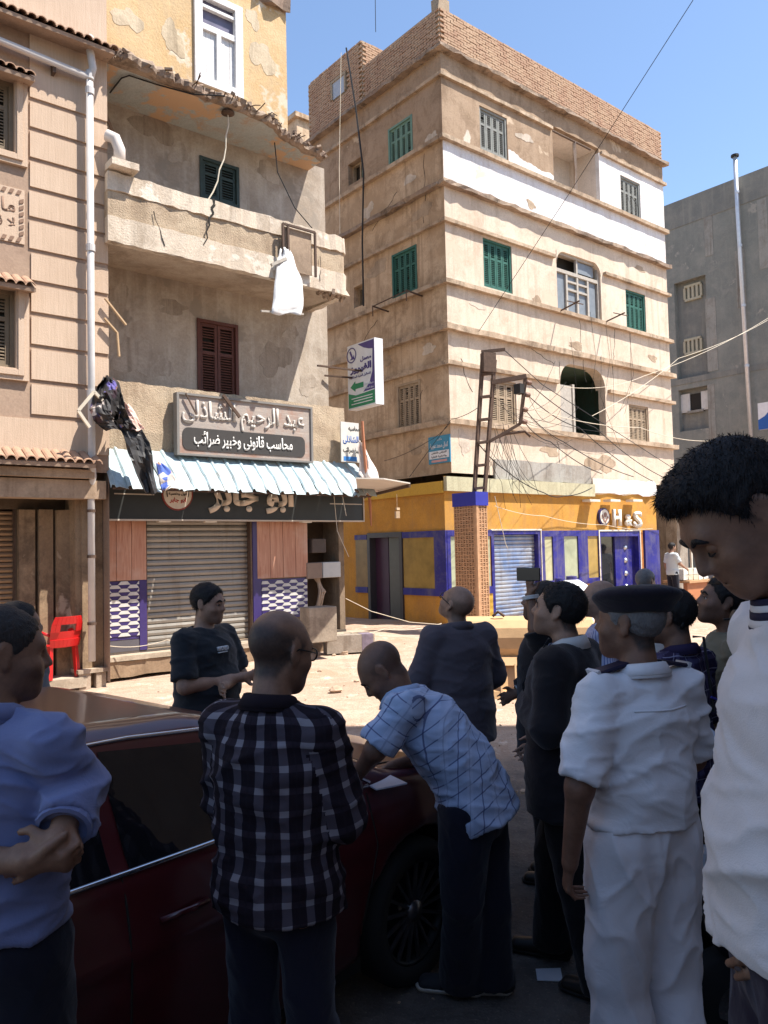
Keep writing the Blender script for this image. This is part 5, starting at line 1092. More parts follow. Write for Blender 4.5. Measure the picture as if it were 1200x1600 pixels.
wire([(820, 640, 16), (880, 690, 17.2), (990, 745, 20)], blk, .02, 'wire from the third insulator sloping right', .08)
wire([(819, 659, 16), (860, 690, 16.8), (940, 740, 18.8)], blk, .02, 'wire from the lowest insulator sloping right', .08)
wire([(878, 604, 18.3), (1005, 588, 22), (1200, 497, 30)], plc, .015, 'pale cable rising from the open balcony to the right edge', .15)
wire([(830, 638, 16), (1000, 668, 19), (1110, 689, 21), (1260, 690, 24)], plc, .016, 'pale cable crossing the street behind the boy', .1)
wire([(748, 518, 16.2), (889, 303, 13.5), (1083, 0, 11)], blk, .011, 'thin cable climbing from the pole across the roof into the sky', .0)
wire([(925, 650, 18.6), (1060, 560, 22.5), (1200, 500, 28)], plc, .014, 'pale cable rising past the end of the corner building', .1)
wire([(705, 655, 16.5), (752, 633, 16)], blk, .014, 'short cable from the corner ledge to the pole', .05)
wire([(640, 745, 18.4), (704, 657, 16.6)], blk, .014, 'cable climbing the shaded side of the corner', .0); wire([(600, 720, 18.8), (668, 690, 17.6), (704, 660, 16.6)], blk, .012, 'thin cable running along the shaded side to the corner', .05)
wire([(541, 75, 19.2), (556, 170, 18.9), (568, 270, 18.6), (566, 380, 18.6), (568, 478, 18.6)], blk, .045, 'thick black riser cable down the shaded side wall', .0)
wire([(533, 82, 18.8), (530, 260, 18.5), (531, 365, 18.2)], plc, .014, 'pale rope hanging down the shaded side wall', .0)
wire([(586, -20, 21.5), (587, 50, 21.5)], blk, .02, 'thin aerial mast on the roof of the corner building', .0)
wire([(745, 690, 16), (790, 735, 16.3), (850, 770, 17), (880, 775, 17.5), (925, 762, 18.5)], blk, .022, 'drooping black cable over the pale green band', .05)
wire([(772, 790, 16.2), (850, 806, 17), (945, 820, 19), (1020, 826, 21)], plc, .012, 'pale string across the orange shop fascia', .05)
wire([(773, 775, 16), (790, 850, 16), (794, 858, 16)], plc, .014, 'pale frayed cord hanging in front of the blue shutter', .0)
for k in range(16):
    x0, y0 = rnd.uniform(752, 800), rnd.uniform(660, 700); x1, y1 = x0 + rnd.uniform(-25, 60), rnd.uniform(730, 800)
    wire([(x0, y0, 16.1), ((x0 + x1) / 2 + rnd.uniform(-12, 12), (y0 + y1) / 2 + 6, 16.2), (x1, y1, 16.3)], blk, .009, 'loose dangling wire end below the pole crossarm', .05, grp='dangling wire ends', n=6, name='dangling_wire')
for k in range(9):
    x0, y0 = rnd.uniform(762, 830), rnd.uniform(610, 680); x1, y1 = rnd.uniform(860, 1010), rnd.uniform(560, 740)
    wire([(x0, y0, 16.1), (x1, y1, 16.1 + (x1 - 760) / 55)], blk, .009, 'thin slack wire in the tangle between pole and facade', rnd.uniform(.1, .5), grp='tangled service wires', name='service_wire')
for k in range(7):
    x0, y0 = rnd.uniform(880, 990), rnd.uniform(480, 560); wire([(x0, y0, 16.2 + (x0 - 760) / 52), (x0 + rnd.uniform(-10, 12), y0 + rnd.uniform(50, 90), 16.2 + (x0 - 760) / 52), (x0 + rnd.uniform(-20, 30), y0 + rnd.uniform(110, 150), 16.2 + (x0 - 760) / 52)], blk, .008, 'thin wire trailing down the sunlit facade', .03, grp='wires trailing on the facade', n=6, name='facade_wire')
wire([(540, 935, 15.0), (580, 955, 15.2), (640, 972, 15.6), (690, 976, 15.8)], plc, .014, 'pale rope sagging across the alley mouth', .0, 'rope', None); wire([(163, 1008, 11.6), (260, 1000, 11.8), (500, 992, 13.6), (600, 983, 14.6), (690, 974, 15.4)], plc, .013, 'long pale rope strung along the shop step and alley', .06, 'rope', None)
wire([(520, 755, 14), (527, 830, 14), (545, 870, 14)], plc, .012, 'loose pale wire hanging from the black sign', .0, 'cable', None); wire([(532, 758, 13.9), (541, 806, 13.9)], plc, .012, 'short pale wire hanging from the awning end', .0, 'cable', None)

# ================================================================== small things in the street
def hexblock(name, c, size, rz, m, label, cat, j=.012, tilt=0):
    mb = MB(); mb.box(c, size, rot=Matrix.Rotation(rz, 3, 'Z') @ Matrix.Rotation(tilt, 3, 'X')); me_o = mb.build(name, m); bv = me_o.modifiers.new('b', 'BEVEL'); bv.width = j; bv.segments = 2; return tag(me_o, label, cat)
cb = onz(146, 1076, .02); blkm = plaster('cement_block', (.46, .36, .27), (.38, .30, .22), st=.3)
hb = MB(); FQ = FB(cb.dot(N)); s0, s1 = FQ.pix(124, 1060)[0], FQ.pix(166, 1060)[0]
for q0, q1 in ((s0, s0 + .16), (s1 - .14, s1)): hb.fbox(FQ, q0, q1, .0, .24, -.3, .0)
hb.fbox(FQ, s0 - .02, s1 + .02, .245, .30, -.32, .02); tag(hb.build('stone_bench', blkm), 'low bench of two cement blocks and a slab under the drain pipe', 'bench')
p = onz(496, 1004, .40); hexblock('stone_block', p + Vector((0, .25, .28)), (.52, .35, .58), TH - .1, plaster('marbled_stone', (.46, .38, .29), (.30, .24, .18), (.12, .09, .07), .6), 'upright marbled stone block at the end of the shop step', 'block')
p = onz(545, 1018, .15); pk_ = thing('painted_block', p, 'long concrete block with faded blue and red paint by the alley', 'block'); b = MB(); b.box(p + Vector((0, .12, .13)), (.86, .26, .30), TH - .35); b.build('concrete', plaster('faded_concrete', (.40, .34, .28), (.32, .27, .22)), pk_)
b = MB(); d = Matrix.Rotation(TH - .35, 3, 'Z'); b.box(p + Vector((0, .12, .13)) + d @ Vector((.30, 0, .0)), (.2, .27, .31), TH - .35); b.build('paint_band', plain('faded_paint', (.20, .16, .20), .8, var=.4, vs=12), pk_)
for x0, x1, y0, y1, m, lb in ((470, 494, 879, 904, plain('brown_meter', (.24, .17, .13), .6), 'brown meter box in the niche beside the shop'), (495, 523, 878, 902, plain('white_meter', (.50, .50, .48), .4), 'pale glazed meter box in the niche beside the shop'), (478, 500, 842, 864, plain('dark_meter', (.08, .06, .05), .6), 'small dark box high in the niche')):
    FQ = FB(-12.05); s0, s1, z0, z1 = FQ.rect(x0, x1, y0, y1); b = MB(); b.fbox(FQ, s0, s1, z0, z1, .0, .2); bo = b.build('meter_box', m); tag(bo, lb, 'meter box'); bv = bo.modifiers.new('b', 'BEVEL'); bv.width = .015; bv.segments = 2
p = onz(492, 948, .44); FQ = FB(-12.1); b = MB(); s0, z0 = FQ.pix(488, 925)
for k in range(5): b.tube([FQ.P(s0 + rnd.uniform(-.1, .15), z0 + .35, .05), FQ.P(s0 + rnd.uniform(-.1, .2), z0, .12), FQ.P(s0 + rnd.uniform(-.1, .15), z0 - .3, .05)], .025, 6)
tag(b.build('pipe_cluster', plain('bent_pipes', (.36, .27, .2), .6)), 'bent water pipes below the meter boxes', 'pipes')
# red plastic chair seen from behind and the side
def red_chair():
    base = onz(90, 1058, .205); base = W(base.dot(U) - .02, -11.66, .205); c = thing('plastic_chair', base, 'red plastic garden chair against the grimy wall', 'chair'); rm = plain('red_plastic', (.50, .012, .012), .35, var=.08, spec=.5)
    Rm = Matrix.Rotation(R_(52), 3, 'Z'); T = lambda x, y, z: base + Rm @ Vector((x, y, z))
    for sx in (-1, 1):
        for sy, top in ((1, .44), (-1, .44)):
            b = MB(); b.loft([[T(sx * .21 + dx * .03, sy * .2 + dy * .03, 0) for dx, dy in ((-1, -1), (1, -1), (1, 1), (-1, 1))], [T(sx * .185 + dx * .022, sy * .17 + dy * .045, top) for dx, dy in ((-1, -1), (1, -1), (1, 1), (-1, 1))]], caps=True); b.build('leg', rm, c)
    b = MB(); rows = [[T(x * (1 if y < .1 else .95), y, .45 - .03 * math.cos(x * 6) * math.cos(y * 4) + dz) for x in np.linspace(-.22, .22, 7)] for y, dz in zip(np.linspace(-.22, .22, 7), (0,) * 7)]; b.loft(rows, closed=False); o = b.build('seat', rm, c, smooth=True); m_ = o.modifiers.new('t', 'SOLIDIFY'); m_.thickness = .02
    b = MB(); rows = []
    for k in range(9):
        t = k / 8; z = .45 + .42 * t; w_ = .21 + .02 * math.sin(t * 3) - .05 * max(0, t - .75) * 2; rows.append([T(x * w_ / .21, -.21 - .10 * t - .05 * (1 - (x / .21) ** 2), z) for x in np.linspace(-.21, .21, 9)])
    i0 = b.v.__len__()
    for k in range(8):
        for q in range(8):
            if 4 <= k <= 5 and q in (2, 3, 4, 5): continue
            b.poly([rows[k][q], rows[k][q + 1], rows[k + 1][q + 1], rows[k + 1][q]])
    o = b.build('backrest', rm, c, smooth=False); m_ = o.modifiers.new('t', 'SOLIDIFY'); m_.thickness = .018
    for sx in (-1, 1): b = MB(); b.tube([T(sx * .22, .2, .45), T(sx * .25, .19, .62), T(sx * .25, .0, .66), T(sx * .23, -.22, .62)], .022, 8); b.build('armrest', rm, c, smooth=True)
red_chair()
# stones and crumbs of masonry on the lit ground
stm2 = plain('pale_stone', (.42, .30, .21), .9, var=.25, vs=9, bump=.4)
def stone(p, r, name='stone', label=None, grp=None):
    bm = bmesh.new(); bmesh.ops.create_icosphere(bm, subdivisions=2, radius=1)
    ph = [rnd.uniform(0, 6) for _ in range(3)]
    for v in bm.verts:
        k = 1 + .22 * math.sin(3 * v.co.x + ph[0]) * math.sin(2.5 * v.co.y + ph[1]) + .12 * math.sin(6 * v.co.z + ph[2]); v.co = Vector((v.co.x * r * 1.25 * k, v.co.y * r * k, v.co.z * r * .75 * k)) + p + Z * r * .35
    me = bpy.data.meshes.new(name); bm.to_mesh(me); bm.free(); o = link_mesh(name, me, None, stm2); return tag(o, label, 'stone', grp)
for px, py, r, lb in ((525, 1082, .07, 'largest pale stone lying on the sunlit dirt'), (557, 1068, .03, 'small stone right of the largest stone'), (500, 1055, .035, 'stone on the dirt left of the largest stone'), (537, 1032, .06, 'flat rubble lump just below the shop step'), (522, 1034, .03, 'small rubble lump near the shop step'), (640, 1065, .03, 'small stone behind the leaning man'), (655, 1080, .035, 'dark stone near the leaning man\'s back'), (250, 1085, .03, 'flat chip of stone on the dirt near the shop'), (148, 1090, .04, 'flat splinter lying before the block bench'), (850, 1338, .03, 'pebble on the shaded asphalt'), (820, 1240, .03, 'pebble at the edge of the shade')):
    p = onz(px, py, 0); p.z = gz(p.x, p.y); stone(p, r, label=lb)
mb = MB()
for k in range(900):
    a_, b_ = rnd.uniform(-4, 26), rnd.uniform(-11.3, -2); p = W(a_, b_, 0)
    if p.y < 2.5 or p.y > 26: continue
    p.z = gz(p.x, p.y); r = rnd.uniform(.004, .014) * (1 if rnd.random() < .9 or p.y < 7 else 1.8); mb.box(p + Z * r * .3, (r * 1.6, r * 1.2, r), rot=Matrix.Rotation(rnd.uniform(0, 6), 3, Vector((rnd.random() * .3, rnd.random() * .3, 1))))
tag(mb.build('gravel', stm2, origin=Vector((0, 0, 0))), 'loose gravel and masonry crumbs scattered on the street', 'gravel', kind='stuff')
# loader bucket
def bucket():
    p = onz(792, 1090, .0); c = thing('loader_bucket', p, 'faded tan steel digger bucket with ribbed lower plate standing in the sun', 'bucket'); bm_ = plain('faded_tan_steel', (.52, .33, .17), .7, var=.15, vs=6, bump=.2)
    Rm = Matrix.Rotation(R_(-8), 3, 'Z'); T = lambda x, y, z: p + Rm @ Vector((x, y, z)); wd = 1.1; x0, x1 = -.5, 1.1
    prof = [(.55, .98), (.40, .99), (.22, .95), (.13, .86), (.10, .74), (.11, .60), (.16, .50), (.12, .46), (.12, .42)]
    b = MB(); b.loft([[T(x, y, z) for y, z in prof] for x in (x0, x1)], closed=False); o = b.build('curved_plate', bm_, c, smooth=False); m_ = o.modifiers.new('t', 'SOLIDIFY'); m_.thickness = .025
    b = MB(); b.hexa([T(x0, .02, .40), T(x1, .02, .40), T(x1, .14, .40), T(x0, .14, .40), T(x0, .08, .49), T(x1, .08, .49), T(x1, .2, .49), T(x0, .2, .49)]); b.build('shelf_beam', bm_, c)
    b = MB(); b.hexa([T(x0, -.10, .0), T(x1, -.10, .0), T(x1, .2, .0), T(x0, .2, .0), T(x0, .10, .40), T(x1, .10, .40), T(x1, .2, .40), T(x0, .2, .40)]); b.build('lower_plate', bm_, c)
    for k in range(9):
        x = x0 + .08 + k * (x1 - x0 - .16) / 8; b = MB(); b.hexa([T(x - .012, -.15, .08), T(x + .012, -.15, .08), T(x + .012, .0, .08), T(x - .012, .0, .08), T(x - .012, .02, .42), T(x + .012, .02, .42), T(x + .012, .15, .42), T(x - .012, .15, .42)]); b.build('rib', bm_, c)
    b = MB(); b.hexa([T(x0, -.16, .0), T(x1, -.16, .0), T(x1, -.09, .0), T(x0, -.09, .0), T(x0, -.13, .10), T(x1, -.13, .10), T(x1, -.05, .10), T(x0, -.05, .10)]); b.build('cutting_edge', bm_, c)
    b = MB(); b.loft([[T(x, y, z) for y, z in [(.55, .98), (.13, .9), (.1, .6), (-.12, .02), (.8, .02), (.9, .5)]] for x in (x1, x1 + .03)], caps=True); b.build('side_plate', bm_, c)
    b = MB(); b.tube([T(x0 + .35, .3, 1.0), T(x0 + .42, .28, 1.06), T(x0 + .5, .3, 1.0)], .02, 6); b.build('lifting_eye', M['iron'], c)
bucket()
# goods stall past the corner building
KQ = FB(bC - .6); ks = thing('market_stall', KQ.P(23.5, .2), 'small open stall with shelves of dark goods past the corner shop', 'stall')
k0, k1 = GR.pix(1029, 850)[0] + .1, 26.5
b = MB(); b.fbox(KQ, k0, k1, .2, 3.4, -2.0, -1.9); b.build('back_wall', plaster('stall_wall', (.36, .32, .27), (.30, .26, .22)), ks); b = MB(); b.fbox(KQ, k0, k1, 3.1, 3.3, -1.9, .3); b.build('roof', pale, ks)
for s in (k0 + .5, k0 + 1.6, k0 + 2.9): b = MB(); b.fbox(KQ, s, s + .06, .2, 3.1, -.1, -.04); b.build('upright', pale, ks)
for z in (.75, 1.25, 1.75, 2.25): b = MB(); b.fbox(KQ, k0, k0 + 1.7, z, z + .04, -.9, -.05); b.build('shelf', pale, ks)
for k in range(22):
    s, z = k0 + .08 + (k % 6) * .27, (.79, 1.29, 1.79, 2.29)[k // 6]; m = rnd.choice([M['dark'], M['black_iron'], plain('goods_white', (.6, .58, .52), .6), plain('goods_grey', (.2, .2, .22), .5)])
    mb = MB(); mb.fbox(KQ, s, s + .21, z, z + rnd.uniform(.1, .3), -.45, -.12, j=.012); tag(mb.build('shelf_goods', m), 'small packed item standing on the stall shelves', 'goods', 'goods on the stall shelves')
tb = thing('trestle_table', KQ.P(k0 + .4, .2, 1.4), 'low table of goods in front of the stall', 'table'); b = MB(); b.fbox(KQ, k0 - .5, k0 + .9, .78, .84, 1.0, 1.8); b.build('table_top', plain('table_wood', (.42, .24, .12), .7), tb); b = MB(); b.fbox(KQ, k0 - .48, k0 + .88, .2, .78, 1.6, 1.72); b.build('front_panel', plain('red_brown_board', (.40, .16, .07), .7), tb)
for k in range(9):
    mb = MB(); s = k0 - .45 + (k % 5) * .27; z = .85 + (.16 if k > 4 else 0); mb.fbox(KQ, s, s + .24, z, z + .15, 1.1 + .1 * (k % 2), 1.6, j=.015); o = mb.build('carton', plain(rnd.choice(['goods_white', 'goods_cream']), (.6, .55, .42), .6)); tag(o, 'small pale carton stacked on the stall table', 'carton', 'cartons on the stall table')
for k in range(3):
    s = k0 + 1.55 + k * .32; mb = MB(); mb.fbox(KQ, s, s + .28, .2, .75 + .12 * k, 1.2, 1.6, j=.03); o = mb.build('wood_crate', plain('crate_wood', (.46, .34, .2), .8)); tag(o, ('low', 'middle height', 'tallest')[k] + ' wooden crate beside the man at the stall', 'crate')
# white and blue wrapped things beside the shop
for x, y0, y1, Y, m, lb in ((893, 905, 960, 13.2, plain('white_plastic', (.74, .75, .76), .4), 'white rounded plastic tank with blue ring by the orange shop'), (875, 908, 960, 13.6, plain('light_blue_plastic', (.22, .45, .66), .4), 'light blue rounded plastic tank by the orange shop')):
    t_ = aty(x, y0, Y); g_ = gz(t_.x, t_.y); h = t_.z - g_; tk = thing('plastic_tank', Vector((t_.x, t_.y, g_)), lb, 'tank'); r = .34 if 'white' in lb else .28
    b = MB(); b.lathe(Vector((t_.x, t_.y, g_)), Z, [(.01, 0), (r * .9, 0), (r, .1), (r, h * .6), (r * .95, h * .78), (r * .75, h * .92), (r * .35, h * .99), (.01, h)], 24); b.build('shell', m, tk, smooth=True)
    b = MB(); cc = Vector((t_.x, t_.y - r * .98, g_ + h * .6)); b.lathe(cc, Vector((0, -1, .25)), [(.10, -.03), (.10, .02), (.17, .02), (.17, -.03)], 20); b.build('ring', plain('bright_blue', (.04, .25, .6), .4), tk)
    b = MB(); b.lathe(Vector((t_.x, t_.y, g_ + h)), Z, [(.09, -.02), (.09, .05), (.01, .06)], 14); b.build('lid', M['blue'], tk)
# ================================================================== people: implicit bodies meshed with surface nets
V = lambda *p: np.array(p, np.float64)
def nrm(v): v = np.asarray(v, float); return v / max(1e-9, np.linalg.norm(v))
class Vol:
    def __init__(s, lo, hi, vox):
        s.vox = vox; s.lo = np.array(lo, float) - 3 * vox; n = np.ceil((np.array(hi, float) + 3 * vox - s.lo) / vox).astype(int) + 1
        s.n = n; s.D = np.full(n, 0.25, np.float32); s.ax = [(s.lo[i] + vox * np.arange(n[i])).astype(np.float32) for i in range(3)]
    def box(s, lo, hi):
        a = np.clip(np.floor((np.array(lo) - s.lo) / s.vox).astype(int), 0, s.n - 1); b = np.clip(np.ceil((np.array(hi) - s.lo) / s.vox).astype(int) + 1, 1, s.n)
        return tuple(slice(a[i], b[i]) for i in range(3))
    def pts(s, sl):
        return s.ax[0][sl[0]][:, None, None], s.ax[1][sl[1]][None, :, None], s.ax[2][sl[2]][None, None, :]
    def put(s, pr, k=.02, op='add', grow=0.0):
        lo, hi = pr.bounds(grow); m = k + .03; sl = s.box(lo - m, hi + m); d = pr.dist(*s.pts(sl), grow); D = s.D[sl]
        if op == 'add':
            h = np.maximum(k - np.abs(D - d), 0) / k; s.D[sl] = np.minimum(D, d) - h * h * k * .25
        else:
            d = -d; h = np.maximum(k - np.abs(D - d), 0) / k; s.D[sl] = np.maximum(D, d) + h * h * k * .25
    def clip(s, p, n):
        n = nrm(n); X, Y, Z_ = s.pts((slice(None),) * 3); s.D = np.maximum(s.D, ((X - p[0]) * n[0] + (Y - p[1]) * n[1] + (Z_ - p[2]) * n[2]).astype(np.float32))
    def mesh(s):
        D = s.D; S = D < 0; n = s.n
        c = np.zeros(n - 1, np.int8)
        for i in (0, 1):
            for j in (0, 1):
                for k in (0, 1): c += S[i:n[0] - 1 + i, j:n[1] - 1 + j, k:n[2] - 1 + k]
        idx = np.argwhere((c > 0) & (c < 8))
        if len(idx) == 0: return np.zeros((0, 3)), np.zeros((0, 4), int)
        vid = np.full(n - 1, -1, np.int32); vid[tuple(idx.T)] = np.arange(len(idx))
        acc = np.zeros((len(idx), 3)); cnt = np.zeros(len(idx)); i0 = idx
        C = {(i, j, k): D[i0[:, 0] + i, i0[:, 1] + j, i0[:, 2] + k] for i in (0, 1) for j in (0, 1) for k in (0, 1)}
        for a in C:
            for ax in range(3):
                if a[ax] == 0:
                    b = list(a); b[ax] = 1; b = tuple(b); da, db = C[a], C[b]; m = (da < 0) != (db < 0)
                    t = np.where(m, da / np.where(m, da - db, 1), 0); p = np.array(a, float)[None, :].repeat(len(idx), 0); p[:, ax] += t
                    acc += p * m[:, None]; cnt += m
        v = (i0 + acc / cnt[:, None]) * s.vox + s.lo; F = []
        for ax in range(3):
            o1, o2 = (ax + 1) % 3, (ax + 2) % 3; sl0 = [slice(None)] * 3; sl1 = [slice(None)] * 3; sl0[ax] = slice(0, n[ax] - 1); sl1[ax] = slice(1, n[ax])
            A, B = S[tuple(sl0)], S[tuple(sl1)]; e = np.argwhere(A != B); e = e[(e[:, o1] > 0) & (e[:, o2] > 0) & (e[:, o1] < n[o1] - 1) & (e[:, o2] < n[o2] - 1)]
            if not len(e): continue
            q = []
            for d1, d2 in ((-1, -1), (0, -1), (0, 0), (-1, 0)): f = e.copy(); f[:, o1] += d1; f[:, o2] += d2; q.append(vid[tuple(f.T)])
            q = np.stack(q, 1); fl = B[tuple(e.T)]; q[fl] = q[fl][:, ::-1]; F.append(q)
        return v, np.concatenate(F)
class Cone:
    """tapered limb with elliptical section"""
    def __init__(s, a, b, ra, rb, lat=None, flat=False, cap=None):
        s.a, s.b = np.asarray(a, float), np.asarray(b, float); s.ra = ra if isinstance(ra, tuple) else (ra, ra); s.rb = rb if isinstance(rb, tuple) else (rb, rb)
        s.L = max(1e-6, np.linalg.norm(s.b - s.a)); s.z = (s.b - s.a) / s.L; lat = np.asarray(lat if lat is not None else (1, 0, 0), float)
        lat = lat - s.z * lat.dot(s.z)
        if np.linalg.norm(lat) < 1e-3: lat = np.cross(s.z, (0, 1, .3))
        s.x = nrm(lat); s.y = np.cross(s.z, s.x); s.flat = flat; s.cap = cap
    def bounds(s, g=0):
        r = max(*s.ra, *s.rb) + g; return np.minimum(s.a, s.b) - r, np.maximum(s.a, s.b) + r
    def loc(s, X, Y, Z_):
        dx, dy, dz = X - s.a[0], Y - s.a[1], Z_ - s.a[2]
        return dx * s.x[0] + dy * s.x[1] + dz * s.x[2], dx * s.y[0] + dy * s.y[1] + dz * s.y[2], dx * s.z[0] + dy * s.z[1] + dz * s.z[2]
    def dist(s, X, Y, Z_, g=0):
        lx, ly, lz = s.loc(X, Y, Z_); t = np.clip(lz / s.L, 0, 1); e = lz - t * s.L
        wx = s.ra[0] + (s.rb[0] - s.ra[0]) * t + g; wy = s.ra[1] + (s.rb[1] - s.ra[1]) * t + g; w = np.minimum(wx, wy)
        we = w if s.cap is None else s.cap + g
        d = (np.sqrt((lx / wx) ** 2 + (ly / wy) ** 2 + (e / we) ** 2 + 1e-9) - 1) * w
        if s.flat: d = np.maximum(d, lz - s.L)
        return d.astype(np.float32)
class Ell:
    def __init__(s, c, r, M=None): s.c = np.asarray(c, float); s.r = np.asarray(r, float); s.M = np.eye(3) if M is None else np.asarray(M, float)
    def bounds(s, g=0): m = s.r.max() + g; return s.c - m, s.c + m
    def dist(s, X, Y, Z_, g=0):
        dx, dy, dz = X - s.c[0], Y - s.c[1], Z_ - s.c[2]; q = 0
        for i in range(3): q = q + ((dx * s.M[0, i] + dy * s.M[1, i] + dz * s.M[2, i]) / (s.r[i] + g)) ** 2
        return ((np.sqrt(q + 1e-9) - 1) * (s.r.min() + g)).astype(np.float32)
_nd = np.random.RandomState(5); _ND = _nd.normal(size=(14, 3)); _NP = _nd.uniform(0, 6.28, 14)
def wnoise(p, sc):
    q = p * sc; w = q + .55 * np.stack([np.sin(q @ _ND[i] + _NP[i]) for i in range(3)], 1); r = 0
    for i in range(3, 9): r = r + np.sin(w @ (_ND[i] * (1 + .25 * (i - 3))) + _NP[i]) / (1 + .3 * (i - 3))
    return r / 3
def vnormals(v, f):
    n = np.cross(v[f[:, 2]] - v[f[:, 0]], v[f[:, 3]] - v[f[:, 1]]); o = np.zeros_like(v)
    for i in range(4):
        for k in range(3): o[:, k] += np.bincount(f[:, i], n[:, k], len(v))
    return o / np.maximum(1e-9, np.linalg.norm(o, axis=1))[:, None]
def relax(v, f, it=1, lam=.5):
    for _ in range(it):
        acc = np.zeros_like(v); cnt = np.zeros(len(v))
        for i in range(4):
            a, b = f[:, i], f[:, (i + 1) % 4]
            for k in range(3): acc[:, k] += np.bincount(a, v[b, k], len(v)) + np.bincount(b, v[a, k], len(v))
            cnt += np.bincount(a, minlength=len(v)) + np.bincount(b, minlength=len(v))
        v = v + lam * (acc / np.maximum(cnt, 1)[:, None] - v)
    return v
def np_mesh(name, v, f, m, parent=None, attr=None, origin=None):
    me = bpy.data.meshes.new(name); me.vertices.add(len(v)); me.vertices.foreach_set('co', v.astype(np.float32).ravel()); me.loops.add(f.size); me.loops.foreach_set('vertex_index', f.astype(np.int32).ravel())
    me.polygons.add(len(f)); me.polygons.foreach_set('loop_start', np.arange(0, f.size, 4, dtype=np.int32)); me.update(); me.shade_smooth()
    if attr is not None: a = me.attributes.new('cuv', 'FLOAT_VECTOR', 'CORNER'); a.data.foreach_set('vector', attr.astype(np.float32).ravel())
    return link_mesh(name, me, parent, m, False, origin)
def vol_for(prs, vox, g=0.0):
    b = [p.bounds(g) for p in prs]; return Vol(np.min([x[0] for x in b], 0) - .02, np.max([x[1] for x in b], 0) + .02, vox)

# ---------------------------------------------------------------- cloth, skin and hair materials
def skin_mat(name, c):
    if name in MATS: return MATS[name]
    k = NT(name, .55); k.b.inputs['Specular IOR Level'].default_value = .4; f = k.noise(26, 5, .7); at = k.n('ShaderNodeAttribute'); at.attribute_name = 'stub'; k.color(k.mix(k.math('MULTIPLY', at.outputs['Fac'], k.math('ADD', .75, k.math('MULTIPLY', k.noise(90, 2), .4))), k.mix(k.ramp(f, .3, .7), tuple(x * .72 for x in c), tuple(x * 1.08 for x in c)), (.022, .017, .015)))
    k.b.inputs['Subsurface Weight'].default_value = .0; k.bump(k.math('ADD', k.noise(160, 2), k.noise(45, 3)), .22, .004); MATS[name] = k.m; return k.m
def hair_mat(name, c):
    if name in MATS: return MATS[name]
    k = NT(name, .6); v = k.mapping((1, 1, .25)); f = k.noise(260, 2, .6, v); k.color(k.mix(f, tuple(x * .5 for x in c), tuple(x * 1.5 for x in c))); k.bump(f, .7, .006); MATS[name] = k.m; return k.m
def cloth_mat(name, c, rough=.9, weave=.15, var=.08):
    if name in MATS: return MATS[name]
    k = NT(name, rough); k.b.inputs['Specular IOR Level'].default_value = .15; k.b.inputs['Sheen Weight'].default_value = .15
    k.color(k.mix(k.noise(5, 4), tuple(x * (1 - var * 2) for x in c), tuple(min(1, x * (1 + var * 2)) for x in c))); h = k.math('ADD', k.noise(11, 3, .6, None, 1.6), k.math('MULTIPLY', k.noise(400, 1), weave)); k.bump(h, .2, .02); MATS[name] = k.m; return k.m
def plaid_mat(name, base, layers, rough=.9, cross=None):
    """layers: (axis, period, width, colour, strength, phase) on the cloth's own coordinates"""
    if name in MATS: return MATS[name]
    k = NT(name, rough); k.b.inputs['Specular IOR Level'].default_value = .12; at = k.n('ShaderNodeAttribute'); at.attribute_name = 'cuv'; sx = k.n('ShaderNodeSeparateXYZ'); k.link(at.outputs['Vector'], sx.inputs[0])
    col = k.mix(0.0, base, base); ms = []; wob = k.math('MULTIPLY', k.math('SUBTRACT', k.noise(6, 2), .5), .012)
    for ax, per, wid, c, stg, ph in layers:
        u = k.math('ADD', sx.outputs[ax], wob); fr = k.math('FRACT', k.math('ADD', k.math('MULTIPLY', u, 1 / per), ph + 50)); d = k.math('ABSOLUTE', k.math('SUBTRACT', fr, .5))
        msk = k.math('MULTIPLY', k.math('LESS_THAN', d, wid / per / 2), stg); col = k.mix(msk, col, c); ms.append(msk)
    if cross: col = k.mix(k.math('MULTIPLY', ms[0], ms[1]), col, cross)
    k.color(col); k.bump(k.math('ADD', k.noise(14, 3), k.math('MULTIPLY', k.noise(400, 1), .2)), .2, .02); MATS[name] = k.m; return k.m
SK = dict(a=skin_mat('brown_skin', (.27, .145, .09)), b=skin_mat('light_brown_skin', (.36, .205, .135)), c=skin_mat('dark_brown_skin', (.20, .10, .062)), d=skin_mat('tan_brown_skin', (.22, .118, .075)))
HR_ = dict(black=hair_mat('black_hair', (.012, .010, .010)), grey=hair_mat('greying_hair', (.16, .15, .145)), stub=hair_mat('cropped_dark_hair', (.035, .028, .025)))

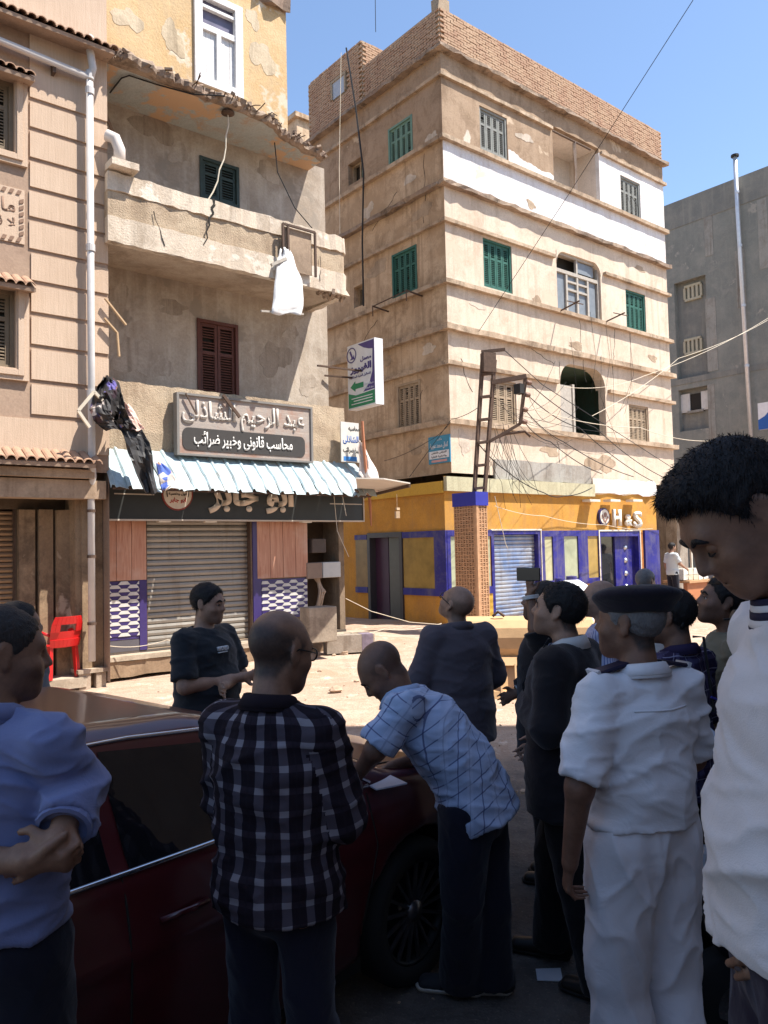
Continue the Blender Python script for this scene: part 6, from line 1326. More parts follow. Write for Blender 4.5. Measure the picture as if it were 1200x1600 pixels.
# ---------------------------------------------------------------- head
def head_prims(P, M, s=1.0, cheek=1.0):
    """P centre of head, M columns = right, forward, up"""
    T = lambda x, y, z: P + M @ (V(x, y, z) * s); E = lambda c, r: Ell(T(*c), V(*r) * s, M); X = M[:, 0]
    C = lambda a, b, ra, rb: Cone(T(*a), T(*b), tuple(q * s for q in (ra if isinstance(ra, tuple) else (ra, ra))), tuple(q * s for q in (rb if isinstance(rb, tuple) else (rb, rb))), X)
    add = [(E((0, -.018, .035), (.077, .098, .090)), .02), (E((0, .030, -.005), (.066, .070, .085)), .04), (E((0, .040, -.055), (.055 * cheek, .052, .060)), .03),
           (C((-.045, -.005, -.055), (-.018, .070, -.097), (.018, .018), (.016, .016)), .03), (C((.045, -.005, -.055), (.018, .070, -.097), (.018, .018), (.016, .016)), .03), (E((0, .080, -.098), (.022, .018, .018)), .025),
           (C((-.034, .084, .026), (.034, .084, .026), .014, .014), .02), (E((-.042, .062, -.028), (.022, .026, .02)), .025), (E((.042, .062, -.028), (.022, .026, .02)), .025),
           (E((0, .086, -.062), (.028, .018, .028)), .025)]
    sub = [(E((-.031, .104, .004), (.020, .014, .013)), .016), (E((.031, .104, .004), (.020, .014, .013)), .016)]
    fine = [(C((0, .093, .020), (0, .118, -.024), .0085, .0115), .012), (E((-.012, .105, -.030), (.009, .012, .008)), .008), (E((.012, .105, -.030), (.009, .012, .008)), .008),
            (C((-.017, .094, -.060), (.017, .094, -.060), (.006, .006), (.006, .006)), .008), (E((0, .101, -.0595), (.012, .006, .005)), .006), (C((-.015, .095, -.071), (.015, .095, -.071), .0068, .0068), .008), (E((0, .100, -.071), (.011, .006, .006)), .006)]
    ears = []
    for q in (-1, 1):
        ears += [(Ell(T(q * .080, -.012, .000), V(.008, .021, .033) * s, M @ np.array(Matrix.Rotation(q * .35, 3, 'Z'))), .008), (E((q * .077, -.004, -.026), (.008, .011, .013)), .006)]
    subf = [(E((q * .0885, -.006, .002), (.006, .010, .016)), .006) for q in (-1, 1)] + [(C((-.020, .104, -.0655), (.020, .104, -.0655), .002, .002), .004)]
    return add, sub, fine + ears, subf
def hair_mesh(P, M, s, style, vox, jit=.0022):
    T = lambda p: P + p * s @ M.T; vo = Vol((-.12, -.16, -.14), (.12, .14, .18), vox / s * .9)
    th = dict(full=.012, thick=.026, crop=.005, ring=.004, boy=.012, stub=.003)[style]
    vo.put(Ell((0, -.018, .035), (.077, .098, .090)), .03, grow=th); vo.put(Ell((0, .026, .02), (.067, .068, .072)), .03, grow=th * .8)
    if style in ('thick', 'boy'): vo.put(Ell((0, .02, .09), (.062, .085, .045)), .03, grow=th * .45)
    X, Y, Zc = vo.pts((slice(None),) * 3)
    if style == 'boy': hl = np.interp(Y, [-.13, -.05, -.03, -.005, .02, .045, .075, .13], [-.085, -.07, -.035, -.005, .030, .066, .084, .098])
    else: hl = np.interp(Y, [-.13, -.05, -.025, .02, .05, .085, .13], [-.085, -.075, -.035, .005, .045, .078, .1])
    hl = hl + .004 * np.sin(X * 310 + Y * 90) + .005 * np.sin(X * 170 + Y * 240) + .004 * np.sin(Y * 420 + X * 60)
    side = np.clip((np.abs(X) - .045) / .03, 0, 1); hl = hl + np.where(Y > .01, side * -.025, 0)
    vo.D = (vo.D + th * .92 * np.clip(1 - (Zc - hl) / .035, 0, 1) ** 1.5).astype(np.float32)
    vo.D = np.maximum(vo.D, ((hl - Zc) * .75).astype(np.float32))
    if style == 'ring': top = np.interp(Y, [-.12, -.06, .0, .05], [.07, .05, .035, .02]); vo.D = np.maximum(vo.D, ((Zc - top) * .8).astype(np.float32)); vo.D = np.maximum(vo.D, (Y - .025).astype(np.float32))
    if style in ('thick', 'boy'): vo.D = np.maximum(vo.D, (-.004 + np.where(Zc < .02, (np.abs(X) - (.079 + .004)) * .8, -1)).astype(np.float32))
    for q in (-1, 1): vo.put(Ell((q * .085, -.010, .0), (.014, .026, .036)), .006, 'sub')
    v, f = vo.mesh(); n = vnormals(v, f); v = v + n * (jit * wnoise(v, 75) + jit * .6 * wnoise(v, 190))[:, None]
    return T(v), f

# ---------------------------------------------------------------- one person
DEF = dict(pelvis=(0, 0, .95), spine=(0, .0, 1.11), chest=(0, .0, 1.30), neck=(0, -.02, 1.475), head=(0, .02, 1.625),
           shR=(.172, -.018, 1.400), elR=(.235, -.035, 1.135), wrR=(.245, .04, .885), hipR=(.088, 0, .92), knR=(.10, .025, .50), anR=(.105, -.03, .085),
           shL=(-.172, -.018, 1.400), elL=(-.235, -.035, 1.135), wrL=(-.245, .04, .885), hipL=(-.088, 0, .92), knL=(-.10, .025, .50), anL=(-.105, -.03, .085))
def person(label, loc, az, H=1.75, vox=.011, girth=1.0, belly=0.0, skin='a', hair=('full', 'black'), head_yaw=0, head_pitch=0, head_roll=0, top=None, trousers=None, shoes=None, joints=None, world=None, glasses=False, cheek=1.0, face=False, hands=None, foot_yaw=(8, -8), grp=None, z0=0.0, hsc=1.0):
    k = H / 1.75; A = R_(az); fw = V(math.cos(A), math.sin(A), 0); rt = V(math.sin(A), -math.cos(A), 0); up = V(0, 0, 1); O = V(loc[0], loc[1], z0)
    J = {n: O + k * (rt * p[0] + fw * p[1] + up * p[2]) for n, p in {**DEF, **(joints or {})}.items()}
    for n, p in (world or {}).items(): J[n] = np.array(p, float)
    g = girth; s = k
    sl = nrm(J['shR'] - J['shL']); hl = nrm(J['hipR'] - J['hipL'])
    spf = nrm(np.cross(up if abs(sl[2]) < .9 else fw, sl))
    # torso stations
    torso = [Cone(J['pelvis'] - nrm(J['spine'] - J['pelvis']) * .05 * k, J['pelvis'], (.16 * g * s, .115 * g * s), (.165 * g * s, .12 * g * s), hl), Cone(J['pelvis'], J['spine'], (.163 * g * s, .118 * g * s), (.155 * g * s, (.112 + belly * .3) * g * s), hl),
             Cone(J['spine'], J['chest'], (.155 * g * s, (.112 + belly * .3) * g * s), (.172 * (g * .5 + .5) * s, .118 * (g * .5 + .5) * s), sl), Cone(J['chest'], J['chest'] * .3 + J['neck'] * .7, (.172 * (g * .5 + .5) * s, .118 * (g * .5 + .5) * s), (.110 * s, .075 * s), sl, cap=.03)]
    if belly: c = J['spine'] + np.cross(up, sl) * (.055 * s); torso.append(Ell(c, V(.15 * g, .11 + belly, .16) * s, np.stack([sl, nrm(np.cross(up, sl)), up], 1)))
    nb = J['chest'] * .30 + J['neck'] * .70
    torso += [Cone(nb, J['shR'], (.078 * s, .046 * s), (.058 * s, .050 * s), spf), Cone(nb, J['shL'], (.078 * s, .046 * s), (.058 * s, .050 * s), spf)]
    arms = {}; legs = {}
    for q in 'RL':
        arms[q] = [Cone(J['sh' + q], J['el' + q], .054 * s * (g * .4 + .6), .042 * s, up), Cone(J['el' + q], J['wr' + q], .044 * s, .027 * s, up)]
        legs[q] = [Cone(J['hip' + q], J['kn' + q], .088 * s * (g * .5 + .5), .058 * s, hl), Cone(J['kn' + q], J['an' + q], .058 * s, .037 * s, hl)]
    Hy, Hp, Hr = R_(head_yaw), R_(head_pitch), R_(head_roll)
    M = np.array(Matrix.Rotation(A - math.pi / 2 + Hy, 3, 'Z') @ Matrix.Rotation(Hp, 3, 'X') @ Matrix.Rotation(Hr, 3, 'Y'))
    HP = J['head'] ; hs = k * hsc
    ha, hsb, hf, hsf = head_prims(HP, M, hs, cheek)
    neck = Cone(J['neck'] - up * .02 * k, HP + M @ (V(0, -.022, -.055) * hs), (.062 * s * (.7 + .3 * g), .062 * s), (.054 * s, .056 * s), sl)
    handp = []
    for q in 'RL':
        sg = 1 if q == 'R' else -1; h = (hands or {}).get(q, {}); d = nrm(h.get('dir', J['wr' + q] - J['el' + q])); pn = np.array(h.get('palm', -sg * rt), float); pn = nrm(pn - d * pn.dot(d)); lat = np.cross(d, pn) ; curl = h.get('curl', .5)
        th_side = lat if np.dot(lat, h.get('thumb', fw)) > 0 else -lat
        w = J['wr' + q]; kn = w + d * .085 * s
        handp.append((Cone(w, kn, (.026 * s, .017 * s), (.038 * s, .014 * s), lat), .015))
        for i, (off, ln) in enumerate(((.033, .078), (.011, .086), (-.011, .080), (-.032, .064))):
            b0 = kn + th_side * off * s - d * .006; a1 = curl * .75; d1 = d * math.cos(a1) + pn * math.sin(a1); b1 = b0 + d1 * ln * .5 * s; a2 = curl * 1.9; d2 = d * math.cos(a2) + pn * math.sin(a2); b2 = b1 + d2 * ln * .52 * s
            handp += [(Cone(b0, b1, .0090 * s, .0083 * s), .003), (Cone(b1, b2, .0083 * s, .0068 * s), .003)]
        t0 = w + d * .025 * s + th_side * .022 * s; t1 = t0 + (d * .6 + th_side * .75 + pn * .25) * .042 * s; t2 = t1 + (d * .85 + th_side * .2 + pn * (.2 + curl * .5)) * .036 * s
        handp += [(Cone(t0, t1, .014 * s, .011 * s), .010), (Cone(t1, t2, .0108 * s, .0085 * s), .006)]
    feet = {}
    for i, q in enumerate('RL'):
        a = A + R_(foot_yaw[i]) * (1 if q == 'L' else 1); fd = V(math.cos(a), math.sin(a), 0); fl = V(math.sin(a), -math.cos(a), 0); an = J['an' + q]; hz = O[2] if abs(an[2] - O[2]) < .2 else an[2] - .085
        feet[q] = (np.array([*(an - fd * .055 * s)[:2], an[2] - .045 * s]), np.array([*(an + fd * .165 * s)[:2], an[2] - .058 * s]), fl, fd)
    prims = [(p, .035) for p in torso] + [(p, .03) for q in 'RL' for p in arms[q]] + [(p, .035) for q in 'RL' for p in legs[q]] + [(neck, .03)] + handp + [(Cone(feet[q][0], feet[q][1], (.034 * s, .034 * s), (.040 * s, .020 * s), feet[q][2]), .03) for q in 'RL']
    vo = vol_for([p for p, _ in prims + ha + hf], vox)
    for p, kk in prims + ha: vo.put(p, kk)
    for p, kk in hsb: vo.put(p, kk, 'sub')
    for p, kk in hf: vo.put(p, kk)
    for p, kk in hsf: vo.put(p, kk, 'sub')
    v, f = vo.mesh(); v = relax(v, f, 1, .35); v_body, f_body = v, f
    body = np_mesh('person', v, f, SK[skin], None, None, Vector(O)); tag(body, label, 'person', grp)
    lh = ((v - HP) @ M) / hs; sm = lambda x, a, b: np.clip((x - a) / (b - a), 0, 1) ** 2 * (3 - 2 * np.clip((x - a) / (b - a), 0, 1)); inh = (lh[:, 2] > -.14) & (np.abs(lh[:, 0]) < .12) & (np.abs(lh[:, 1]) < .15)
    hl_ = np.interp(lh[:, 1], [-.13, -.05, -.025, .02, .05, .085, .13], [-.095, -.085, -.04, .0, .045, .08, .1]); cap = sm(lh[:, 2] - hl_, -.008, .02)
    st_ = hair[0] if hair else 'bald'; ring_ = cap * (1 - sm(lh[:, 2] - np.interp(lh[:, 1], [-.12, -.06, .0, .06], [.075, .06, .045, .02]), -.02, .025))
    beard = sm(lh[:, 1], .0, .05) * (1 - sm(lh[:, 2], -.045, -.025)) * sm(lh[:, 2], -.125, -.10)
    msk = {'ring': ring_ * .85, 'bald': np.maximum(ring_ * .55, cap * .15)}.get(st_, cap * .9) + beard * (.0 if face == 'down' else .35); msk = np.where(inh & (np.abs(lh[:, 0]) < .079), msk, 0)
    at_ = body.data.attributes.new('stub', 'FLOAT', 'POINT'); at_.data.foreach_set('value', np.clip(msk, 0, 1).astype(np.float32))
    def coords(v, f, prs):
        """cloth coordinates per face corner: around and along the torso or a limb"""
        ds, us = [], []
        tl = [p for p in prs if isinstance(p, Cone) and (p in torso or hasattr(p, 'tor'))]; c = v - J['spine']
        ds.append(np.min([p.dist(v[:, 0], v[:, 1], v[:, 2]) for p in tl], 0)); ang = np.arctan2(c @ sl / .17, -(c @ np.cross(up, sl)) / .12); us.append((ang * .155, c @ nrm(J['neck'] - J['pelvis']), 2 * math.pi * .155))
        for i, p in enumerate(prs):
            if isinstance(p, Cone) and p not in tl: lx, ly, lz = p.loc(v[:, 0], v[:, 1], v[:, 2]); ds.append(p.dist(v[:, 0], v[:, 1], v[:, 2])); us.append((np.arctan2(ly, lx) * .055, lz + .3 * i, 2 * math.pi * .055))
        gid = np.argmin(np.stack(ds), 0); fg = np.sort(gid[f], 1)[:, 1]; out = np.zeros((len(f), 4, 3))
        for g_, (u, w, per) in enumerate(us):
            m = fg == g_
            if m.any(): uu = u[f[m]]; uu = uu - per * np.round((uu - uu[:, :1]) / per); out[m, :, 0] = uu; out[m, :, 1] = w[f[m]]
        return out.reshape(-1, 3)
    def garment(name, prs, m, grow, vox_, clips=(), amp=.004, sc=16, kk=.022, parent=body, hem=.0, collar=None):
        vo = vol_for([p for p, _ in prs], vox_, grow)
        for p, gg in prs: vo.put(p, kk, grow=grow + gg)
        for c in clips: vo.clip(*c)
        v, f = vo.mesh(); v = relax(v, f, 1, .5); n = vnormals(v, f)
        q = v * (V(1.25, 1.25, .45) if name == 'trousers' else V(.75, .75, 1.1)) + len(label) * .37; n1_, n2_ = wnoise(q + 5, sc * .9), wnoise(q + 9, sc * 1.9); w = .35 * wnoise(q, sc * .8) + 1.15 * ((1 - np.minimum(1, np.abs(n1_) * 1.3)) ** 3 - .25) + .55 * ((1 - np.minimum(1, np.abs(n2_) * 1.3)) ** 3 - .25)
        uv = coords(v, f, [p for p, _ in prs]); v = v + n * (amp * w)[:, None]
        return np_mesh(name, v, f, m, parent, uv)
    tx = nrm(J['spine'] - J['pelvis'])
    if trousers:
        t = trousers; prs = [(torso[0], .0), (torso[1], -.004)]
        for q in 'RL':
            kn, an = J['kn' + q], J['an' + q]; end = an - up * t.get('len', .03) * s; w = t.get('hem', .072) * s
            prs += [(Cone(J['hip' + q], kn, .090 * s * (g * .5 + .5), .066 * s, hl), t.get('ease', .01)), (Cone(kn, end, .066 * s, w, hl, flat=True), .006)]
        wl = t.get('waist', .09); garment('trousers', prs, t['m'], t.get('grow', .010), t.get('vox', vox), [(J['pelvis'] + tx * wl * k, tx)], t.get('amp', .006), t.get('sc', 11))
        if t.get('belt'):
            c = J['pelvis'] + tx * (wl - .005) * k; pr = torso[1]; n = 28; mb = MB(); rows = []
            for zz in (-.018, .018): rows.append([Vector(c + tx * zz + hl * math.cos(a) * (.17 * g * s + .012) + np.cross(tx, hl) * math.sin(a) * (.122 * g * s + .014)) for a in [2 * math.pi * i / n for i in range(n)]])
            mb.loft(rows, closed=True); bo = mb.build('belt', t['belt'], body, smooth=True); mm = bo.modifiers.new('t', 'SOLIDIFY'); mm.thickness = .006
    if top:
        t = top; gr = t.get('grow', .014); prs = [(p, (.0 if i > 2 else t.get('ease', .008))) for i, p in enumerate(torso)]; sk_ = t.get('skirt', .0)
        hem = t.get('hem', .10); hp = J['pelvis'] - tx * hem * k
        if hem > .04: hc = Cone(J['pelvis'], hp - tx * .05, (.166 * g * s, .120 * g * s), ((.172 + sk_) * g * s, (.128 + sk_) * g * s), hl); hc.tor = True; prs.append((hc, t.get('ease', .008)))
        clips = [(hp, -tx), (J['neck'] + up * .012 * k + fw * 0, up * .9 + np.cross(up, sl) * .25)]
        for q in 'RL':
            sh, el, wr = J['sh' + q], J['el' + q], J['wr' + q]; se = t.get('sleeve' + q, t.get('sleeve', 'long'))
            if se == 'short': e = sh + (el - sh) * t.get('short', .80); prs.append((Cone(sh, e, (.053 * s * (g * .4 + .6)), .058 * s, up, flat=True), .004))
            else:
                fr = {'long': .97, 'rolled': .72, 'elbow': .12}[se]; e = el + (wr - el) * fr; prs += [(Cone(sh, el, .053 * s * (g * .4 + .6), .046 * s, up), .003), (Cone(el, e, .046 * s, (.043 if se == 'long' else .050) * s, up, flat=True), .006)]
        garment(t.get('name', 'shirt'), prs, t['m'], gr, t.get('vox', vox), clips, t.get('amp', .006), t.get('sc', 15))
        for q in 'RL':                                      # cuffs and sleeve hems
            se = t.get('sleeve' + q, t.get('sleeve', 'long')); sh, el, wr = J['sh' + q], J['el' + q], J['wr' + q]
            if se == 'rolled' or (se == 'long' and t.get('cuff')):
                d = nrm(wr - el); c = el + (wr - el) * (.72 if se == 'rolled' else .96); r = (.052 if se == 'rolled' else .040) * s + gr * .6; mb = MB(); mb.lathe(Vector(c), Vector(d), [(r * .93, -.035), (r + .003, -.035), (r + .004, .012), (r * .9, .014)] if se == 'rolled' else [(r * .8, -.008), (r * .86, -.006), (r * .86, .012), (r * .78, .014)], 18); mb.build('cuff', t.get('cuffm', t['m']), body, smooth=False)
        if t.get('collar'):
            cm, ch, cr = t['collar']; n = 26; nk = nrm(HP + M @ V(0, -.03, -.06) - J['neck']); c = J['neck'] + up * (-.012) * k; rows = []; bf = np.cross(up, sl)
            for zz, rr in ((-.012, .094), (ch * .5, .080), (ch, .071), (ch * .94, .079), (.0, .097)):
                rows.append([Vector(c + sl * math.cos(a) * rr * cr * s + bf * math.sin(a) * rr * 1.02 * cr * s + up * (zz - (.030 if zz > 0 else .045) * max(0, math.sin(a)) * (1 + .3 * math.sin(a)) + .012 * max(0, -math.sin(a))) * k) for a in [math.pi / 2 + .10 + (2 * math.pi - .20) * i / (n - 1) for i in range(n)]])
            mb = MB(); mb.loft(rows, closed=False); co = mb.build('collar', cm, body, smooth=True); mm = co.modifiers.new('t', 'SOLIDIFY'); mm.thickness = .004
    if shoes:
        sm, so = shoes
        for q in 'RL':
            a, b, fl, fd = feet[q]; vo = Vol(np.minimum(a, b) - .12, np.maximum(a, b) + .12, .008)
            vo.put(Cone(a + up * .004, b, (.040 * s, .044 * s), (.047 * s, .030 * s), fl), .03); vo.put(Cone(a + up * .01, a + up * .06 * s, .043 * s, .045 * s, fl), .03); vo.clip(V(0, 0, a[2] - .022 * s), -up); vo.clip(a + up * .065 * s, up)
            v, f = vo.mesh(); sh_ = np_mesh('shoe', v, f, sm, body)
            vo = Vol(np.minimum(a, b) - .12, np.maximum(a, b) + .12, .008); vo.put(Cone(a, b, (.044 * s, .05 * s), (.051 * s, .045 * s), fl), .03); vo.clip(V(0, 0, a[2] - .018 * s), up); vo.clip(V(0, 0, a[2] - .040 * s), -up); v, f = vo.mesh(); np_mesh('sole', v, f, so, sh_)
    if hair and hair[0] != 'ring':
        v, f = hair_mesh(HP, M, hs, hair[0], min(vox, .007) if vox < .012 else .010); np_mesh('hair', v, f, HR_[hair[1]], body)
        if vox < .012:                                   # short strands that break up the outline
            rs_ = np.random.RandomState(len(label)); nn = 9000 if vox < .006 else 2600; L0 = .016 if hair[0] in ('boy', 'full') else .006; nr_ = vnormals(v, f); idx = rs_.randint(0, len(v), nn); p = v[idx] - nr_[idx] * .002; comb = M @ V(0, .35, -.25)
            dr = nr_[idx] * .55 + comb[None, :] + rs_.normal(0, .28, (nn, 3)); dr /= np.linalg.norm(dr, axis=1)[:, None]; ln_ = L0 * hs * rs_.uniform(.4, 1.0, nn)[:, None]; sd_ = np.cross(dr, rs_.normal(size=(nn, 3))); sd_ = sd_ / np.linalg.norm(sd_, axis=1)[:, None] * .0007
            mid = p + dr * ln_ * .55; tip = p + (dr + V(0, 0, -.22)[None, :]) * ln_; vv = np.concatenate([p - sd_, p + sd_, mid + sd_ * .8, mid - sd_ * .8, tip + sd_ * .15, tip - sd_ * .15]); a_ = np.arange(nn)
            so_ = np_mesh('hair_strand', vv, np.concatenate([np.stack([a_, a_ + nn, a_ + 2 * nn, a_ + 3 * nn], 1), np.stack([a_ + 3 * nn, a_ + 2 * nn, a_ + 4 * nn, a_ + 5 * nn], 1)]), HR_[hair[1]], body); so_['kind'] = 'stuff'
    if face:
        for q in (-1, 1):
            c = HP + M @ (V(q * .031, .083, .004) * hs); vo = Vol(c - .018, c + .018, .003); vo.put(Ell(c, V(.0135, .0125, .0120) * hs * (1.08 if face == 'down' else 1), M), .002); v, f = vo.mesh(); eo = np_mesh('eyelid' if face == 'down' else 'eye', v, f, SK[skin] if face == 'down' else plain('eye_white', (.42, .38, .35), .2), body)
            if face == 'down': mb = MB(); mb.tube([Vector(HP + M @ (V(q * x, y, z) * hs)) for x, y, z in ((.018, .0945, -.002), (.026, .0985, -.0055), (.035, .0985, -.006), (.044, .093, -.003))], [.001, .002, .0024, .0012], 6); mb.build('eyelash', HR_['black'], body)
            else:
                mb = MB(); mb.lathe(Vector(c + M @ (V(0, .0118, -.001) * hs)), Vector(M @ V(0, 1, 0)), [(.0062, -.002), (.0055, .0008), (.0005, .0014)], 12); mb.build('iris', plain('dark_iris', (.012, .008, .006), .15), eo, smooth=True)
                mb = MB(); pl_ = [Vector(HP + M @ (V(q * x, y, z) * hs)) for x, y, z in ((.017, .093, .004), (.024, .0985, .0105), (.033, .0985, .0115), (.041, .093, .009), (.046, .087, .003))]; mb.tube(pl_, [.0028, .004, .0042, .0036, .002], 7); mb.build('eyelid', SK[skin], body, smooth=True)
            bvb = BVHTree.FromPolygons([tuple(p) for p in v_body], [tuple(q_) for q_ in f_body]); pl_ = []
            for x, z in ((.010, .022), (.018, .027), (.027, .031), (.036, .031), (.045, .027), (.053, .019)):
                o_ = Vector(HP + M @ (V(q * x * 1.3, .20, z) * hs)); tg = Vector(HP + M @ (V(q * x * .6, .0, z) * hs)); h_ = bvb.ray_cast(o_, (tg - o_).normalized()); pl_.append(h_[0] if h_[0] is not None else Vector(HP + M @ (V(q * x, .092, z) * hs)))
            mb = MB(); mb.tube(pl_, [.003, .0052, .0058, .0054, .0045, .002], 8); mb.build('eyebrow', HR_['black'], body, smooth=True)
    if glasses:
        mb = MB(); gm_ = M_black = plain('black_plastic_frame', (.012, .012, .012), .3)
        for q in (-1, 1):
            c = V(q * .034, .109, .004); ring = [Vector(HP + M @ ((c + V(.024 * math.cos(t), -.006 * abs(math.cos(t)), .019 * math.sin(t))) * hs)) for t in [2 * math.pi * i / 16 for i in range(17)]]; mb.tube(ring, .0028, 6)
            mb.tube([Vector(HP + M @ (V(q * x, y, z) * hs)) for x, y, z in ((.057, .100, .008), (.076, .06, .010), (.084, .0, .012), (.082, -.03, -.005))], .0026, 6)
        mb.tube([Vector(HP + M @ (V(x, .112, .006) * hs)) for x in (-.011, 0, .011)], .0026, 6); mb.build('glasses', gm_, body)
    return dict(body=body, J=J, M=M, HP=HP, s=s, sl=sl, up=up, fw=fw, rt=rt)
# ================================================================== the crowd
CM = cloth_mat
blacksh = (plain('black_leather', (.015, .013, .012), .45), plain('black_rubber', (.02, .02, .02), .8))
navy_t = CM('navy_trousers', (.012, .012, .02)); black_t = CM('black_trousers', (.009, .008, .009))
# blue shirt, back to us, hands clasped behind
person('man in a blue long sleeved shirt with hands clasped behind his back', (-1.0, 2.03), 72, 1.80, hsc=.94, vox=.0065, girth=.98, skin='a', hair=('crop', 'stub'), head_yaw=-38, head_pitch=-6,
       joints=dict(shR=(.185, -.03, 1.425), shL=(-.185, -.03, 1.425), neck=(0, -.02, 1.49), elL=(-.28, -.12, 1.15)), world=dict(elR=list(aty(122, 1226, 2.0)), wrR=list(aty(92, 1316, 1.84)), wrL=list(aty(42, 1346, 1.83))),
       hands=dict(R=dict(dir=(-.85, -.05, -.42), palm=(.1, 1, -.1), thumb=(0, 0, 1), curl=.35), L=dict(dir=(.9, .1, -.1), palm=(0, .6, .6), thumb=(0, -.2, 1), curl=1.1)),
       top=dict(m=CM('mid_blue_cotton', (.175, .20, .35)), sleeve='rolled', hem=-.03, grow=.012, ease=.012, amp=.013, sc=11, collar=(CM('mid_blue_cotton', (.175, .20, .35)), .035, 1.0)),
       trousers=dict(m=navy_t, waist=.10, belt=plain('dark_belt', (.02, .015, .012), .5)), shoes=blacksh)
person('man with dark hair half hidden behind the blue shirted man', (-1.93, 4.12), 60, 1.68, vox=.013, hair=('full', 'black'), head_yaw=-30, top=dict(m=CM('grey_cotton', (.16, .16, .17)), sleeve='short', collar=(CM('grey_cotton', (.16, .16, .17)), .03, 1.0)), trousers=dict(m=black_t), shoes=blacksh)
# black t-shirt, arms crossed
pT = person('stout young man in a black t-shirt with arms crossed', (-1.14, 5.0), -28, 1.72, vox=.010, girth=1.22, belly=.03, skin='b', hair=('full', 'black'), head_yaw=10, head_pitch=-6, face=True, cheek=1.12,
       joints=dict(elR=(.27, .06, 1.14), wrR=(-.06, .235, 1.16), elL=(-.27, .06, 1.13), wrL=(.10, .225, 1.13), shR=(.195, -.015, 1.40), shL=(-.195, -.015, 1.40)), hands=dict(R=dict(palm=(0, -1, 0), curl=.5), L=dict(palm=(0, -1, 0), curl=.5)),
       top=dict(m=CM('black_jersey', (.022, .024, .028)), sleeve='short', short=.86, hem=.12, grow=.018, ease=.014, amp=.007, name='t_shirt', collar=(CM('black_jersey', (.022, .024, .028)), .008, 1.04)), trousers=dict(m=black_t), shoes=blacksh)
FT = Face(Vector(pT['J']['chest']) - Z * pT['J']['chest'][2] + Vector(pT['fw']) * .168, Vector(-pT['rt']) * -1 * -1, Vector(pT['fw']))
FT = Face(FT.o, Vector(np.cross((0, 0, 1), pT['fw'])), Vector(pT['fw']))
lettering('shirt_print', 'WORLD', FT, -.05, 1.33, .10, .026, .0, plain('white_print', (.6, .6, .6), .7), pT['body'], bold=.03, ar=False, thick=.012)
mb = MB(); mb.fbox(FT, -.09, -.01, 1.305, 1.309, .0, .012); mb.build('shirt_print', plain('white_print', (.6, .6, .6), .7), pT['body'])
# flannel checks
flan = plaid_mat('black_white_flannel', (.016, .011, .015), [(0, .056, .021, (.075, .062, .075), 1, .0), (1, .062, .018, (.030, .022, .030), .9, .2), (0, .056, .004, (.02, .015, .02), .6, .5)], cross=(.26, .235, .25))
person('balding man with glasses in a dark checked flannel shirt', (-.345, 2.40), 66, 1.745, vox=.0085, girth=.98, skin='a', hair=('ring', 'stub'), head_yaw=-16, head_pitch=-12, glasses=True,
       joints=dict(elR=(.205, .04, 1.14), wrR=(.10, .25, 1.06), elL=(-.205, .04, 1.14), wrL=(-.10, .25, 1.04), head=(0, .04, 1.615)), hands=dict(R=dict(palm=(0, 0, 1), curl=.7), L=dict(palm=(0, 0, 1), curl=.7)),
       top=dict(m=flan, sleeve='long', hem=.075, skirt=.012, grow=.016, ease=.018, amp=.011, sc=11, collar=(flan, .035, 1.0)), trousers=dict(m=CM('washed_dark_jeans', (.014, .013, .024)), ease=.0, grow=.004, hem=.085), shoes=blacksh)
# leaning writer
Yl = 3.33; wv = lambda x, y, Y: list(aty(x, y, Y))
fR, fL = onz(705, 1556), onz(762, 1572)
chk = plaid_mat('pale_blue_check', (.36, .43, .58), [(0, .055, .005, (.05, .06, .16), .75, .0), (1, .055, .005, (.05, .06, .16), .75, .3), (0, .11, .03, (.42, .48, .62), .6, .25)])
sneak = (plain('dark_sneaker', (.03, .03, .035), .7), plain('white_sole', (.5, .47, .42), .6))
dW = dict(pelvis=wv(742, 1246, 3.40), spine=wv(722, 1196, 3.40), chest=wv(676, 1140, 3.42), neck=wv(626, 1080, 3.44), head=wv(598, 1048, 3.46),
          shL=wv(632, 1106, 3.26), elL=wv(586, 1172, 3.24), wrL=wv(556, 1214, 3.36), shR=wv(650, 1096, 3.62), elR=wv(664, 1186, 3.78), wrR=wv(612, 1198, 3.60),
          hipL=wv(728, 1262, 3.31), hipR=wv(752, 1262, 3.49), knL=wv(722, 1400, 3.34), knR=wv(765, 1410, 3.44), anL=[fR.x + .05, fR.y + .02, .085], anR=[fL.x + .03, fL.y + .10, .085])
pW = person('bald man in a pale blue checked shirt leaning over the car hood to write', (.36, 3.36), 168, 1.74, vox=.0085, skin='c', hair=None, head_yaw=8, head_pitch=-48, world=dW, foot_yaw=(4, -4), face=True,
       hands=dict(L=dict(dir=(-.75, .25, -.35), palm=(0, .2, -1), thumb=(0, 1, .3), curl=.25), R=dict(dir=(-1, -.1, -.12), palm=(0, -.3, -1), thumb=(-.2, -1, .2), curl=.75)),
       top=dict(m=chk, sleeve='short', short=.92, hem=.085, skirt=.012, grow=.020, ease=.014, amp=.010, sc=12, collar=(chk, .035, .98)), trousers=dict(m=CM('dark_navy_jeans', (.012, .012, .022)), waist=.06, ease=.014, hem=.082), shoes=sneak)
pen = MB(); hp = Vector(pW['J']['wrR']) + Vector((-.10, -.02, .0)); pen.tube([hp + Vector((-.02, -.0, -.045)), hp + Vector((.045, -.01, .05))], .005, 8); tag(pen.build('pen', plain('black_pen', (.01, .01, .012), .3)), 'black pen in the leaning man\'s writing hand', 'pen')
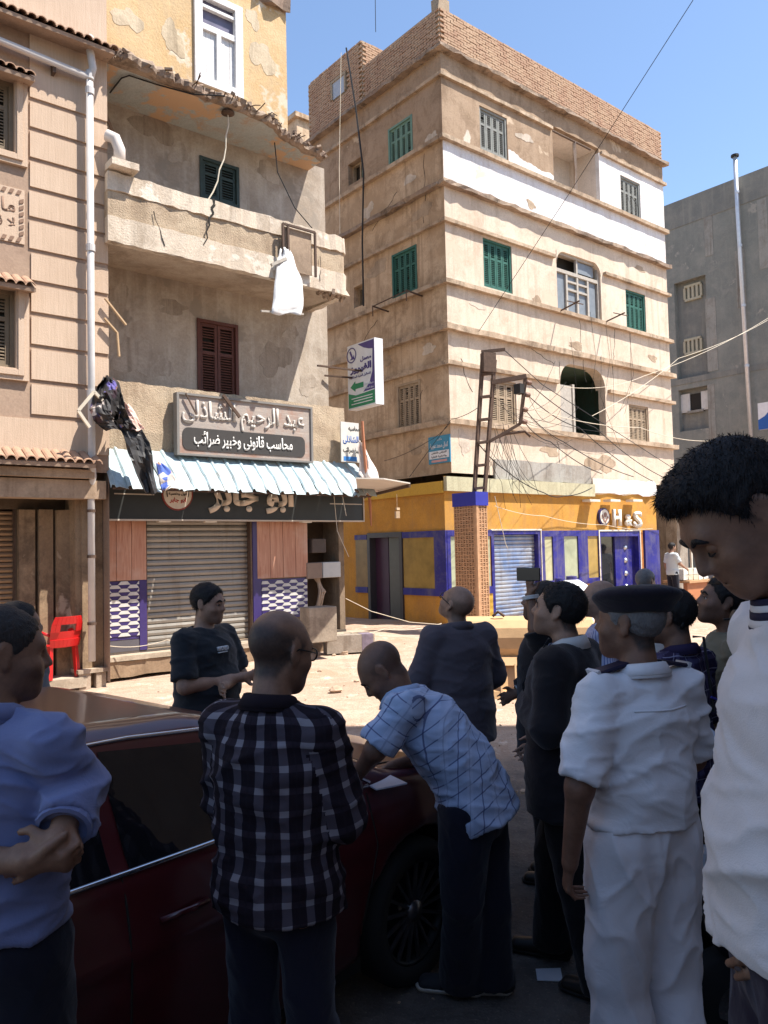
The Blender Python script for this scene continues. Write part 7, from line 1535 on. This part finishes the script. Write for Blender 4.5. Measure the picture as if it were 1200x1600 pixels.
# bald man in a jacket looking up
jk = CM('plum_grey_jacket', (.085, .07, .08))
person('bald man with glasses in a plum grey jacket looking up at the building', (.435, 4.9), 112, 1.70, vox=.010, girth=1.08, skin='b', hair=None, head_yaw=22, head_pitch=30, glasses=True, cheek=1.08,
       joints=dict(head=(0, -.005, 1.61), elR=(.27, .02, 1.14), wrR=(.10, .20, 1.02), elL=(-.27, .02, 1.14), wrL=(-.10, .20, 1.02)), top=dict(m=jk, sleeve='long', hem=.19, skirt=.012, grow=.030, ease=.022, amp=.008, sc=9, name='jacket', collar=(jk, .035, 1.06)), trousers=dict(m=black_t, ease=.015), shoes=blacksh)
# suits
suit = CM('black_suit', (.013, .011, .013)); wshirt = CM('white_shirt', (.52, .50, .48)); bshirt = CM('light_blue_shirt', (.30, .36, .55))
pF = person('man in a dark suit raising his phone to film', (.935, 4.62), 158, 1.71, vox=.010, girth=1.12, skin='c', hair=('crop', 'stub'), head_yaw=14, head_pitch=8, face=True, cheek=1.1,
       joints=dict(elR=(.26, .0, 1.14), wrR=(.14, .22, 1.05)), world=dict(elL=list(aty(838, 982, 4.42)), wrL=list(aty(829, 932, 4.44))), hands=dict(L=dict(dir=(-.05, 0, 1), palm=(.9, .3, 0), thumb=(0, -1, 0), curl=.8)),
       top=dict(m=suit, sleeve='long', hem=.19, grow=.028, ease=.02, amp=.007, sc=9, name='jacket', collar=(bshirt, .045, 1.0), cuff=True, cuffm=wshirt), trousers=dict(m=black_t), shoes=blacksh, foot_yaw=(14, -6))
ph = MB(); c = Vector(pF['J']['wrL']) + Vector((-.012, -.02, .125)); ph.box(c, (.010, .15, .075), rot=Matrix.Rotation(R_(50), 3, 'Z')); po = ph.build('mobile_phone', plain('phone_black', (.02, .02, .022), .15, spec=.6)); tag(po, 'black mobile phone held up by the filming man', 'phone'); bv = po.modifiers.new('b', 'BEVEL'); bv.width = .004
FS = Vector(pF['J']['chest']);
pS = person('man in a black suit with white collar standing before the policeman', (.80, 3.58), 146, 1.745, vox=.009, girth=1.06, skin='b', hair=('full', 'black'), head_yaw=8, head_pitch=10, face=True,
       joints=dict(elL=(-.25, -.02, 1.15), wrL=(-.02, .165, 1.20), elR=(.26, .0, 1.14), wrR=(.18, .20, .98), anR=(.12, .16, .085), knR=(.10, .12, .50), anL=(-.12, -.17, .085), knL=(-.11, -.06, .49)), hands=dict(L=dict(palm=(.3, -.2, -1), thumb=(0, 0, 1), curl=1.25)),
       top=dict(m=suit, sleeve='long', hem=.21, grow=.028, ease=.02, amp=.007, sc=9, name='jacket', collar=(wshirt, .045, 1.0), cuff=True, cuffm=wshirt), trousers=dict(m=black_t, ease=.012), shoes=blacksh)
for pp_, sm_, nm in ((pF, bshirt, 'shirt_front'), (pS, bshirt, 'shirt_front')):
    J = pp_['J']; fw, sl = pp_['fw'], pp_['sl']; s = pp_['s']; mb = MB(); c0 = J['neck'] + fw * .075 * s; c1 = J['chest'] + fw * .158 * s; c2 = J['spine'] + fw * (.168) * s
    mb.loft([[Vector(c - sl * w * .5 + fw * o), Vector(c + fw * (.016 + o)), Vector(c + sl * w * .5 + fw * o)] for c, w, o in ((c0, .085, .0), (c1, .085, .006), (c2, .03, .008))], closed=False); o = mb.build(nm, sm_, pp_['body']); mm = o.modifiers.new('t', 'SOLIDIFY'); mm.thickness = .004
    mb = MB()
    for q in (-1, 1): mb.loft([[Vector(c + sl * q * (w * .5) + fw * (.004 + o)), Vector(c + sl * q * (w * .5 + lw) + fw * (-.012 + o))] for c, w, o, lw in ((c0 + pp_['up'] * .03, .075, .0, .045), (c1, .085, .014, .075), (c2, .03, .016, .02))], closed=False)
    o = mb.build('lapel', suit, pp_['body']); mm = o.modifiers.new('t', 'SOLIDIFY'); mm.thickness = .005
# striped shirt, grey sides
strp = plaid_mat('blue_pin_stripe', (.52, .55, .70), [(0, .016, .006, (.12, .16, .42), .8, .0)])
person('balding man in a pale blue striped shirt behind the policeman\'s cap', (1.36, 4.98), 158, 1.69, vox=.011, girth=1.1, skin='b', hair=('ring', 'stub'), head_yaw=4, head_pitch=6, top=dict(m=strp, sleeve='long', hem=.1, collar=(strp, .04, 1.0)), trousers=dict(m=black_t), shoes=blacksh)
# policeman in white
wu = CM('white_uniform_cotton', (.71, .69, .70)); wu2 = CM('white_uniform_drill', (.69, .66, .67))
pP = person('policeman in white short sleeved uniform and dark beret, back turned', (.845, 2.70), 112, 1.77, vox=.0085, girth=.99, belly=.02, skin='c', hair=('crop', 'grey'), head_yaw=30, head_pitch=2, cheek=1.05,
       joints=dict(elL=(-.27, -.04, 1.13), wrL=(-.275, .02, .875), elR=(.26, .04, 1.14), wrR=(.20, .22, 1.02)), hands=dict(L=dict(palm=(1, 0, 0), curl=.9)),
       top=dict(m=wu, sleeve='short', short=.93, hem=-.035, grow=.016, ease=.018, amp=.013, sc=10, collar=(wu, .035, 1.04)), trousers=dict(m=wu2, waist=.07, ease=.026, grow=.014, hem=.095, amp=.014, sc=8, belt=plain('white_belt', (.30, .28, .27), .6)), shoes=blacksh)
J, M_, HP, s = pP['J'], pP['M'], pP['HP'], pP['s']
T = lambda x, y, z: HP + M_ @ (V(x, y, z) * s)
bm_ = CM('dark_beret_felt', (.016, .012, .018)); vo = Vol(HP - .25, HP + .25, .008); tilt = M_ @ np.array(Matrix.Rotation(R_(-7), 3, 'X') @ Matrix.Rotation(R_(6), 3, 'Y'))
vo.put(Ell(T(0, -.02, .062), V(.091, .112, .035) * s, tilt), .02); vo.put(Ell(T(0, -.022, .098), V(.135, .150, .034) * s, tilt), .03); vo.put(Ell(T(0, -.02, .045), V(.082, .100, .03) * s, tilt), .02); vo.clip(T(0, 0, .034), -tilt[:, 2]); v, f = vo.mesh(); n = vnormals(v, f); v = v + n * (.004 * wnoise(v, 14))[:, None]; np_mesh('beret', v, f, bm_, pP['body'])
for q in 'RL':
    sh = J['sh' + q]; nk = J['neck']; d = nrm(nk - sh); c = sh * .62 + nk * .38 + V(0, 0, .040 * s); mb = MB(); mb.bar(Vector(sh + V(0, 0, .082 * s) - d * .012), Vector(sh * .35 + nk * .65 + V(0, 0, .052 * s)), .060, .014); o = mb.build('epaulette', plain('black_epaulette', (.012, .010, .03), .6), pP['body']); bv = o.modifiers.new('b', 'BEVEL'); bv.width = .005
    mb = MB(); mb.bar(Vector(sh + V(0, 0, .084 * s) - d * .020), Vector(sh + V(0, 0, .084 * s) - d * .008), .064, .022); mb.build('epaulette_tab', plain('silver_braid', (.5, .5, .52), .4), pP['body'])
# yoke seam across the back, trouser pocket flap
bk = -pP['fw']; mb = MB(); pts = []
bvh = BVHTree.FromObject([c for c in pP['body'].children if c.name.startswith('shirt')][0], bpy.context.evaluated_depsgraph_get()); og = worg(pP['body'])
for i in range(17):
    a = (i / 16 - .5) * 1.5; dirv = Vector(bk * math.cos(a) + pP['sl'] * math.sin(a)); org = Vector(J['chest'] + V(0, 0, .065)) + dirv * .6; h = bvh.ray_cast(org - og, -dirv)
    if h[0] is not None: pts.append(h[0] + og + dirv * .001)
if len(pts) > 2: mb.tube(pts, .0035, 6); mb.build('yoke_seam', wu, pP['body'], smooth=True)
# grey haired man, far
person('grey haired man in a white shirt beyond the beret', (2.50, 7.6), 60, 1.66, vox=.014, skin='b', hair=('full', 'grey'), head_yaw=-20, top=dict(m=wshirt, sleeve='short', collar=(wshirt, .035, 1.0)), trousers=dict(m=black_t), shoes=blacksh)
pur_ = plaid_mat('purple_dark_plaid', (.030, .022, .055), [(0, .075, .02, (.07, .06, .12), .8, .1), (1, .075, .02, (.07, .06, .12), .6, .3), (0, .075, .004, (.28, .26, .36), .8, .4), (1, .075, .004, (.28, .26, .36), .8, .0)])
person('man in a dark purple plaid shirt between policeman and khaki guard', (1.315, 3.62), 128, 1.70, vox=.010, skin='c', hair=('full', 'black'), head_yaw=20, head_pitch=-4, top=dict(m=pur_, sleeve='long', hem=.15, amp=.008, collar=(pur_, .035, 1.0)), trousers=dict(m=black_t), shoes=blacksh,
       joints=dict(elR=(.26, .02, 1.14), wrR=(.12, .22, 1.06), elL=(-.26, .02, 1.14), wrL=(-.12, .22, 1.05)))
kh = CM('khaki_drill', (.17, .16, .115))
pK = person('guard in short sleeved khaki uniform looking up to the left', (1.70, 3.95), 170, 1.74, vox=.0095, skin='c', hair=('full', 'black'), head_yaw=2, head_pitch=13, face=True,
       joints=dict(elL=(-.24, -.03, 1.13), wrL=(-.20, .17, .97), elR=(.24, .02, 1.14), wrR=(.16, .24, 1.0)), hands=dict(L=dict(palm=(0, 0, 1), curl=.5)),
       top=dict(m=kh, sleeve='short', short=.92, hem=-.02, grow=.020, ease=.02, amp=.009, sc=12, collar=(kh, .035, 1.02)), trousers=dict(m=kh, ease=.02, waist=.08, hem=.085, belt=plain('dark_belt', (.02, .015, .012), .5)), shoes=blacksh)
J = pK['J']
for q in 'RL': sh, nk = J['sh' + q], J['neck']; d = nrm(nk - sh); mb = MB(); mb.bar(Vector(sh + V(0, 0, .082) - d * .01), Vector(sh * .4 + nk * .6 + V(0, 0, .056)), .05, .012); mb.build('epaulette', kh, pK['body'])
mb = MB(); c = aty(1104, 1150, 3.42); mb.box(c, (.13, .10, .004), rot=Matrix.Rotation(.5, 3, 'Z') @ Matrix.Rotation(.55, 3, 'X')); tag(mb.build('paper_sheet', plain('white_paper', (.62, .62, .70), .7)), 'folded white paper held in front of the khaki guard', 'paper')
mb = MB(); mb.tube([aty(1111, 1089, 3.4), aty(1142, 1102, 3.42)], .005, 6); tag(mb.build('pen', plain('blue_pen', (.05, .05, .3), .3)), 'blue pen held beside the khaki guard', 'pen')
# boy in the foreground
sw = CM('white_sweatshirt', (.60, .565, .56), weave=.3)
pB = person('boy in a white sweatshirt looking down, close on the right', (.722, 1.37), 172, 1.86, vox=.0055, hsc=.92, skin='d', hair=('boy', 'black'), head_yaw=8, head_pitch=-42, z0=.23, face='down',
       joints=dict(pelvis=(0, .0, .95), spine=(0, .01, 1.11), chest=(0, -.025, 1.30), neck=(0, -.028, 1.475), head=(0, .09, 1.630), elR=(.25, -.10, 1.14), wrR=(.2, -.02, .90)), world=dict(elL=list(aty(1310, 1330, 1.34)), wrL=list(aty(1268, 1450, 1.30))), hands=dict(L=dict(dir=(-.55, .1, -.6), palm=(.3, .9, -.2), thumb=(-.8, 0, .5), curl=.5)),
       top=dict(m=sw, sleeve='long', hem=.0, grow=.026, ease=.012, amp=.014, sc=9, vox=.008), trousers=dict(m=CM('dark_plum_trousers', (.022, .016, .028)), waist=.08, ease=.012), shoes=blacksh)
J, M_, HP, s, up_ = pB['J'], pB['M'], pB['HP'], pB['s'], pB['up']
n_ = 30; sl = pB['sl']; bf = np.cross(up_, sl)
for k_, (m_, z_, r_) in enumerate(((plain('navy_rib', (.014, .012, .035), .8), .004, .096), (sw, .016, .092), (plain('navy_rib', (.014, .012, .035), .8), .028, .087), (sw, .038, .083), (plain('navy_rib', (.014, .012, .035), .8), .048, .080))):
    mb = MB(); ax_ = nrm(V(0, 0, 1) + bf * .30); cc = J['neck'] + bf * .012 + V(0, 0, -.012); rows = []
    for zz, rr in ((z_ - .007, r_ + .003), (z_ + .007, r_ - .001)): rows.append([Vector(cc + ax_ * zz * s + sl * math.cos(a) * rr * s + np.cross(ax_, sl) * math.sin(a) * rr * 1.05 * s) for a in [2 * math.pi * i / n_ for i in range(n_)]])
    mb.loft(rows, closed=True); o = mb.build('rib_collar', m_, pB['body'], smooth=True); mm = o.modifiers.new('t', 'SOLIDIFY'); mm.thickness = .006
# man at the stall
fl_ = onz(1053, 946, .2); person('man in a pale t-shirt walking past the stall', (fl_.x, fl_.y), 20, 1.70, vox=.02, skin='b', hair=('full', 'black'), z0=.2, top=dict(m=CM('pale_grey_jersey', (.50, .55, .56)), sleeve='short', hem=.1, name='t_shirt'), trousers=dict(m=navy_t), joints=dict(elR=(.22, .08, 1.15), wrR=(.2, .3, 1.02)))

# ================================================================== parked car
def car():
    CA = R_(50); d = Vector((math.cos(CA), math.sin(CA), 0)); lt = Vector((-math.sin(CA), math.cos(CA), 0)); Wf = Vector((.12, 3.41, 0)) + lt * .17 + d * .11   # front wheel centre, near side
    O = Wf - d * 1.30 + lt * .76                                                     # middle of the car on the ground
    root = thing('parked_car', O, 'dark red sedan parked in the shade under the writing man', 'car')
    TT = lambda x, y, z: O + d * x + lt * y + Z * (z if z < .62 else .62 + (z - .62) * .90)                                   # x to the front, y to the far side
    paint = NT('dark_red_paint', .28); paint.b.inputs['Specular IOR Level'].default_value = .5; paint.b.inputs['Coat Weight'].default_value = .6; paint.b.inputs['Coat Roughness'].default_value = .08; paint.color(paint.mix(paint.noise(3, 3), (.065, .008, .010), (.085, .011, .014))); paint = paint.m
    up_ = [(-2.18, .56), (-2.20, .80), (-2.05, .99), (-1.60, 1.02), (-1.05, 1.30), (-.70, 1.405), (-.20, 1.435), (.30, 1.40), (.62, 1.30), (1.18, .985), (1.60, .93), (2.02, .83), (2.20, .68), (2.24, .50), (2.20, .30), (2.05, .20), (-2.05, .22), (-2.18, .34)]
    vox = .02; vo = Vol((-2.35, -.95, .1), (2.35, .95, 1.55), vox); X, Y, Zc = vo.pts((slice(None),) * 3)
    xs, zs = vo.ax[0].astype(float), vo.ax[2].astype(float); px, pz = np.meshgrid(xs, zs, indexing='ij'); P2 = np.array(up_); dd = np.full(px.shape, 9.0); ins = np.zeros(px.shape, bool)
    for i in range(len(P2)):
        a, b = P2[i], P2[(i + 1) % len(P2)]; e = b - a; w0, w1 = px - a[0], pz - a[1]; t = np.clip((w0 * e[0] + w1 * e[1]) / (e @ e), 0, 1); dd = np.minimum(dd, np.hypot(w0 - e[0] * t, w1 - e[1] * t))
        c1, c2 = a[1] <= pz, b[1] > pz; c3 = e[0] * w1 > e[1] * w0; m = (c1 & c2 & c3) | (~c1 & ~c2 & ~c3); ins ^= m
    side = np.where(ins, -dd, dd)[:, None, :].astype(np.float32)
    hw = np.interp(xs, [-2.25, -2.0, -1.4, 0, 1.3, 1.9, 2.25], [.66, .78, .855, .87, .85, .77, .60])[:, None] * np.interp(zs, [.15, .35, .60, .80, .95, 1.02, 1.2, 1.38, 1.5], [.93, .97, 1.0, .99, .955, .90, .80, .70, .60])[None, :]
    hw = hw + .012 * np.exp(-((zs - .72) / .035) ** 2)[None, :]
    lat = (np.abs(Y) - hw[:, None, :].astype(np.float32)).astype(np.float32); kk = .09; h = np.maximum(kk - np.abs(side - lat), 0) / kk; vo.D = (np.maximum(side, lat) + h * h * kk * .25).astype(np.float32)
    for wx in (1.30, -1.32):
        r = np.hypot(X - wx, Zc - .31); arch = np.maximum(.365 - 0 - r, -1) * -1; arch = np.maximum(r - .365, -(np.abs(Y) - .60)).astype(np.float32); vo.D = np.maximum(vo.D, -arch)
    v, f = vo.mesh(); v = relax(v, f, 4, .5); vw = np.array([[*(TT(*p))] for p in v]); body = np_mesh('body', vw, f, paint, root)
    tri = BVHTree.FromPolygons([tuple(p) for p in v], [tuple(q) for q in f])
    def hit(x, z, off=.004, side_=-1):
        h = tri.ray_cast(Vector((x, side_ * 1.5, z)), Vector((0, -side_, 0))); y = h[0].y if h[0] else side_ * .8; return TT(x, y + side_ * off, z)
    gl = emit_free_glass('car_glass', (.008, .008, .010), .04)
    def window(poly, name='side_window', side_=-1, off=.005):
        mb = MB(); n = 8; (a, b, c, e) = poly; rows = []
        for i in range(n + 1):
            t = i / n; p, q = (a[0] + (e[0] - a[0]) * t, a[1] + (e[1] - a[1]) * t), (b[0] + (c[0] - b[0]) * t, b[1] + (c[1] - b[1]) * t); rows.append([hit(p[0] + (q[0] - p[0]) * s / n, p[1] + (q[1] - p[1]) * s / n, off, side_) for s in range(n + 1)])
        mb.loft(rows, closed=False); return mb.build(name, gl, root, smooth=True)
    for sd in (-1, 1):
        window([(-1.12, 1.0), (-.18, .985), (-.18, 1.355), (-.78, 1.325)], side_=sd); window([(-.12, .985), (.98, .965), (.50, 1.275), (-.12, 1.35)], side_=sd)
    ch = plain('chrome', (.72, .72, .74), .12, .95)
    for sd in (-1, 1):
        for pts, r, nm in (([(-1.2 + .22 * i, .985 - .002 * i) for i in range(11)], .009, 'chrome_trim'), ([(-1.10, 1.02), (-.95, 1.20), (-.78, 1.345), (-.4, 1.38), (.0, 1.372), (.3, 1.345), (.55, 1.285), (.8, 1.13), (1.02, .975)], .008, 'window_trim')):
            mb = MB(); mb.tube([hit(x, z, .004, sd) for x, z in pts], r, 6); mb.build(nm, ch, root, smooth=True)
        for pts in ([(.98, .94), (1.0, .7), (.93, .4)], [(-.15, .97), (-.15, .6), (-.14, .32)], [(-1.1, .97), (-1.14, .75), (-.98, .6), (-.95, .4)]):
            mb = MB(); mb.tube([hit(p[0] + (q[0] - p[0]) * t, p[1] + (q[1] - p[1]) * t, .001, sd) for p, q in zip(pts, pts[1:]) for t in (0, .25, .5, .75, 1)], .004, 5); mb.build('door_seam', M['dark'], root)
        for x in (.05, -.95):
            mb = MB(); mb.tube([hit(x - .1, .80, .012, sd), hit(x, .805, .03, sd), hit(x + .08, .80, .012, sd)], .011, 8); mb.build('door_handle', paint, root, smooth=True)
        c = hit(.70, 1.0, .09, sd); mb = MB(); mb.box(c, (.11, .16, .11), CA); o = mb.build('wing_mirror', paint, root); bv = o.modifiers.new('b', 'BEVEL'); bv.width = .03; bv.segments = 3
        mb = MB(); q = hit(1.72, .62, .006, sd); mb.box(q, (.05, .02, .03), CA); mb.build('side_marker', plain('amber_lens', (.5, .18, .03), .3), root)
    # screens, lamps, grille
    def ontop(x, y, off=.006):
        h = tri.ray_cast(Vector((x, y, 2.5)), Vector((0, 0, -1))); return TT(x, y, (h[0].z if h[0] else 1) + off)
    for (x0, x1), nm in (((.66, 1.14), 'windscreen'), ((-1.02, -1.52), 'rear_window')):
        mb = MB(); mb.loft([[ontop(x0 + (x1 - x0) * i / 6, y * (.56 + .12 * i / 6)) for y in np.linspace(-1, 1, 9)] for i in range(7)], closed=False); mb.build(nm, gl, root, smooth=True)
    for sd in (-1, 1):
        mb = MB(); rows = []
        for i in range(5):
            row = []
            for j in range(5):
                y = sd * (.42 + .26 * j / 4); z = .62 + .12 * i / 4; h = tri.ray_cast(Vector((3, y, z)), Vector((-1, 0, 0))); row.append(TT((h[0].x if h[0] else 2.1) + .006, y, z))
            rows.append(row)
        mb.loft(rows, closed=False); mb.build('headlight', emit_free_glass('lamp_glass', (.25, .25, .26), .08), root, smooth=True)
    mb = MB(); mb.box(TT(2.225, 0, .62), (.03, .7, .10), CA); mb.build('grille', M['black_iron'], root)
    seam = MB(); seam.tube([ontop(1.16 + .0 * i, y, .001) for i, y in enumerate(np.linspace(-.62, .62, 9))], .004, 5); seam.tube([ontop(1.16 + .09 * i, -.66 + .006 * i, .001) for i in range(10)], .004, 5); seam.build('hood_seam', M['dark'], root)
    tyre = plain('tyre_rubber', (.014, .014, .014), .85); rimm = plain('dark_alloy', (.16, .15, .15), .35, .8)
    for wx in (1.30, -1.32):
        for sd in (-1, 1):
            c = TT(wx, sd * .745, .31); ax = lt * sd; mb = MB(); mb.lathe(c, ax, [(.20, -.10), (.29, -.10), (.31, -.06), (.312, .05), (.29, .09), (.225, .085), (.215, .05)], 40); w = mb.build('wheel', tyre, root, smooth=True)
            mb = MB(); mb.lathe(c, ax, [(.222, -.08), (.222, .075), (.208, .075), (.205, .03)], 36); mb.lathe(c, ax, [(.205, -.03), (.02, -.02)], 36); mb.build('rim', plain('dark_rim_barrel', (.03, .03, .03), .5, .5), w, smooth=True)
            x = d; 
            for k in range(17):
                t = 2 * math.pi * k / 17; rd = x * math.cos(t) + Z * math.sin(t); mb = MB(); mb.bar(c + rd * .035 + ax * .055, c + rd * .21 + ax * .062, .013, .014, ax); mb.build('spoke', rimm, w)
            mb = MB(); mb.lathe(c + ax * .05, ax, [(.05, -.02), (.045, .02), (.001, .028)], 16); mb.build('hub_cap', rimm, w, smooth=True)
    for sd in (-1, 1): mb = MB(); mb.box(TT(0, sd * .60, .24), (2.0, .3, .16), CA); mb.build('sill', M['black_iron'], root)
    return TT, ontop
TTc, ontop = car()
# papers on the hood
p = onz(600, 1214, .945); mb = MB(); mb.box(Vector((p.x - .02, p.y + .02, .925)), (.15, .21, .006), R_(30)); tag(mb.build('notepad', plain('white_paper', (.62, .62, .70), .7)), 'small white notepad on the car hood under the writing hand', 'notepad')
p = onz(858, 1526); mb = MB(); mb.hexa([p + Vector(q) for q in ((-.06, -.04, .004), (.05, -.05, .004), (.06, .04, .012), (-.05, .05, .006), (-.06, -.04, .008), (.05, -.05, .008), (.06, .04, .016), (-.05, .05, .010))]); tag(mb.build('litter_paper', plain('grey_paper', (.55, .56, .6), .8)), 'scrap of paper on the dark asphalt by the suit man\'s shoe', 'paper')

# ================================================================== three-wheeler at the right edge
def tuktuk():
    O = Vector((2.05, 2.98, 0)); root = thing('auto_rickshaw', O, 'black auto rickshaw nose behind the boy at the right', 'auto rickshaw'); T = lambda x, y, z: O + Vector((-x, y, z))    # x to the front (left in the picture)
    pt = plain('black_blue_enamel', (.012, .012, .022), .2, spec=.6); fr = plain('black_tube', (.012, .011, .011), .45)
    vo = Vol((.2, -.6, .25), (1.1, .6, 1.05), .02); vo.put(Cone((.48, 0, .42), (.62, 0, .86), (.10, .42), (.07, .40), (1, 0, 0)), .06); vo.put(Ell((.74, 0, .56), (.16, .20, .22)), .12); vo.put(Ell((.66, 0, .84), (.14, .36, .07)), .08); v, f = vo.mesh(); v = relax(v, f, 3); np_mesh('front_cowl', np.array([[*T(*p)] for p in v]), f, pt, root)
    for sy in (-1, 1):
        mb = MB(); mb.tube([T(.50, sy * .46, .86), T(.485, sy * .47, 1.35), T(.46, sy * .48, 1.72)], .014, 8); mb.build('windscreen_post', fr, root, smooth=True)
        mb = MB(); mb.tube([T(-.9, sy * .56, .5), T(-.92, sy * .56, 1.70)], .018, 8); mb.build('rear_post', fr, root, smooth=True)
        mb = MB(); mb.tube([T(.64, sy * .47, 1.18), T(.66, sy * .50, 1.50), T(.70, sy * .52, 1.50)], .006, 6); mo = mb.build('mirror_stalk', fr, root)
        mb = MB(); mb.lathe(aty(1148, 967, 2.55) if sy < 0 else T(.72, sy * .6, 1.55), Vector((-1, 0, .2)), [(.001, -.02), (.028, -.01), (.03, .005), (.001, .008)], 14); mb.build('mirror', fr, mo, smooth=True)
        mb = MB(); c = T(-.75, sy * .55, .22); mb.lathe(c, Vector((0, 1, 0)), [(.10, -.05), (.20, -.05), (.22, 0), (.20, .05), (.10, .05)], 24); mb.build('wheel', plain('tyre_rubber', (.014, .014, .014)), root, smooth=True)
    mb = MB(); mb.tube([aty(1130, 968, 2.55), aty(1148, 967, 2.55), aty(1156, 966, 2.56)], .004, 6); mb.build('mirror_stalk', fr, root)
    mb = MB(); rows = [[T(x, y, 1.74 + .06 * math.cos(y * 2.4) - .02 * abs(x) ** 2) for y in np.linspace(-.60, .60, 9)] for x in np.linspace(-1.3, .56, 8)]; mb.loft(rows, closed=False); o = mb.build('canopy', plain('black_canvas', (.02, .02, .022), .85), root, smooth=True); mm = o.modifiers.new('t', 'SOLIDIFY'); mm.thickness = .02
    mb = MB(); mb.box(T(-.2, 0, .34), (1.9, 1.1, .10)); mb.build('floor', fr, root); mb = MB(); mb.box(T(-.75, 0, .62), (.55, 1.05, .30)); mb.build('rear_seat', plain('seat_vinyl', (.04, .015, .012), .5), root); mb = MB(); mb.box(T(-1.05, 0, .95), (.14, 1.05, .55)); mb.build('backrest', plain('seat_vinyl', (.04, .015, .012), .5), root); mb = MB(); mb.box(T(.05, 0, .66), (.35, .5, .14)); mb.build('driver_seat', plain('seat_vinyl', (.04, .015, .012), .5), root)
    mb = MB(); mb.tube([T(.50, -.30, 1.0), T(.56, -.1, 1.02), T(.56, .1, 1.02), T(.50, .30, 1.0)], .014, 8); mb.build('handlebar', fr, root, smooth=True)
    mb = MB(); c = T(.78, 0, .22); mb.lathe(c, Vector((0, 1, 0)), [(.10, -.05), (.20, -.05), (.22, 0), (.20, .05), (.10, .05)], 24); mb.build('wheel', plain('tyre_rubber', (.014, .014, .014)), root, smooth=True)
    mb = MB(); mb.lathe(T(.90, 0, .70), Vector((-1, 0, 0)), [(.09, -.04), (.09, .01), (.001, .03)], 20); mb.build('headlight', emit_free_glass('lamp_glass'), root, smooth=True)
tuktuk()
